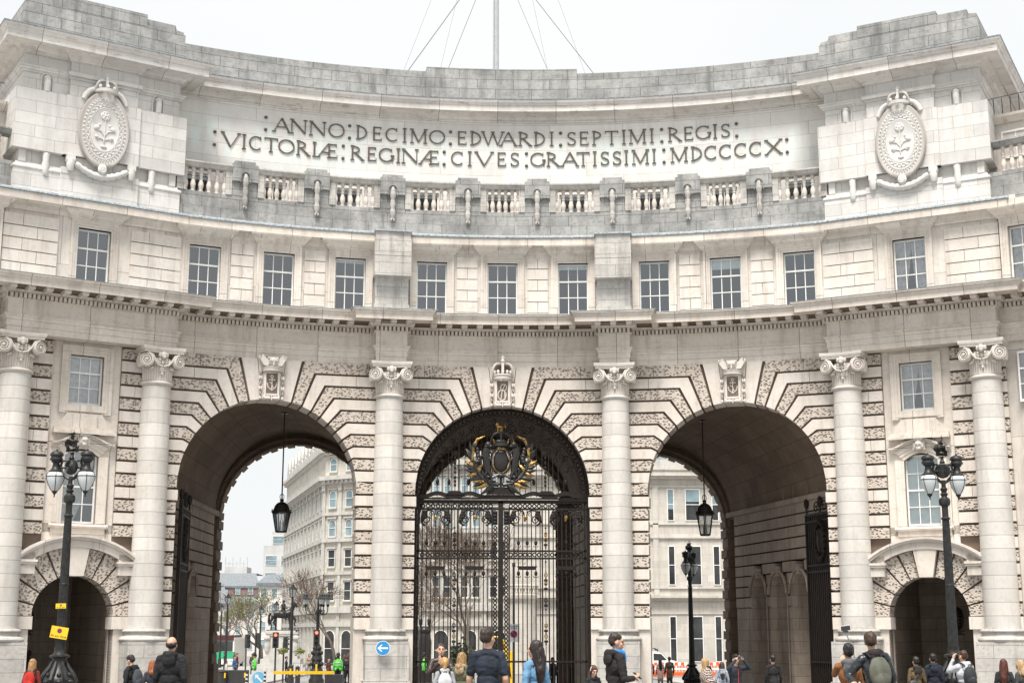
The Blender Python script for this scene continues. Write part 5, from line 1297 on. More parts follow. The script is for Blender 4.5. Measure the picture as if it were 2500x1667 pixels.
# ornate street lamps
def street_lamp(loc, rz, label, sc=1):
    t = thing('street_lamp', label, 'street lamp', loc, rz, 'twin globe ornate street lamps')
    b = MB()
    b.lathe([(.48, 0), (.48, .12), (.42, .16), (.40, .9), (.43, .94), (.44, 1.0), (.42, 1.03), (.36, 1.05)], n=8)
    b.lathe([(.38, 1.03), (.43, 1.07), (.44, 1.14), (.40, 1.22), (.32, 1.32), (.25, 1.42), (.20, 1.52), (.17, 1.66), (.18, 1.70), (.25, 1.73), (.25, 1.77), (.17, 1.80), (.15, 1.84), (.14, 1.92), (.15, 1.97)], n=24)
    for i in range(8):
        a = 2*pi*i/8
        b.xf = Matrix.Rotation(a, 4, 'Z')
        b.tube([(.19, 0, 1.62), (.25, 0, 1.48), (.37, 0, 1.32), (.46, 0, 1.16), (.42, 0, 1.06)], [.03, .05, .06, .06, .04], 6)
        b.ell((.40, .17, 1.12), (.06, .09, .05), 7, 5); b.ell((.34, .15, 1.28), (.05, .06, .07), 7, 5)
        b.xf = None
    obj('base', b, M['postblack'], t, smooth=40)
    p = MB(); n = 32; rows = []
    for z, r in ((1.95, .138), (3.0, .126), (4.2, .112), (5.32, .095)):
        rows.append([((r*(1 if i % 2 else .90))*cos(2*pi*i/n), (r*(1 if i % 2 else .90))*sin(2*pi*i/n), z) for i in range(n)])
    p.grid(rows, True); p.lathe([(.115, 3.55), (.125, 3.57), (.115, 3.60)], n=16)
    p.lathe([(.095, 5.30), (.12, 5.32), (.12, 5.35), (.085, 5.38), (.082, 5.60), (.09, 5.66), (.14, 5.70), (.155, 5.78), (.14, 5.86), (.09, 5.90), (.07, 5.93), (.10, 5.97), (.10, 6.0), (.065, 6.03), (.09, 6.10), (.10, 6.13), (.06, 6.17), (.055, 6.36)], n=20)
    obj('pole', p, M['postblack'], t, smooth=40)
    c = MB()
    c.xf = Matrix.Rotation(-.5, 4, 'Z')
    c.lathe([(.001, .07), (.16, .07), (.20, .05), (.21, 0), (.20, -.05), (.16, -.07), (.001, -.07)], (0, 0, 6.62), 20, 0, 2*pi, 'y')
    for r in (.06, .11, .155): c.ring((0, -.075, 6.62), r, r, .012, 18, 4)
    c.xf = None
    for s in (-1, 1):
        c.tube([(0, 0, 6.28), (s*.12, 0, 6.34), (s*.25, 0, 6.48), (s*.29, 0, 6.66), (s*.24, 0, 6.80)], [.05, .04, .035, .035, .03], 6)
        c.tube([(s*.14, 0, 6.60), (s*.40, 0, 6.60)], .03, 6); c.tube([(s*.15, 0, 6.78), (s*.42, 0, 6.80)], .03, 6)
    c.lathe([(.06, 6.82), (.08, 6.85), (.05, 6.88), (.04, 6.96), (.07, 6.99)], n=10)
    obj('bracket', c, M['postblack'], t, smooth=40)
    s_ = MB()
    # little sailing ship finial
    hull = []
    for u in range(9):
        x = -.17+.34*u/8; w = .075*sin(pi*(u+.6)/9.2)+.004; d = .07+.03*abs(u-4)/4
        hull.append([(x, -w, 7.08+.012*(u-4)**2*.5), (x, 0, 7.08-d*.7), (x, w, 7.08+.012*(u-4)**2*.5)])
    s_.grid(hull, True, True)
    for k, (x, h_) in enumerate(((-.10, 7.42), (.02, 7.60), (.11, 7.40))): s_.tube([(x, 0, 7.0), (x, 0, h_)], [.012, .006], 5)
    def sail(x, z0, z1, w, bl):
        s_.grid([[(x+bl*sin(pi*j/4)*(1), -w+2*w*i/5, z0+(z1-z0)*j/4) for i in range(6)] for j in range(5)]); s_.grid([[(x+.01+bl*sin(pi*j/4)*(1), -w+2*w*i/5, z0+(z1-z0)*j/4) for i in range(6)] for j in range(5)])
    sail(-.10, 7.12, 7.34, .12, -.08); sail(.02, 7.14, 7.30, .14, -.09); sail(.02, 7.32, 7.46, .10, -.06); sail(.11, 7.12, 7.32, .11, -.07)
    s_.lathe([(.02, 7.5), (.035, 7.53), (.02, 7.54)], (.02, 0, 0), 8); s_.tube([(-.17, 0, 7.14), (-.30, 0, 7.26)], .008, 4)
    obj('ship_finial', s_, M['postblack'], t, smooth=40)
    for s in (-1, 1):
        g = MB(); x = s*.42; g.lathe([(.06, 5.98), (.10, 6.03), (.17, 6.16), (.215, 6.30), (.222, 6.38), (.20, 6.45), (.16, 6.49)], (x, 0, 0), 20)
        go = obj('globe', g, M['glow'], t, smooth=True)
        f = MB()
        for i in range(4):
            a = pi/4*0+2*pi*i/4+.45
            f.tube([(x+r*cos(a), r*sin(a), z) for r, z in ((.065, 5.98), (.105, 6.03), (.175, 6.16), (.22, 6.30), (.228, 6.38), (.205, 6.45), (.165, 6.49))], .009, 4)
        f.tube([(x+.226*cos(2*pi*i/20), .226*sin(2*pi*i/20), 6.37) for i in range(20)], .010, 4, True)
        f.lathe([(.001, 5.82), (.02, 5.84), (.012, 5.87), (.035, 5.92), (.065, 5.95), (.07, 5.99), (.04, 6.0)], (x, 0, 0), 12)
        f.lathe([(.17, 6.47), (.18, 6.49), (.175, 6.52), (.13, 6.55), (.10, 6.62), (.085, 6.70), (.09, 6.73), (.13, 6.75), (.13, 6.79), (.17, 6.80), (.17, 6.84), (.15, 6.86), (.145, 6.90), (.175, 6.92), (.175, 6.96), (.15, 7.0), (.10, 7.03), (.03, 7.05), (.025, 7.08), (.001, 7.10)], (x, 0, 0), 20)
        obj('lantern_cage', f, M['postblack'], go, smooth=35)
    return t
LP = street_lamp((-11.92, 13, gz(13)), -.14, 'black twin globe lamp post with ship finial and two yellow no waiting plates')
def zl(z): return z-gz(13)
street_lamp((11.36, 13, gz(13)), .16, 'black twin globe lamp post with ship finial before the right pedestrian arch')
L3 = street_lamp((9.40, 43.5, gz(43)-.35), .95, 'black twin globe lamp post seen through the right archway')
# yellow plates
def plate(w, h, z, tilt, ts, cr):
    t = thing('no_waiting_sign', 'tilted larger yellow no waiting plate low on the left lamp post' if w > .35 else 'small yellow no waiting plate higher on the left lamp post', 'sign', (-11.92, 13-.18, z), 0, 'yellow parking plates')
    t.rotation_euler = (0, tilt, 0)
    p = MB(); p.box(-w/2, w/2, -.006, .006, -h/2, h/2); obj('plate', p, M['yellow'], t)
    c = MB(); c.lathe([(cr, 0), (cr, .004), (.001, .004)], (0, -.006, h*.16), 24, 0, 2*pi, 'y'); obj('red_ring', c, M['red'], t)
    c = MB(); c.lathe([(cr*.78, 0), (cr*.78, .003), (.001, .003)], (0, -.010, h*.16), 24, 0, 2*pi, 'y'); obj('blue_disc', c, M['dblue'], t)
    c = MB(); c.xf = Matrix.Translation((0, 0, h*.16)) @ Matrix.Rotation(-pi/4, 4, 'Y'); c.box(-cr*.1, cr*.1, -.016, -.012, -cr*.85, cr*.85); obj('slash', c, M['red'], t)
    text('lettering', 'At any time', ts, M['black'], t, (0, -.007, -h*.30))
plate(.44, .30, 2.34, .16, .085, .062); plate(.26, .13, 3.01, -.02, .045, .024)
# round blue arrow sign on the pier
t = thing('arrow_sign', 'round blue sign with white arrow pointing left on the pedestal', 'sign', (-4.40, 28.40, 1.78))
c = MB(); c.lathe([(.265, 0), (.265, .015), (.001, .015)], (0, 0, 0), 40, 0, 2*pi, 'y'); obj('rim', c, M['white'], t)
c = MB(); c.lathe([(.247, .015), (.247, .019), (.001, .019)], (0, 0, 0), 40, 0, 2*pi, 'y'); obj('disc', c, M['blue'], t)
c = MB(); c.prism([(-.20, 0), (-.06, -.125), (-.01, -.125), (-.10, -.03), (.19, -.03), (.19, .03), (-.10, .03), (-.01, .125), (-.06, .125)], -.024, -.019); obj('arrow', c, M['white'], t)
# flagpole with stays on the roof
t = thing('flagpole', 'tall white flagpole with wire stays behind the roof parapet', 'flagpole', (-.12, 36, 24.3))
p = MB(); p.lathe([(.145, 0), (.135, 6), (.11, 22), (.001, 22.1)], n=14); p.box(-.13, -.10, -.2, -.17, 0, 18); obj('pole', p, M['polegrey'], t, smooth=40)
s = MB()
apex = 14.2
for dx, dy, a, r in ((-4.3, -3.6, 9.0, 0.022), (-2.4, -3.8, 9.0, .015), (2.4, -3.8, 9.0, .015), (4.6, -3.6, 9.0, .015), (-5.4, 2.6, 15, .006), (5.4, 2.6, 15, .006), (-3.4, 4, 15, .006), (3.4, 4, 15, .006)): s.tube([(dx, dy, .8), (0, 0, a)], r, 4)
obj('stays', s, M['dgrey'], t)
# ---------------------------------------------------------------- beyond the arches
CS = {}
CS['cream'] = stone('cream painted stone', (.60, .575, .52, 1), (.50, .475, .42, 1), (.34, .29, .24, 1), 1.4, .5, .02, .6, .25, .35, v0=0)
CS['white'] = stone('white stone far house', (.60, .575, .53, 1), (.50, .475, .43, 1), (.30, .25, .20, 1), 1.7, .62, .012, .6, .25, .40, v0=0)
CS['trim'] = stone('far stone trim', (.54, .53, .50, 1), (.43, .42, .395, 1), (.24, .215, .19, 1), 0, 0, grime=.35, streak=.5)
M['slate'] = plain('slate roof', (.16, .18, .20, 1), .6, 0, .3, 3); M['bluepane'] = plain('sky reflecting pane', (.20, .28, .31, 1), .15, 0, .35, .5); M['darkpane'] = plain('dark window pane', (.035, .038, .04, 1), .12, 0, .5, .6)
def frame2(P, Q):
    P = Vector((P[0], P[1], 0)); Q = Vector((Q[0], Q[1], 0)); D = (Q-P); L = D.length; D.normalize(); Nn = Vector((-D.y, D.x, 0))
    if Nn.y < 0: Nn = -Nn      # depth points away from the camera
    return (lambda p: (P.x+D.x*p[0]+Nn.x*p[1], P.y+D.y*p[0]+Nn.y*p[1], p[2])), L
def win(f, x, z0, z1, w, par, arched=False, pane=None, bars=1, mull=False):
    m = MB(f); y = -.07; t = .07
    n = 8 if arched else 0; zt = z1-(w if arched else 0)
    for s in (-1, 1): x0, x1 = sorted((x+s*w, x+s*(w-t))); m.box(x0, x1, y, .1, z0, zt)
    m.box(x-w, x+w, y, .1, z0-.06, z0); m.box(x-w+t, x+w-t, y, .06, (z0+z1)/2-.03, (z0+z1)/2+.03)
    if mull: m.box(x-.03, x+.03, y, .06, z0, z1)
    if not arched: m.box(x-w+t, x+w-t, y, .1, z1-t, z1)
    else:
        for i in range(n):
            a0, a1 = pi*i/n, pi*(i+1)/n; r0, r1 = w-t, w
            m.prism([(x-r0*cos(a0), zt+r0*sin(a0)), (x-r0*cos(a1), zt+r0*sin(a1)), (x-r1*cos(a1), zt+r1*sin(a1)), (x-r1*cos(a0), zt+r1*sin(a0))][::-1], y, .1)
    o = obj('window', m, M['white'], par, uv=False)
    p = MB(f); P = [(x-w+t, z0), (x+w-t, z0), (x+w-t, zt)]+([(x+(w-t)*cos(pi*i/8), zt+(w-t)*sin(pi*i/8)) for i in range(1, 8)] if arched else [])+[(x-w+t, zt if arched else z1)]
    if not arched: P = [(x-w+t, z0), (x+w-t, z0), (x+w-t, z1), (x-w+t, z1)]
    p.face([p.v((a, -.02, b)) for a, b in P]); obj('pane', p, pane or M['darkpane'], o, uv=False)
    return o
# corner block with arched windows
A = thing('corner_building', 'ornate cream stone corner block with rows of arched windows beyond the left arch', 'building')
PL = [(-27.2, 190), (-17.8, 150), (-13.6, 147), (-4.9, 133), (4.5, 131.5), (13, 133)]
for si, (P, Q) in enumerate(zip(PL, PL[1:])):
    f, L = frame2(P, Q); w = MB(f); t = MB(f)
    w.box(0, L, 0, 3, -3, 24.2)
    for z, h, e in ((3.0, .5, .25), (4.6, .7, .4), (9.1, .35, .25), (13.0, .4, .3), (16.2, .35, .25), (20.0, .45, .5), (20.45, .5, .9), (23.6, .3, .4), (23.9, .4, .7)): t.box(-.2, L+.2, -e, .1, z, z+h)
    t2 = MB(f); nb = max(1, int(L/(3.6 if si == 0 else 3.0)+.5))
    for i in range(nb+1):
        x = L*i/nb; t.box(x-.22, x+.22, -.2, .1, -3, 20); t.box(x-.26, x+.26, -.35, .1, 19.2, 20)
    for i in range(int(L/.7)): t.box(.3+i*.7, .55+i*.7, -.75, -.1, 20.15, 20.45)
    obj('wall', w, CS['cream'], A); obj('cornices', t, CS['trim'], A)
    for i in range(nb):
        xm = L*(i+.5)/nb; bw = L/nb
        offs = (-.62, .62) if (bw > 2.6 and si) else (0,)
        for dx in offs:
            ww = .42 if len(offs) == 2 else .55
            for z0, z1, ar in ((6.1, 8.3, 0), (10.1, 12.1, 0), (13.7, 15.7, 1), (17.2, 19.2, 1), (21.6, 23.2, 1)):
                if si == 4 and z0 > 15: continue
                if si == 0 and z0 > 20: continue
                t2.box(xm+dx-ww-.16, xm+dx+ww+.16, -.24, .02, z1+.10, z1+.26); t2.box(xm+dx-ww-.12, xm+dx+ww+.12, -.2, .02, z0-.22, z0-.06)
                for s_ in (-1, 1): xa_, xb_ = sorted((xm+dx+s_*ww, xm+dx+s_*(ww+.12))); t2.box(xa_, xb_, -.12, .02, z0-.06, z1+.10)
                win(f, xm+dx, z0, z1, ww, A, ar, M['bluepane'] if z0 > 12 or si == 4 and i % 2 else M['darkpane'])
        if si and si != 4 or i in (1, 3): win(f, xm, -1.7, 2.6, .8, A, True, M['darkpane'])
    obj('window_dressings', t2, CS['trim'], A)
    r = MB(f); r.grid([[(0, .3, 24.3), (L, .3, 24.3)], [(0, 2.6, 26.8), (L, 2.6, 26.8)], [(0, 2.9, 24), (L, 2.9, 24)]]); obj('roof', r, M['slate'], A)
    if si < 2:
        g = MB(f)
        for i in range(nb if si == 0 else 1):
            xm = L*(i+.5)/nb
            g.prism([(xm-1.2, 24.3), (xm+1.2, 24.3), (xm+1.2, 25.4), (xm, 27.4), (xm-1.2, 25.4)], -.1, 1.4); g.lathe([(.35, 24.2), (.35, 25.6), (.5, 25.8), (.1, 27.0)], (xm+1.8, .3, 0), 8)
        obj('gable', g, CS['trim'], A)
# white terrace on the right
B = thing('white_building', 'pale stone building with tall sash windows beyond the right archway', 'building')
f = lambda p: (p[0], 105+p[1], p[2])
w = MB(f); w.box(3.06, 40, 0, 12, -3, 17.6); obj('wall', w, CS['white'], B)
t = MB(f)
for z, h, e in ((3.95, .1, .1), (5.15, .22, .35), (5.37, .2, .6), (6.2, .14, .15), (10.72, .16, .18), (11.95, .12, .12), (15.35, .2, .15), (16.1, .25, .4), (16.35, .5, .8), (16.85, .15, .9)): t.box(2.9, 40.1, -e, .05, z, z+h)
for x in (3.2, 9.5, 12.5, 16.4, 23.6): t.box(x-.25, x+.25, -.12, .05, 5.6, 15.4)
t.lathe([(1.35, -3), (1.35, 5.1), (1.6, 5.3), (1.65, 5.6), (1.5, 5.65)], (4.2, .3, 0), 24)
obj('cornices', t, CS['white'], B)
bc = MB(f)
for i in range(17):
    a = pi+pi*i/16; bc.lathe([(.06, 5.65), (.09, 5.85), (.05, 6.1), (.07, 6.4)], (4.2+1.45*cos(a), .3+1.45*sin(a), 0), 6)
bc.tube([(4.2+1.45*cos(pi+pi*i/16), .3+1.45*sin(pi+pi*i/16), 6.45) for i in range(17)], .1, 6); obj('balcony', bc, CS['white'], B)
bp = MB(f); bp.box(2.9, 40.1, -.1, 1, 17.0, 17.9); obj('parapet', bp, CS['trim'], B)
rf = MB(f); rf.grid([[(2.9, .5, 17.8), (40, .5, 17.8)], [(3.4, 3.2, 21), (39.5, 3.2, 21)], [(3.4, 9, 21), (39.5, 9, 21)]]); obj('roof', rf, M['slate'], B)
for x in (5.8, 8.1, 10.9, 13.9, 17.82, 19.85, 21.92, 25.5, 29, 33):
    w_ = .69 if x in (19.85, 29) else .32
    if x == 5.8: continue
    if x < 12: w_ = .45
    for z0, z1 in ((12.36, 15.2), (6.58, 10.04), (-.2, 3.77)):
        o_ = win(f, x, z0, z1, w_, B, False, M['darkpane'])
        if z0 > 12: bb = MB(f); bb.box(x-w_+.07, x+w_-.07, -.04, -.03, z1-1.5+.4*sin(x), z1-.07); obj('blind', bb, M['bluepane'], o_)
for x in (19.85, 26):
    dm = MB(f); dm.box(x-.9, x+.9, .4, 3, 17.8, 19.9); do = obj('dormer', dm, M['slate'], B); f2 = lambda p: (p[0], 105.3+p[1], p[2]); win(f2, x, 18.0, 19.6, .6, do, False, M['bluepane'], mull=True)
# far blocks up the street
def block(name, label, x0, x1, y, z1, mat, wins, pane, roof=None, d=20):
    o = thing(name, label, 'building'); f = lambda p: (p[0], y+p[1], p[2]); w = MB(f); w.box(x0, x1, 0, d, -4, z1); obj('wall', w, mat, o)
    if roof:
        r = MB(f); r.grid([[(x0-.3, -.3, z1), (x1+.3, -.3, z1)], [(x0+1, 3, z1+roof), (x1-1, 3, z1+roof)], [(x0+1, d, z1+roof), (x1-1, d, z1+roof)]]); r.box(x0-.4, x1+.4, -.5, .2, z1-.5, z1); obj('roof', r, M['slate'], o)
    nx, rows, w_, h = wins
    for z in rows:
        for i in range(nx): win(f, x0+(x1-x0)*(i+.5)/nx, z, z+h, w_, o, False, pane)
    return o, f
M['conc'] = plain('pale concrete', (.50, .51, .50, 1), .8, 0, .12, .3); M['brick'] = plain('mauve brick', (.20, .14, .14, 1), .8, 0, .2, .8)
M['render'] = plain('pale render', (.62, .60, .57, 1), .8, 0, .12, .4)
o, f = block('office_block', 'stepped grey concrete office block left of the ornate corner building', -45.0, -38.0, 300, 21.4, M['conc'], (2, (2, 5.6, 9.4, 13.2, 17), 1.3, 2.2), M['bluepane'])
w = MB(f); w.box(-43.3, -38, .5, 18, 21.4, 24.6); obj('upper_storey', w, M['conc'], o); win(lambda p: (p[0], 300.4+p[1], p[2]), -41.8, 21.9, 23.6, 1.3, o, False, M['bluepane'])
o, f = block('glass_tower', 'pale tower with blue glass strip behind the office block', -41.0, -34.5, 330, 33, M['render'], (2, (3, 7, 11, 15, 19, 23, 27), 1.0, 2.8), M['bluepane'])
o, f = block('mansard_block', 'far pale block with grey mansard roof at the end of the street', -72, -50, 330, 13.4, M['render'], (8, (-1.5, 1.6, 5, 8.6), .7, 1.9), M['bluepane'], 3.2)
w = MB(f); w.box(-59, -53.5, 4, 12, 16.6, 18.2); 
for i in range(7): w.tube([(-59+i*.9, 5, 18), (-59+i*.9, 5, 19.6 if i % 2 else 20.6)], .08, 4)
w.box(-59, -53.5, 4, 4.2, 18.9, 19.1); obj('roof_plant', w, M['conc'], o)
m2 = MB(f); m2.box(-72.2, -49.8, -.3, 1, 11, 13.4); obj('attic_storey', m2, M['brick'], o)
for i in range(7): win(lambda p: (p[0], 329.6+p[1], p[2]), -70.4+i*3.1, 11.4, 13.0, .6, o, False, M['bluepane'])
block('brick_house', 'mauve brick gabled building on the left of the far street', -62, -46.5, 260, 8.6, M['brick'], (5, (-.5, 2.7, 5.6), .6, 1.6), M['bluepane'], 2.5)
block('white_house', 'white rendered building behind the bare tree and statue', -37, -27.5, 235, 11, M['render'], (5, (-.5, 2.6, 5.6, 8.4), .55, 1.6), M['bluepane'], 1.6)
block('white_house', 'lower white rendered building beside the left edge of the far street', -52, -38.5, 245, 7.6, M['render'], (6, (-.8, 2.0, 4.8), .5, 1.5), M['bluepane'], 1.2)

# bare trees
M['bark'] = plain('plane tree bark', (.13, .11, .09, 1), .9, 0, .35, 3); M['twig'] = plain('bare twigs', (.15, .115, .09, 1), .9, 0, .3, 3); M['bud'] = plain('spring buds', (.16, .20, .06, 1), .9, 0, .4, 2)
def tree(x, y, h, spread, label, seed, trunk=.22, twigs=1.0, bud=False, depth=6):
    random.seed(seed); o = thing('bare_tree', label, 'tree', (x, y, gz(y)), 0, 'leafless street trees')
    t = MB(); c = MB(); bd = MB()
    def br(p, d, L, r, k):
        P = [p]; R_ = [r]; n = 3; q = p.copy(); dd = d.copy()
        for i in range(n):
            dd = (dd+Vector((random.gauss(0, .10), random.gauss(0, .10), random.gauss(.04, .06)))).normalized(); q = q+dd*L/n; P.append(q.copy()); R_.append(r*(1-.32*(i+1)/n))
        R_ = [max(x_, .017) for x_ in R_]
        (t if k < 3 else c).tube(P, R_, 6 if k < 2 else 4 if k < 4 else 3, cap=False)
        if k >= depth:
            if bud and random.random() < .7:
                bd.ell(tuple(q), (.07, .07, .09), 4, 3)
            return
        nb = 3 if k < 4 else 3
        for i in range(nb):
            a = random.uniform(0, 2*pi); s = random.uniform(.35, .75)*spread
            ax = dd.orthogonal().normalized(); ax.rotate(Matrix.Rotation(a, 3, dd)); nd = (dd*cos(s)+ax*sin(s)); nd.z += .10; nd.normalize()
            st = P[random.choice((2, 3))] if i else P[3]
            br(st.copy(), nd, L*random.uniform(.66, .86), R_[-1]*random.uniform(.60, .78), k+1)
    br(Vector((0, 0, 0)), Vector((random.uniform(-.05, .05), 0, 1)), h*.30, trunk, 0)
    obj('trunk', t, M['bark'], o, uv=False, smooth=True); obj('crown', c, M['twig'], o, uv=False)
    if bud: obj('new_leaves', bd, M['bud'], o, uv=False)
tree(-24.9, 150, 10.2, 1.15, 'spreading bare tree with first green shoots behind the bronze horseman', 5, .30, bud=True)
tree(-31, 165, 9, 1.1, 'bare tree standing left of the one behind the horseman', 8, .25)
tree(-13.6, 122, 9.8, .95, 'slim bare tree before the cream corner building', 11, .2, depth=6)
tree(-.3, 98, 13.5, 1.0, 'large bare tree framed by the middle gate', 3, .24, depth=7)
tree(-4.5, 112, 8.5, 1.0, 'smaller bare tree behind the left gate leaf', 21, .15)

# equestrian statue
t = thing('equestrian_statue', 'bronze horse and rider on a tall pale stone plinth', 'statue', (-17.1, 105, gz(105)+.1))
p = MB(); 
for z0, z1, w_, d_ in ((0, .35, 2.2, 3.6), (.35, .65, 2.0, 3.3), (.65, 1.1, 1.75, 3.0), (1.1, 1.35, 1.45, 2.5), (1.35, 3.1, 1.2, 2.1), (3.1, 3.25, 1.35, 2.3), (3.25, 3.4, 1.45, 2.4), (3.4, 3.55, 1.2, 2.1)): p.box(-w_, w_, -d_*.45, d_*.45, z0, z1)
for s in (-1, 1): p.ell((s*1.2, -.8, 2.2), (.3, .3, .8), 8, 6); p.ell((s*1.25, -.9, 2.9), (.35, .3, .25), 8, 5)
obj('plinth', p, CS['trim'], t)
h = MB(); z = 3.55
h.tube([(-.85, 0, z+1.42), (-.5, 0, z+1.45), (0, 0, z+1.38), (.45, 0, z+1.45), (.66, 0, z+1.6)], [.30, .36, .33, .36, .28], 12)
h.tube([(.55, 0, z+1.55), (.80, 0, z+1.95), (.92, 0, z+2.25), (.98, 0, z+2.38)], [.28, .20, .15, .13], 10)
h.tube([(.93, 0, z+2.40), (1.10, 0, z+2.22), (1.20, 0, z+2.02)], [.13, .11, .07], 8)
for s in (-1, 1): h.tube([(.94, s*.07, z+2.46), (.95, s*.08, z+2.60)], [.04, .01], 5)
for y_, P in ((-.17, [(-.85, 1.3), (-.98, .95), (-1.12, .70), (-1.02, .40), (-1.05, .08)]), (.17, [(-.75, 1.3), (-.70, .95), (-.88, .72), (-.70, .42), (-.62, .08)]), (-.17, [(.55, 1.3), (.60, .9), (.62, .72), (.62, .4), (.64, .08)]), (.17, [(.60, 1.35), (.95, 1.05), (1.08, .92), (.98, .62), (1.0, .45)])):
    h.tube([(a, y_, z+b) for a, b in P], [.20, .13, .09, .06, .065], 8); a, b = P[-1]; h.ell((a+.03, y_, z+b-.02), (.09, .07, .06), 8, 5)
h.tube([(-1.10, 0, z+1.55), (-1.25, 0, z+1.3), (-1.28, 0, z+.8), (-1.22, 0, z+.4)], [.08, .11, .12, .04], 7)
h.tube([(.70, 0, z+1.95), (.80, 0, z+2.2), (.88, 0, z+2.44)], [.1, .1, .06], 6)
h.box(-1.4, 1.4, -.5, .5, z-.02, z+.06)
obj('horse', h, M['black'], t, smooth=50)
r = MB()
r.tube([(-.02, 0, z+1.70), (-.02, 0, z+1.95), (-.03, 0, z+2.25), (-.02, 0, z+2.38)], [.22, .18, .22, .10], 10); r.ell((0, 0, z+2.56), (.12, .11, .15), 10, 8); r.tube([(0, 0, z+2.36), (0, 0, z+2.5)], .07, 6)
for s in (-1, 1):
    r.tube([(0, s*.2, z+1.68), (.25, s*.32, z+1.48), (.18, s*.36, z+1.05), (.30, s*.36, z+.95)], [.14, .12, .07, .05], 7)
    r.tube([(-.02, s*.22, z+2.25), (.08, s*.32, z+2.0), (.32, s*.2, z+1.95)], [.09, .07, .05], 7)
r.tube([(-.1, -.3, z+1.85), (-.45, -.34, z+1.45)], .02, 4); r.tube([(.3, -.2, z+1.95), (.6, -.25, z+2.1)], .025, 4)
obj('rider', r, M['black'], t, smooth=50)

# tall single lantern posts
def tall_lamp(x, y, ztop, label, k=1.0):
    o = thing('lamp_post', label, 'lamp post', (x, y, gz(y)), 0, 'tall black lamp posts in the square'); H_ = ztop-gz(y)
    p = MB(); p.lathe([(.24, 0), (.24, .3), (.19, .4), (.17, 1.0), (.12, 1.1), (.10, 1.2), (.085, H_-1.3), (.06, H_-.85), (.10, H_-.82)], n=10); obj('pole', p, M['postblack'], o, smooth=40)
    l = MB(); z = H_-.85; l.lathe([(.12, z), (.14, z+.02)], n=4); l.lathe([(.26, z+.52), (.28, z+.55), (.12, z+.70), (.10, z+.78), (.03, z+.85), (.001, z+.95)], n=4)
    for i in range(4): a = 2*pi*i/4; l.tube([(.13*cos(a), .13*sin(a), z), (.25*cos(a), .25*sin(a), z+.54)], .016, 4)
    obj('lantern_frame', l, M['postblack'], o); g = MB(); g.lathe([(.12, z+.02), (.235, z+.52)], n=4, cap=False); obj('glass_panels', g, M['lglass'], o)
tall_lamp(-12.4, 70, 5.43, 'nearest tall black lamp post in front of the statue plinth')
for x, y, z, l in ((-20.5, 95, 5.46, 'tall lamp post standing in the road left of the bare tree'), (-26.6, 130, 5.3, 'second tall lamp post back along the left kerb'), (-30.4, 150, 5.2, 'third tall lamp post along the left kerb'), (-34.5, 172, 5.0, 'farthest tall lamp post up the street'), (-21.1, 120, 4.9, 'lamp post whose lantern shows among the bare branches'), (-18.6, 112, 5.2, 'lamp post just left of the bronze rider')): tall_lamp(x, y, z, l)
# three lantern candelabrum
o = thing('lamp_standard', 'ornate black lamp standard with three broad hooded lanterns', 'lamp post', (-10.72, 70, gz(70)))
Z = 4.24-gz(70)
p = MB(); p.lathe([(.5, 0), (.5, .2), (.40, .35), (.42, .8), (.34, .9), (.30, 1.3), (.38, 1.5), (.30, 1.7), (.24, 2.0), (.30, 2.2), (.20, 2.4), (.11, 2.6), (.10, Z-.8), (.16, Z-.7), (.16, Z-.55), (.08, Z-.4), (.07, Z+.25)], n=14)
for i in range(10): a = 2*pi*i/10; p.ell((.30*cos(a), .30*sin(a), 1.9), (.10, .10, .14), 6, 5); p.ell((.36*cos(a), .36*sin(a), 1.2), (.10, .10, .14), 6, 5)
obj('pole', p, M['postblack'], o, smooth=40)
for a in (pi, .15, 1.1, -1.2):
    c = MB(); c.xf = Matrix.Rotation(a, 4, 'Z'); R_ = .82 if a == pi else .62; b0 = Z-.62
    c.tube([(.12, 0, b0), (.3, 0, b0-.16), (.55*R_/.62, 0, b0-.1), (R_, 0, b0+.15), (R_, 0, b0+.35)], .035, 5); c.spiral((.3, 0, b0+.08), .13, .03, 1.3, -pi/2, .03, .02, 1)
    c.lathe([(.05, b0+.35), (.09, b0+.38), (.12, b0+.82), (.37, b0+.84), (.38, b0+.87), (.16, b0+1.0), (.13, b0+1.08), (.16, b0+1.1), (.06, b0+1.2), (.02, b0+1.3)], (R_, 0, 0), 12)
    ao = obj('lantern_arm', c, M['postblack'], o, smooth=35)
    g = MB(); g.xf = c.xf; g.lathe([(.08, b0+.40), (.15, b0+.82)], (R_, 0, 0), 10, cap=False); obj('globe', g, M['glow'], ao)
# traffic lights
M['lampred'] = plain('lit red signal', (1, .10, .06, 1), .4, emit=2.5); M['lampgreen'] = plain('lit green signal', (.05, .9, .35, 1), .4, emit=2.0); M['lampoff'] = plain('unlit signal lens', (.02, .018, .016, 1), .3)
def signal(x, y, ztop, label, lit='red', rz=0):
    o = thing('traffic_light', label, 'traffic light', (x, y, gz(y)), rz, 'traffic signals round the junction'); H_ = ztop-gz(y)
    p = MB(); p.lathe([(.06, 0), (.055, H_-.1)], n=8); obj('pole', p, M['dgrey'], o)
    h = MB(); h.box(-.19, .19, -.22, -.04, H_-1.0, H_); 
    for i in range(3): h.lathe([(.11, 0), (.115, .14), (.105, .14), (.10, 0)], (0, -.21, H_-.18-.32*i), 10, 0, pi, 'y')
    obj('signal_head', h, M['dgrey'], o)
    for i in range(3):
        l = MB(); l.lathe([(.095, .0), (.095, .02), (.001, .03)], (0, -.22, H_-.18-.32*i), 12, 0, 2*pi, 'y'); obj('lens', l, (M['lampred'] if i == 0 and lit == 'red' else M['lampgreen'] if i == 2 and lit == 'green' else M['lampoff']), o)
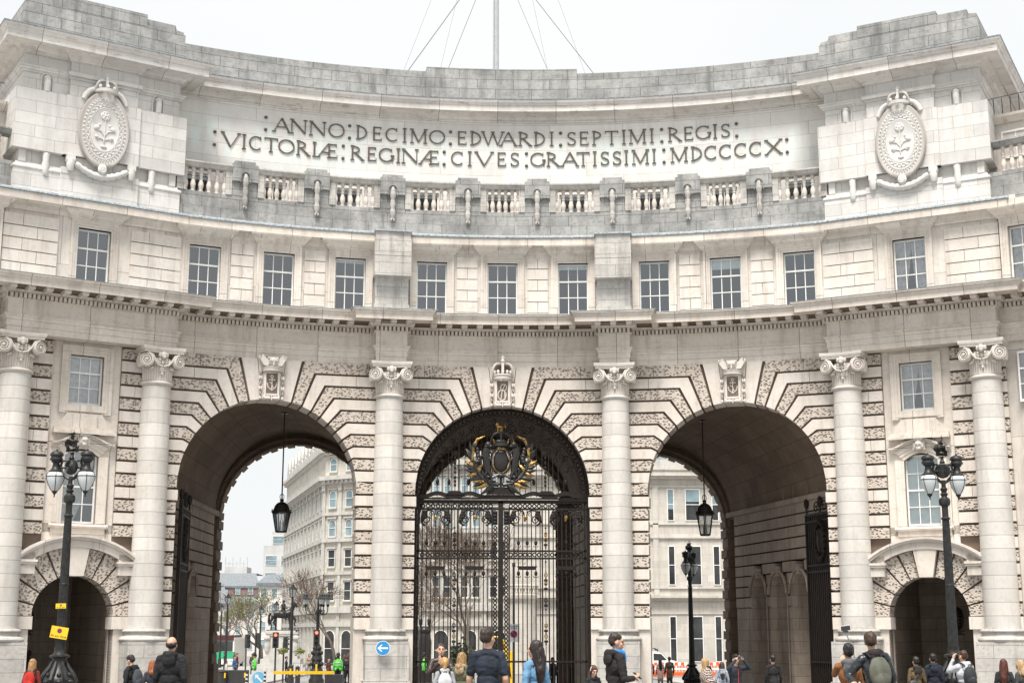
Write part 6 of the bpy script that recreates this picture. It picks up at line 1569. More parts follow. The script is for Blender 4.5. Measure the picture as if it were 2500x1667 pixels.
signal(-13.4, 70, 2.35, 'traffic light showing red before the statue plinth'); signal(-10.52, 67.5, 2.5, 'traffic light showing red on the three lantern standard')
signal(-12.95, 70.6, 2.05, 'dark signal head turned sideways beside the red one', 'off', 1.3); signal(-20.7, 88, 2.0, 'unlit signal head seen from behind at the crossing', 'off', 2.8)
signal(-22.0, 96, 2.2, 'unlit signal head by the stopped bus', 'off', 2.6); signal(-17.3, 84, 2.2, 'dark signal at the left corner of the plinth', 'off', .9); signal(-16.7, 84.6, 2.3, 'second dark signal at the left corner of the plinth', 'off', 2.2); signal(-19.6, 66, 1.9, 'signal showing green and red at the left archway edge', 'green'); signal(-7.2, 66, 2.2, 'signal seen edge on beside the right jamb of the left arch', 'off', 1.57)
# bus
o = thing('bus', 'green and white single decker bus with dark roof facing down the street', 'bus', (-27.9, 140, gz(140)))
b = MB(); b.prism([(-1.25, .35), (1.25, .35), (1.3, 1.2), (1.25, 3.2), (1.1, 3.5), (-1.1, 3.5), (-1.25, 3.2), (-1.3, 1.2)], 0, 9); obj('body', b, M['white'], o)
M['busgreen'] = plain('green bus paint', (.03, .35, .17, 1), .4); g = MB(); g.box(-1.31, 1.31, -.05, .4, 1.0, 1.75); g.box(-.9, -.3, -.1, 0, .5, 1.2); obj('green_panel', g, M['busgreen'], o)
M['maroon'] = plain('maroon bus roof', (.07, .02, .02, 1), .4); g = MB(); g.box(-1.2, 1.2, -.06, 6, 2.95, 3.55); obj('destination_panel', g, M['maroon'], o)
g = MB(); g.box(-1.1, 1.1, -.07, 0, 1.8, 2.9); obj('windscreen', g, M['darkpane'], o)
for s in (-1, 1):
    g = MB(); g.lathe([(.12, 0), (.001, .03)], (s*.95, -.06, .8), 10, 0, 2*pi, 'y'); obj('headlight', g, M['glow'], o)
    for y_ in (1.2, 7): g = MB(); g.lathe([(.001, -.14), (.46, -.14), (.48, 0), (.46, .14), (.001, .14)], (s*1.12, y_, .48), 16, 0, 2*pi, 'x'); obj('wheel', g, M['dgrey'], o)
# parked van
o = thing('van', 'white panel van with black roof rack parked before the white building', 'van', (14.3, 96, gz(96)), 0)
v = MB(); prof = [(-2.2, .35), (2.15, .35), (2.35, .55), (2.35, .95), (2.1, 1.12), (1.55, 1.22), (1.05, 1.72), (.6, 1.85), (-2.0, 1.87), (-2.2, 1.7), (-2.28, .6)]
v.prism(prof, -.85, .85); obj('body', v, M['white'], o, bevel=0)
g = MB(); g.prism([(.35, 1.15), (1.45, 1.18), (.98, 1.66), (.35, 1.70)], -.865, -.84); obj('side_window', g, M['darkpane'], o)
g = MB(); g.quad((1.56, -.75, 1.24), (1.56, .75, 1.24), (1.08, .7, 1.71), (1.08, -.7, 1.71)); g.V = [(x+.02, y, z+.01) for x, y, z in g.V]; obj('windscreen', g, M['darkpane'], o)
g = MB(); g.box(-2.29, -2.2, -.7, .7, 1.1, 1.6); obj('rear_window', g, M['darkpane'], o)
for x in (-1.45, 1.5):
    for s in (-1, 1): g = MB(); g.lathe([(.001, -.1), (.33, -.1), (.35, 0), (.33, .1), (.001, .1)], (x, s*.8, .34), 0 or 18, 0, 2*pi, 'y'); w_ = obj('wheel', g, M['dgrey'], o)
g = MB()
for y_ in (-.65, 0, .65): g.tube([(-2.0, y_, 1.95), (-1.8, y_, 2.12), (.5, y_, 2.12), (.8, y_, 1.95)], .03, 5)
for x in (-1.9, -1.2, -.5, .2, .7): g.tube([(x, -.7, 1.95), (x, .7, 1.95)], .03, 5); g.tube([(x, -.65, 1.85), (x, -.65, 2.1)], .025, 4)
obj('roof_rack', g, M['black'], o)
for s in (-1, 1): g = MB(); g.box(2.3, 2.37, s*.7-.12, s*.7+.12, .75, .9); obj('headlight', g, M['glow'], o)
g = MB(); g.box(-2.3, -2.22, -.85, -.7, .9, 1.3); obj('tail_light', g, M['red'], o)
# plastic barriers
for i, (x, l) in enumerate(((13.95, 'orange and white plastic barrier left of the lamp post base'), (15.55, 'orange and white plastic barrier right next to the van wheel'), (18.3, 'orange plastic barrier behind the blonde woman'))):
    o = thing('plastic_barrier', l, 'barrier', (x, 88, gz(88)), 0, 'orange barriers before the white van'); b = MB(); b.box(-.75, .75, -.04, .04, .05, .32)
    for k in range(7): b.box(-.75+.235*k, -.66+.235*k, -.02, .02, .32, .82)
    for s in (-1, 1): b.box(s*.6-.2, s*.6+.2, -.25, .25, 0, .06)
    obj('frame', b, M['orange'], o)
    for k in range(6): b = MB(); b.box(-.75+.25*k, -.5+.25*k, -.05, .05, .82, 1.06); obj('board', b, M['white' if k % 2 else 'orange'], o)
    b = MB(); b.box(-.7, .7, -.05, .05, .5, .62); obj('stripe', b, M['white'], o)
# checkpoint furniture in the left arch
o = thing('barrier_arm', 'yellow road barrier beam across the left archway', 'barrier', (-12.0, 58, .03)); b = MB(); b.box(0, 3.4, -.06, .06, 0, .17); b.prism([(3.0, 0), (3.4, 0), (3.4, -.32)], -.05, .05); b.box(2.35, 2.45, -.05, .05, .17, .55); obj('beam', b, M['yellow'], o)
b = MB(); b.box(2.9, 3.9, -.2, .5, -.8, -.02); b.box(1.4, 1.5, -.05, .05, -.8, 0); obj('support', b, M['dgrey'], o)
for x, l in ((-12.15, 'keep left sign')[:1]+('',),): pass
o = thing('arrow_sign', 'square board with pale blue disc and white diagonal arrow beside the barrier', 'sign', (-12.75, 57.5, gz(57.5)))
b = MB(); b.box(-.42, .42, -.03, .03, .15, 1.0); obj('board', b, M['glow'], o)
b = MB(); b.lathe([(.36, 0), (.36, .01), (.001, .01)], (0, -.03, .58), 28, 0, 2*pi, 'y'); obj('disc', b, M['lblue'], o)
b = MB(); b.xf = Matrix.Translation((0, 0, .58)) @ Matrix.Rotation(radians(45), 4, 'Y'); b.prism([(-.30, -.0), (-.12, -.16), (-.12, -.05), (.28, -.05), (.28, .05), (-.12, .05), (-.12, .16)], -.05, -.042); b.xf = None; obj('arrow', b, M['white'], o)
for i, (x, y) in enumerate(((-12.35, 57), (-13.3, 56.6), (-16.0, 56.4))):
    o = thing('marker_post', ('black and white banded marker post in front of the blue disc', 'black and white banded marker post by the policeman', 'black and white banded marker post at the left jamb')[i], 'marker post', (x, y, gz(y)), 0, 'banded marker posts')
    b = MB(); b.lathe([(.12, 0), (.07, .08), (.06, .95), (.001, .98)], n=12); obj('post', b, M['dgrey'], o)
    for k in range(3): b = MB(); b.lathe([(.068, .3+.22*k), (.068, .4+.22*k)], n=12, cap=False); obj('band', b, M['white'], o)
for i, (x, y, w_, h_) in enumerate(((-17.3, 62, .55, .95), (-16.2, 62.5, .32, 1.25), (-15.5, 61.5, .35, .95), (-14.6, 62, .62, .95), (-11.6, 63, .13, 1.2), (-11.3, 64, .13, 1.1))):
    lab = ('wide black security block at the far left of the checkpoint', 'tall black bin among the security blocks', 'black block right of the tall bin', 'large dark grey block behind the policeman', 'slim black bollard with yellow band left of the lamp post', 'slim black bollard with yellow band behind its twin')[i]
    o = thing('bollard' if w_ < .2 else 'security_block', lab, 'bollard' if w_ < .2 else 'security block', (x, y, gz(y)), 0, 'checkpoint blocks')
    b = MB(); b.box(-w_, w_, -w_*.6, w_*.6, 0, h_) if w_ > .4 else b.lathe([(w_, 0), (w_, h_-.1), (w_*1.1, h_-.08), (w_*1.05, h_), (w_*.5, h_+.05), (.001, h_+.06)], n=14); obj('body', b, M['dgrey'], o)
    b = MB(); b.box(-.05 if w_ < .2 else w_*.7, .05 if w_ < .2 else w_*.9, -max(w_*.62, .001) if w_ > .4 else -w_*1.06, 0, h_*.55, h_*.85); obj('reflector', b, M['yellow'], o)
# railings and flower baskets
o = thing('pedestrian_railing', 'grey steel pedestrian railing right of the statue steps', 'railing', (-14.2, 88, gz(88))); b = MB()
for z in (.15, 1.05): b.tube([(0, 0, z), (3.6, -3, z)], .025, 5)
for i in range(19): b.tube([(.2*i, -.1667*i, 0), (.2*i, -.1667*i, 1.08)], .014 if i % 6 else .03, 4)
obj('rails', b, M['steel'], o, uv=False)
M['foliage'] = plain('basket foliage', (.07, .14, .03, 1), .8, 0, .5, 8, c2=(.30, .26, .08, 1))
for x, l in ((-12.95, 'hanging basket of yellow green flowers left of the nearest lamp post'), (-11.85, 'hanging basket of yellow green flowers right of the nearest lamp post')):
    o = thing('hanging_basket', l, 'flower basket', (x, 70, 1.15), 0, 'flower baskets on the lamp post'); b = MB(); random.seed(int(-x*9))
    for i in range(120):
        v = Vector((random.gauss(0, 1), random.gauss(0, 1), random.gauss(0, .7))).normalized()*random.uniform(.12, .30); b.ell((v.x*1.2, v.y, v.z*.8), (.05, .05, .03), 4, 3)
    obj('flowers', b, M['foliage'], o, uv=False); b = MB(); b.tube([(0, 0, .2), (0, 0, .55), ((-12.4-x), 0, .6)], .015, 4); obj('bracket', b, M['postblack'], o)
# things behind the middle gate
o = thing('parking_sign', 'white controlled zone sign with no waiting roundel on a black post', 'sign', (1.33, 52, gz(52))); b = MB(); b.lathe([(.07, 0), (.06, 6.5), (.10, 6.5), (.08, 6.7)], n=10); obj('post', b, M['dgrey'], o)
b = MB(); b.box(-.30, .30, -.10, -.07, 2.56, 3.50); obj('board', b, M['glow'], o)
b = MB(); b.lathe([(.19, 0), (.19, .01), (.001, .01)], (0, -.10, 2.98), 24, 0, 2*pi, 'y'); obj('red_ring', b, M['red'], o); b = MB(); b.lathe([(.15, .01), (.15, .015), (.001, .015)], (0, -.10, 2.98), 24, 0, 2*pi, 'y'); obj('blue_disc', b, M['dblue'], o)
b = MB(); b.xf = Matrix.Translation((0, 0, 2.98)) @ Matrix.Rotation(-pi/4, 4, 'Y'); b.box(-.02, .02, -.125, -.118, -.16, .16); b.xf = None; obj('slash', b, M['red'], o)
text('lettering', 'Controlled\nZONE', .12, M['black'], o, (0, -.105, 3.33)); 
o = thing('rickshaw', 'yellow framed pedicab with black hood behind the gate', 'pedicab', (.6, 60, gz(60)))
b = MB(); P = [(-.55, 0, .5), (-.62, 0, 1.3), (-.6, 0, 2.1), (-.45, 0, 2.6), (-.15, 0, 2.85), (.2, 0, 2.85), (.5, 0, 2.6), (.6, 0, 2.1), (.6, 0, .5)]
b.tube(P, .07, 6); b.tube([(x, 1.2, z) for x, y, z in P], .06, 6); b.box(-.6, .9, -.06, .06, 1.9, 2.05); b.box(.75, 1.0, -.05, .3, .2, 2.0); b.box(-.6, .6, -.06, .06, .5, .62); obj('frame', b, M['yellow'], o)
b = MB(); b.grid([[(x, y, z) for x, y_, z in P] for y in (.1, 1.1)]); b.box(-.5, .5, .2, 1.1, .6, .9); obj('hood', b, M['dgrey'], o)
for s in (-1, 1): b = MB(); b.tube([(s*.62, .6+.35*cos(2*pi*i/16), .36+.35*sin(2*pi*i/16)) for i in range(16)], .03, 5, True); obj('wheel', b, M['black'], o)
o = thing('statue', 'dark bronze figure group on a pedestal behind the left gate leaf', 'statue', (-3.75, 70, gz(70))); b = MB(); b.box(-.5, .5, -.5, .5, 0, 1.1); b.tube([(0, 0, 1.0), (0, 0, 2.6), (0, 0, 3.2)], [.42, .45, .3], 12); b.ell((0, 0, 3.3), (.42, .4, .3), 10, 6)
for s in (-1, 1): b.lathe([(.03, 3.3), (.05, 3.6), (.12, 3.7), (.14, 4.0), (.04, 4.15)], (s*.28, 0, 0), 8)
obj('figure', b, M['black'], o, smooth=50)
o = thing('hedge', 'loose dark evergreen bush behind the middle gate', 'bush', (-1.4, 70, gz(70))); b = MB(); random.seed(4)
for i in range(900):
    v = Vector((random.gauss(0, 1), random.gauss(0, 1), random.gauss(0, 1))).normalized()*random.uniform(.35, 1.05); v *= 1+.35*sin(v.x*5+1)*cos(v.z*6); b.xf = Matrix.Translation((v.x*.75, v.y*.6, 1.35+v.z*1.15)) @ Matrix.Rotation(random.uniform(0, 6), 4, 'X') @ Matrix.Rotation(random.uniform(0, 6), 4, 'Z'); b.quad((-.09, -.06, 0), (.09, -.06, 0), (.09, .06, .03), (-.09, .06, .02))
b.xf = None; b.tube([(0, 0, 0), (0, 0, 1.5)], .06, 6); M['ever'] = plain('evergreen leaves', (.035, .05, .022, 1), .7, 0, .5, 6); obj('foliage', b, M['ever'], o, uv=False)
# ---------------------------------------------------------------- people
SKIN = plain('skin', (.52, .31, .22, 1), .55, 0, .08, 20); SKIN2 = plain('tanned skin', (.42, .24, .165, 1), .55, 0, .08, 20)
CL_ = {}
def cloth(c, rough=.85, pat=None):
    k = (c, rough, pat)
    if k in CL_: return CL_[k]
    m, t, b = nm('cloth '+c); b.inputs['Roughness'].default_value = rough; col = lin(c)
    n = noisef(t, 5, 4, .6, (1, 1, .5)); n2 = noisef(t, 60, 2)
    hi = tuple(min(1, x*1.25+.004) for x in col[:3])+(1,); lo = tuple(x*.72 for x in col[:3])+(1,)
    cc = ramp(t, n, (.35, lo), (.65, hi))
    if pat == 'check':
        br = N(t, 'TexBrick'); g = N(t, 'TexCoord'); mp = N(t, 'Mapping'); mp.inputs['Rotation'].default_value = (pi/2, 0, .5); t.links.new(g.outputs['Object'], mp.inputs[0]); t.links.new(mp.outputs[0], br.inputs['Vector'])
        br.offset = 0; br.inputs['Scale'].default_value = 1; br.inputs['Brick Width'].default_value = .052; br.inputs['Row Height'].default_value = .052; br.inputs['Mortar Size'].default_value = .006
        br.inputs['Color1'].default_value = lin('#4a332f'); br.inputs['Color2'].default_value = lin('#5a423c'); br.inputs['Mortar'].default_value = lin('#c9bdb4'); cc = br.outputs['Color']
    t.links.new(cc, b.inputs['Base Color'])
    bp = N(t, 'Bump'); bp.inputs['Strength'].default_value = .7; bp.inputs['Distance'].default_value = .03; t.links.new(n, bp.inputs['Height'])
    t.links.new(bp.outputs[0], b.inputs['Normal']); CL_[k] = m; return m
def hairm(c):
    k = ('h', c)
    if k in CL_: return CL_[k]
    m, t, b = nm('hair '+c); b.inputs['Roughness'].default_value = .45; col = lin(c); n = noisef(t, 26, 4, .7, (1.6, 1.6, .12))
    t.links.new(ramp(t, n, (.35, tuple(x*.5 for x in col[:3])+(1,)), (.65, tuple(min(1, x*1.5) for x in col[:3])+(1,))), b.inputs['Base Color'])
    bp = N(t, 'Bump'); bp.inputs['Strength'].default_value = .8; bp.inputs['Distance'].default_value = .012; t.links.new(n, bp.inputs['Height']); t.links.new(bp.outputs[0], b.inputs['Normal'])
    CL_[k] = m; return m
def fuse(name, prims, mats, vox, parent, smooth_it=3):
    """prims: (kind, data, matindex); one continuous remeshed skin, faces take the material of the nearest primitive"""
    mb = MB()
    for k, dta, mi in prims:
        if k == 'c':
            for (p, r0), (q, r1) in zip(dta, dta[1:]):
                p = Vector(p); q = Vector(q); mb.tube([p, p.lerp(q, .5), q], [r0, (r0+r1)/2, r1], 10)
            for p, r in dta: mb.ell(p, (r, r, r), 10, 7)
        else: mb.ell(dta[0], dta[1], 16, 12, dta[2] if len(dta) > 2 else None)
    me = bpy.data.meshes.new('tmp'); me.from_pydata(mb.V, [], mb.F); me.update()
    o = bpy.data.objects.new('tmp', me); COL.objects.link(o)
    m = o.modifiers.new('r', 'REMESH'); m.mode = 'VOXEL'; m.voxel_size = vox
    s = o.modifiers.new('s', 'SMOOTH'); s.factor = .5; s.iterations = smooth_it
    dg = bpy.context.evaluated_depsgraph_get(); dg.update(); me2 = bpy.data.meshes.new_from_object(o.evaluated_get(dg)); bpy.data.objects.remove(o)
    import numpy as np
    nf = len(me2.polygons); C_ = np.empty(nf*3); me2.polygons.foreach_get('center', C_); C_ = C_.reshape(-1, 3)
    best = np.full(nf, 1e9); idx = np.zeros(nf, dtype=np.int32)
    for k, dta, mi in prims:
        if k == 'c':
            dd = np.full(nf, 1e9)
            for (p, r0), (q, r1) in zip(dta, dta[1:]):
                p = np.array(p); q = np.array(q); v = q-p; L = max(1e-9, v@v); t = np.clip(((C_-p)@v)/L, 0, 1)
                dd = np.minimum(dd, np.linalg.norm(C_-(p+t[:, None]*v), axis=1)-(r0+(r1-r0)*t))
        else:
            c0 = np.array(dta[0]); r = np.array(dta[1]); X = C_-c0
            if len(dta) > 2: X = X @ np.array(dta[2])
            dd = (np.linalg.norm(X/r, axis=1)-1)*r.min()
        w = dd < best; best[w] = dd[w]; idx[w] = mi
    me2.materials.clear()
    for x in mats: me2.materials.append(x)
    me2.polygons.foreach_set('material_index', idx); me2.polygons.foreach_set('use_smooth', np.ones(nf, dtype=bool)); me2.update()
    if vox < .0122:
        co = np.empty(len(me2.vertices)*3); me2.vertices.foreach_get('co', co); no = np.empty(len(co)); me2.vertices.foreach_get('normal', no); co = co.reshape(-1, 3); no = no.reshape(-1, 3)
        skinv = np.zeros(len(co), dtype=bool); lv = np.empty(len(me2.loops), dtype=np.int32); me2.loops.foreach_get('vertex_index', lv)
        pm = np.repeat(idx, np.fromiter((p.loop_total for p in me2.polygons), dtype=np.int32))
        if name == 'body': skinv[lv[(pm == 2) | (pm == 3)]] = True
        amp = {'body': .011, 'hair': .012}.get(name, .007); o3 = len(co) % 97
        D_ = np.zeros(len(co))
        for i_ in range(len(co)):
            if skinv[i_]: continue
            x_, y_, z_ = co[i_]
            if name == 'hair': D_[i_] = noise.noise(Vector((x_*38, y_*38, z_*9+o3)))*amp
            else: D_[i_] = (.5-abs(noise.noise(Vector((x_*9+z_*4, y_*9, z_*13+o3)))))*amp*1.3+noise.noise(Vector((x_*24, y_*24, z_*24)))*amp*.35-amp*.5
        co += no*D_[:, None]; me2.vertices.foreach_set('co', co.ravel()); me2.update()
    n = bpy.data.objects.new(name, me2); COL.objects.link(n); n.parent = parent; return n
def person(label, x, y, h=1.75, rz=0, top='#202226', bottom='#1c1e22', shoes='#151515', hair='#1c1410', hs='short', L=None, R=None, turn=0, nod=0, bulk=1., rough=.85, vox=.011,
           sleeve='long', skin=SKIN, female=False, hood=None, pack=None, pat=None, scarf=None, extra=None, coat=False, z=None, group=None, lean=0, poncho=False, roll=0):
    """faces -y when rz = 0. L, R: (elbow, wrist, finger direction) in metres for a 1.75 m body"""
    g0 = gz(y) if z is None else z
    root = thing('person', label, 'person', (x, y, g0), rz, group)
    T, Bm, Sk, Sh, Col = 0, 1, 2, 3, 4
    mats = [cloth(top, rough, pat), cloth(bottom), skin, cloth(shoes), cloth(scarf or top)]
    sw = .168 if not female else .150; b = bulk; P = []
    hipw = .155*b if not female else .165*b
    P.append(('e', ((0, .01, .97), (hipw, .115*b, .13)), Bm if not coat else T))
    P.append(('e', ((0, .01, 1.11), (.140*b, .108*b, .14)), T)); P.append(('e', ((0, .012, 1.29), (.170*b if not female else .150*b, .118*b, .17)), T))
    if female: P.append(('c', [((-.065, -.075, 1.28), .062), ((.065, -.075, 1.28), .062)], T))
    P.append(('c', [((-sw+.035, .015, 1.425), .062*b), ((0, .02, 1.45), .070*b), ((sw-.035, .015, 1.425), .062*b)], T))
    P.append(('c', [((0, .02, 1.43), .066), ((0, .005, 1.50), .052), ((0, -.005, 1.57), .050)], Sk))
    if poncho: P += [('e', ((0, .02, 1.22), (.27, .20, .26)), T), ('e', ((-.05, -.05, 1.08), (.30, .20, .16)), T), ('e', ((0, .02, 1.40), (.19, .13, .10)), T)]
    if coat: P.append(('c', [((0, .01, 1.0), .16*b), ((0, .01, .72), .175*b)], T))
    else: P.append(('c', [((-.07*b, 0, .98), .11*b), ((.07*b, 0, .98), .11*b)], T))
    for s in (-1, 1):
        P.append(('c', [((s*.085, 0, .90), .088*b), ((s*.095, -.01, .50), .060), ((s*.10, .02, .30), .056), ((s*.10, .02, .10), .042)], Bm))
        P.append(('c', [((s*.10, .03, .05), .042), ((s*.11, -.10, .035), .040), ((s*.115, -.16, .03), .032)], Sh))
    for s, A in ((-1, R), (1, L)):     # R: the person's right side is at -x when facing -y
        A = A or ((s*.222, .03, 1.14), (s*.232, -.05, .90), (0, -.1, -1))
        e, w, fd = (Vector(v) for v in A); sh = Vector((s*sw, .015, 1.415)); k = 1.12 if sleeve == 'long' else 1.0
        m1 = sh.lerp(e, .5)
        if sleeve == 'long': P.append(('c', [(sh, .060*b), (m1, .052*b*k), (e, .044*b*k), (e.lerp(w, .93), .034*k)], T))
        else: P.append(('c', [(sh, .062*b), (m1, .060*b), (sh.lerp(e, .72), .058*b)], T)); P.append(('c', [(m1, .044), (e, .040), (e.lerp(w, .35), .040), (w, .027)], Sk))
        fd.normalize(); side = Vector((0, 0, 1)).cross(fd)
        if side.length < .2: side = Vector((s*.35, -1, 0))-fd*Vector((s*.35, -1, 0)).dot(fd)
        side.normalize(); up = fd.cross(side)
        P.append(('c', [(w, .026), (w+fd*.045, .034), (w+fd*.075, .034)], Sk)); pc = w+fd*.08
        for i, (o_, ln) in enumerate(((-.028, .062), (-.010, .072), (.010, .068), (.028, .054))):
            a0 = pc+side*o_; a1 = a0+(fd*.9-up*.25*s).normalized()*ln*.55; a2 = a1+(fd*.45-up*.8*s).normalized()*ln*.5
            P.append(('c', [(a0-fd*.02, .0105), (a1, .010), (a2, .009)], Sk))
        P.append(('c', [(w+fd*.03+side*.030*1, .013), (w+fd*.07+side*.052, .011), (w+fd*.10+side*.046-up*.02*s, .010)], Sk))
    # head
    Hm = Matrix.Translation((0, 0, 1.55)) @ Matrix.Rotation(turn, 4, 'Z') @ Matrix.Rotation(nod, 4, 'X') @ Matrix.Translation((0, 0, -1.55)); Hr = Hm.to_3x3()
    def hp(p): return tuple(Hm @ Vector(p))
    hd = [((0, .012, 1.655), (.076, .094, .098)), ((0, -.022, 1.595), (.060, .070, .072)), ((0, -.060, 1.552), (.034, .030, .028)), ((0, -.075, 1.668), (.052, .022, .018)), ((-.040, -.058, 1.610), (.024, .026, .026)), ((.040, -.058, 1.610), (.024, .026, .026)), ((0, -.092, 1.572), (.024, .014, .012))]
    for c_, r_ in hd: P.append(('e', (hp(c_), r_, Hr), Sk))
    P.append(('c', [(hp((0, -.088, 1.655)), .011), (hp((0, -.112, 1.612)), .016)], Sk))
    for s in (-1, 1): P.append(('e', (hp((s*.079, .012, 1.625)), (.012, .022, .034), Hr), Sk))
    sc_ = h/1.75
    root.scale = (sc_,)*3
    if lean or roll: root.rotation_euler = (lean, roll, rz)
    body = fuse('body', P, mats, vox, root)
    # face details
    if abs(((rz+turn+pi) % (2*pi))-pi) < 2.0:
        f = MB(); f.xf = Hm
        for s in (-1, 1): f.ell((s*.031, -.083, 1.640), (.0135, .008, .008), 8, 6)
        eo = obj('eyes', f, M['eye'], body, uv=False, smooth=True)
        f = MB(); f.xf = Hm
        for s in (-1, 1): f.tube([(s*.018, -.096, 1.664), (s*.034, -.096, 1.669), (s*.050, -.082, 1.662)], [.003, .0045, .002], 5)
        obj('eyebrows', f, hairm(hair), body, uv=False)
        f = MB(); f.xf = Hm; f.tube([(-.024, -.098, 1.574), (-.008, -.107, 1.577), (.008, -.107, 1.577), (.024, -.098, 1.574)], [.003, .006, .006, .003], 6); obj('mouth', f, M['lip'], body, uv=False)
    # hair
    Q = []
    def he(c_, r_): Q.append(('e', (hp(c_), r_, Hr), 0))
    if hs in ('short', 'crop', 'long', 'tail', 'bob', 'cap'):
        t_ = .010 if hs != 'crop' else .004
        he((0, .026, 1.690), (.080+t_*.6, .092+t_, .080+t_)); he((0, .050, 1.645), (.078+t_*.4, .070+t_, .075))
        if hs == 'short': he((0, -.050, 1.735), (.055, .040, .026)); he((0, .0, 1.755), (.060, .07, .024))
        if hs in ('long', 'tail', 'bob'):
            he((0, .04, 1.66), (.092, .085, .09))
            for s in (-1, 1): he((s*.066, -.005, 1.655), (.026, .055, .075))
        if hs in ('long', 'bob'):
            zl_ = 1.20 if hs == 'long' else 1.46
            Q.append(('c', [(hp((0, .060, 1.64)), .086), (hp((0, .075, 1.52)), .094), ((0, .115, (1.45+zl_)/2), .088), ((0.0, .125, zl_), .055)], 0))
            for s in (-1, 1): Q.append(('c', [(hp((s*.072, .02, 1.64)), .030), (hp((s*.078, .025, 1.52)), .034), ((s*.085, .05, 1.42 if hs == 'bob' else 1.32), .032)], 0))
        if hs == 'tail': Q.append(('c', [(hp((0, .10, 1.70)), .035), (hp((0, .15, 1.66)), .038), (hp((0, .15, 1.54)), .034), (hp((0, .13, 1.42)), .015)], 0))
    elif hs == 'bald':
        he((0, .045, 1.630), (.082, .070, .058))
        for s in (-1, 1): he((s*.060, .03, 1.635), (.025, .055, .045))
    if Q: fuse('hair', Q, [hairm(hair)], max(.010, vox*.9), body, 2)
    if hood:
        Q = [('c', [((-.09, .02, 1.475), .040), ((-.06, .10, 1.49), .055), ((0, .13, 1.48), .065), ((.06, .10, 1.49), .055), ((.09, .02, 1.475), .040)], 0), ('e', ((0, .135, 1.40), (.11, .06, .10)), 0), ('c', [((-.09, .02, 1.475), .035), ((-.03, -.07, 1.44), .028), ((.03, -.07, 1.44), .028), ((.09, .02, 1.475), .035)], 0)]
        fuse('hood', Q, [cloth(hood)], .012, body, 2)
    if scarf: fuse('scarf', [('c', [((-.08, 0, 1.50), .045), ((-.05, -.075, 1.48), .05), ((.05, -.08, 1.46), .055), ((.08, 0, 1.50), .045), ((0, .08, 1.50), .045), ((-.08, 0, 1.50), .045)], 0), ('e', ((0, -.10, 1.40), (.08, .05, .10)), 0)], [cloth(scarf)], .012, body, 2)
    if pack:
        pk = thing('backpack', pack[1], 'backpack', (x, y, g0), rz); pk.scale = (sc_,)*3; pk.rotation_euler = root.rotation_euler
        Q = [('e', ((0, .205, 1.22), (.155, .10, .22)), 0), ('e', ((0, .26, 1.13), (.12, .07, .11)), 0), ('e', ((0, .20, 1.37), (.11, .07, .07)), 0)]
        fuse('bag', Q, [cloth(pack[0])], .014, pk, 2)
        s_ = MB()
        for s in (-1, 1): s_.tube([(s*.09, .17, 1.44), (s*.115, .09, 1.50), (s*.12, -.02, 1.492), (s*.118, -.112, 1.38), (s*.13, -.12, 1.25), (s*.15, -.03, 1.12), (s*.13, .14, 1.08)], .016, 5)
        obj('strap', s_, cloth('#18191b'), pk, uv=False); s_ = MB(); s_.tube([(-.03, .2, 1.44), (-.02, .22, 1.475), (.02, .22, 1.475), (.03, .2, 1.44)], .008, 5); obj('handle', s_, cloth('#18191b'), pk, uv=False)
        z_ = MB(); z_.tube([(.11*cos(a_), .318-.05*abs(cos(a_)), 1.14+.07*sin(a_)) for a_ in [pi*i/8 for i in range(9)]], .004, 4); obj('zip', z_, cloth('#777777'), pk, uv=False)
    root['P'] = 0; del root['P']
    return root
M['eye'] = plain('dark eye', (.03, .02, .015, 1), .2); M['lip'] = plain('lips', (.36, .15, .12, 1), .5)
def phone(label, loc, rot, w=.15, h=.075, mat='black'):
    o = thing('mobile_phone', label, 'phone', loc); o.rotation_euler = rot
    b = MB(); b.box(-w/2, w/2, -.004, .004, -h/2, h/2); obj('body', b, M[mat], o, uv=False); b = MB(); b.box(-w/2+.006, w/2-.006, -.0055, -.004, -h/2+.006, h/2-.006); obj('screen', b, M['darkpane'], o, uv=False); return o
def loc2(px, py, rz, s, v):   # local body coordinates to world
    return (px+s*(v[0]*cos(rz)-v[1]*sin(rz)), py+s*(v[0]*sin(rz)+v[1]*cos(rz)), gz(py)+s*v[2])
V1 = .0085
# the nearest figures
person('dark haired man in navy polo shirt seen from behind, nearest the middle gate', -1.33, -5.7, 1.84, pi-.15, top='#16202e', bottom='#23262c', hair='#2a1c15', sleeve='short', turn=-.45, vox=V1, bulk=1.02,
       R=((-.225, .03, 1.14), (-.21, -.12, .92), (0, -.4, -1)), L=((.235, .0, 1.14), (.225, -.10, .90), (0, -.4, -1)))
person('woman with long dark hair in pale denim jacket looking left', -.62, -4.0, 1.70, -pi/2-.9, top='#5d87a8', bottom='#2c2f36', hair='#1d110d', hs='long', female=True, turn=.45, vox=V1, bulk=1.02)
person('short haired man in black coat with blue collar beside the right pedestal', .62, -3.4, 1.82, pi/2+.35, top='#171314', bottom='#1d1e22', hair='#2b211b', hs='crop', turn=-.25, nod=.08, vox=V1, bulk=1.12, hood='#1a1516', scarf='#2b78b8',
       R=((-.24, .0, 1.13), (-.10, -.22, 1.14), (.6, -.8, .2)), L=((.24, -.0, 1.13), (.10, -.24, 1.10), (-.6, -.8, .3)))
person('balding man in black hooded jacket seen from behind by the left column', -6.33, -1.2, 1.82, pi-.1, top='#151518', bottom='#1b1c20', hair='#241a15', hs='bald', vox=V1, bulk=1.18, hood='#17171b', skin=SKIN)
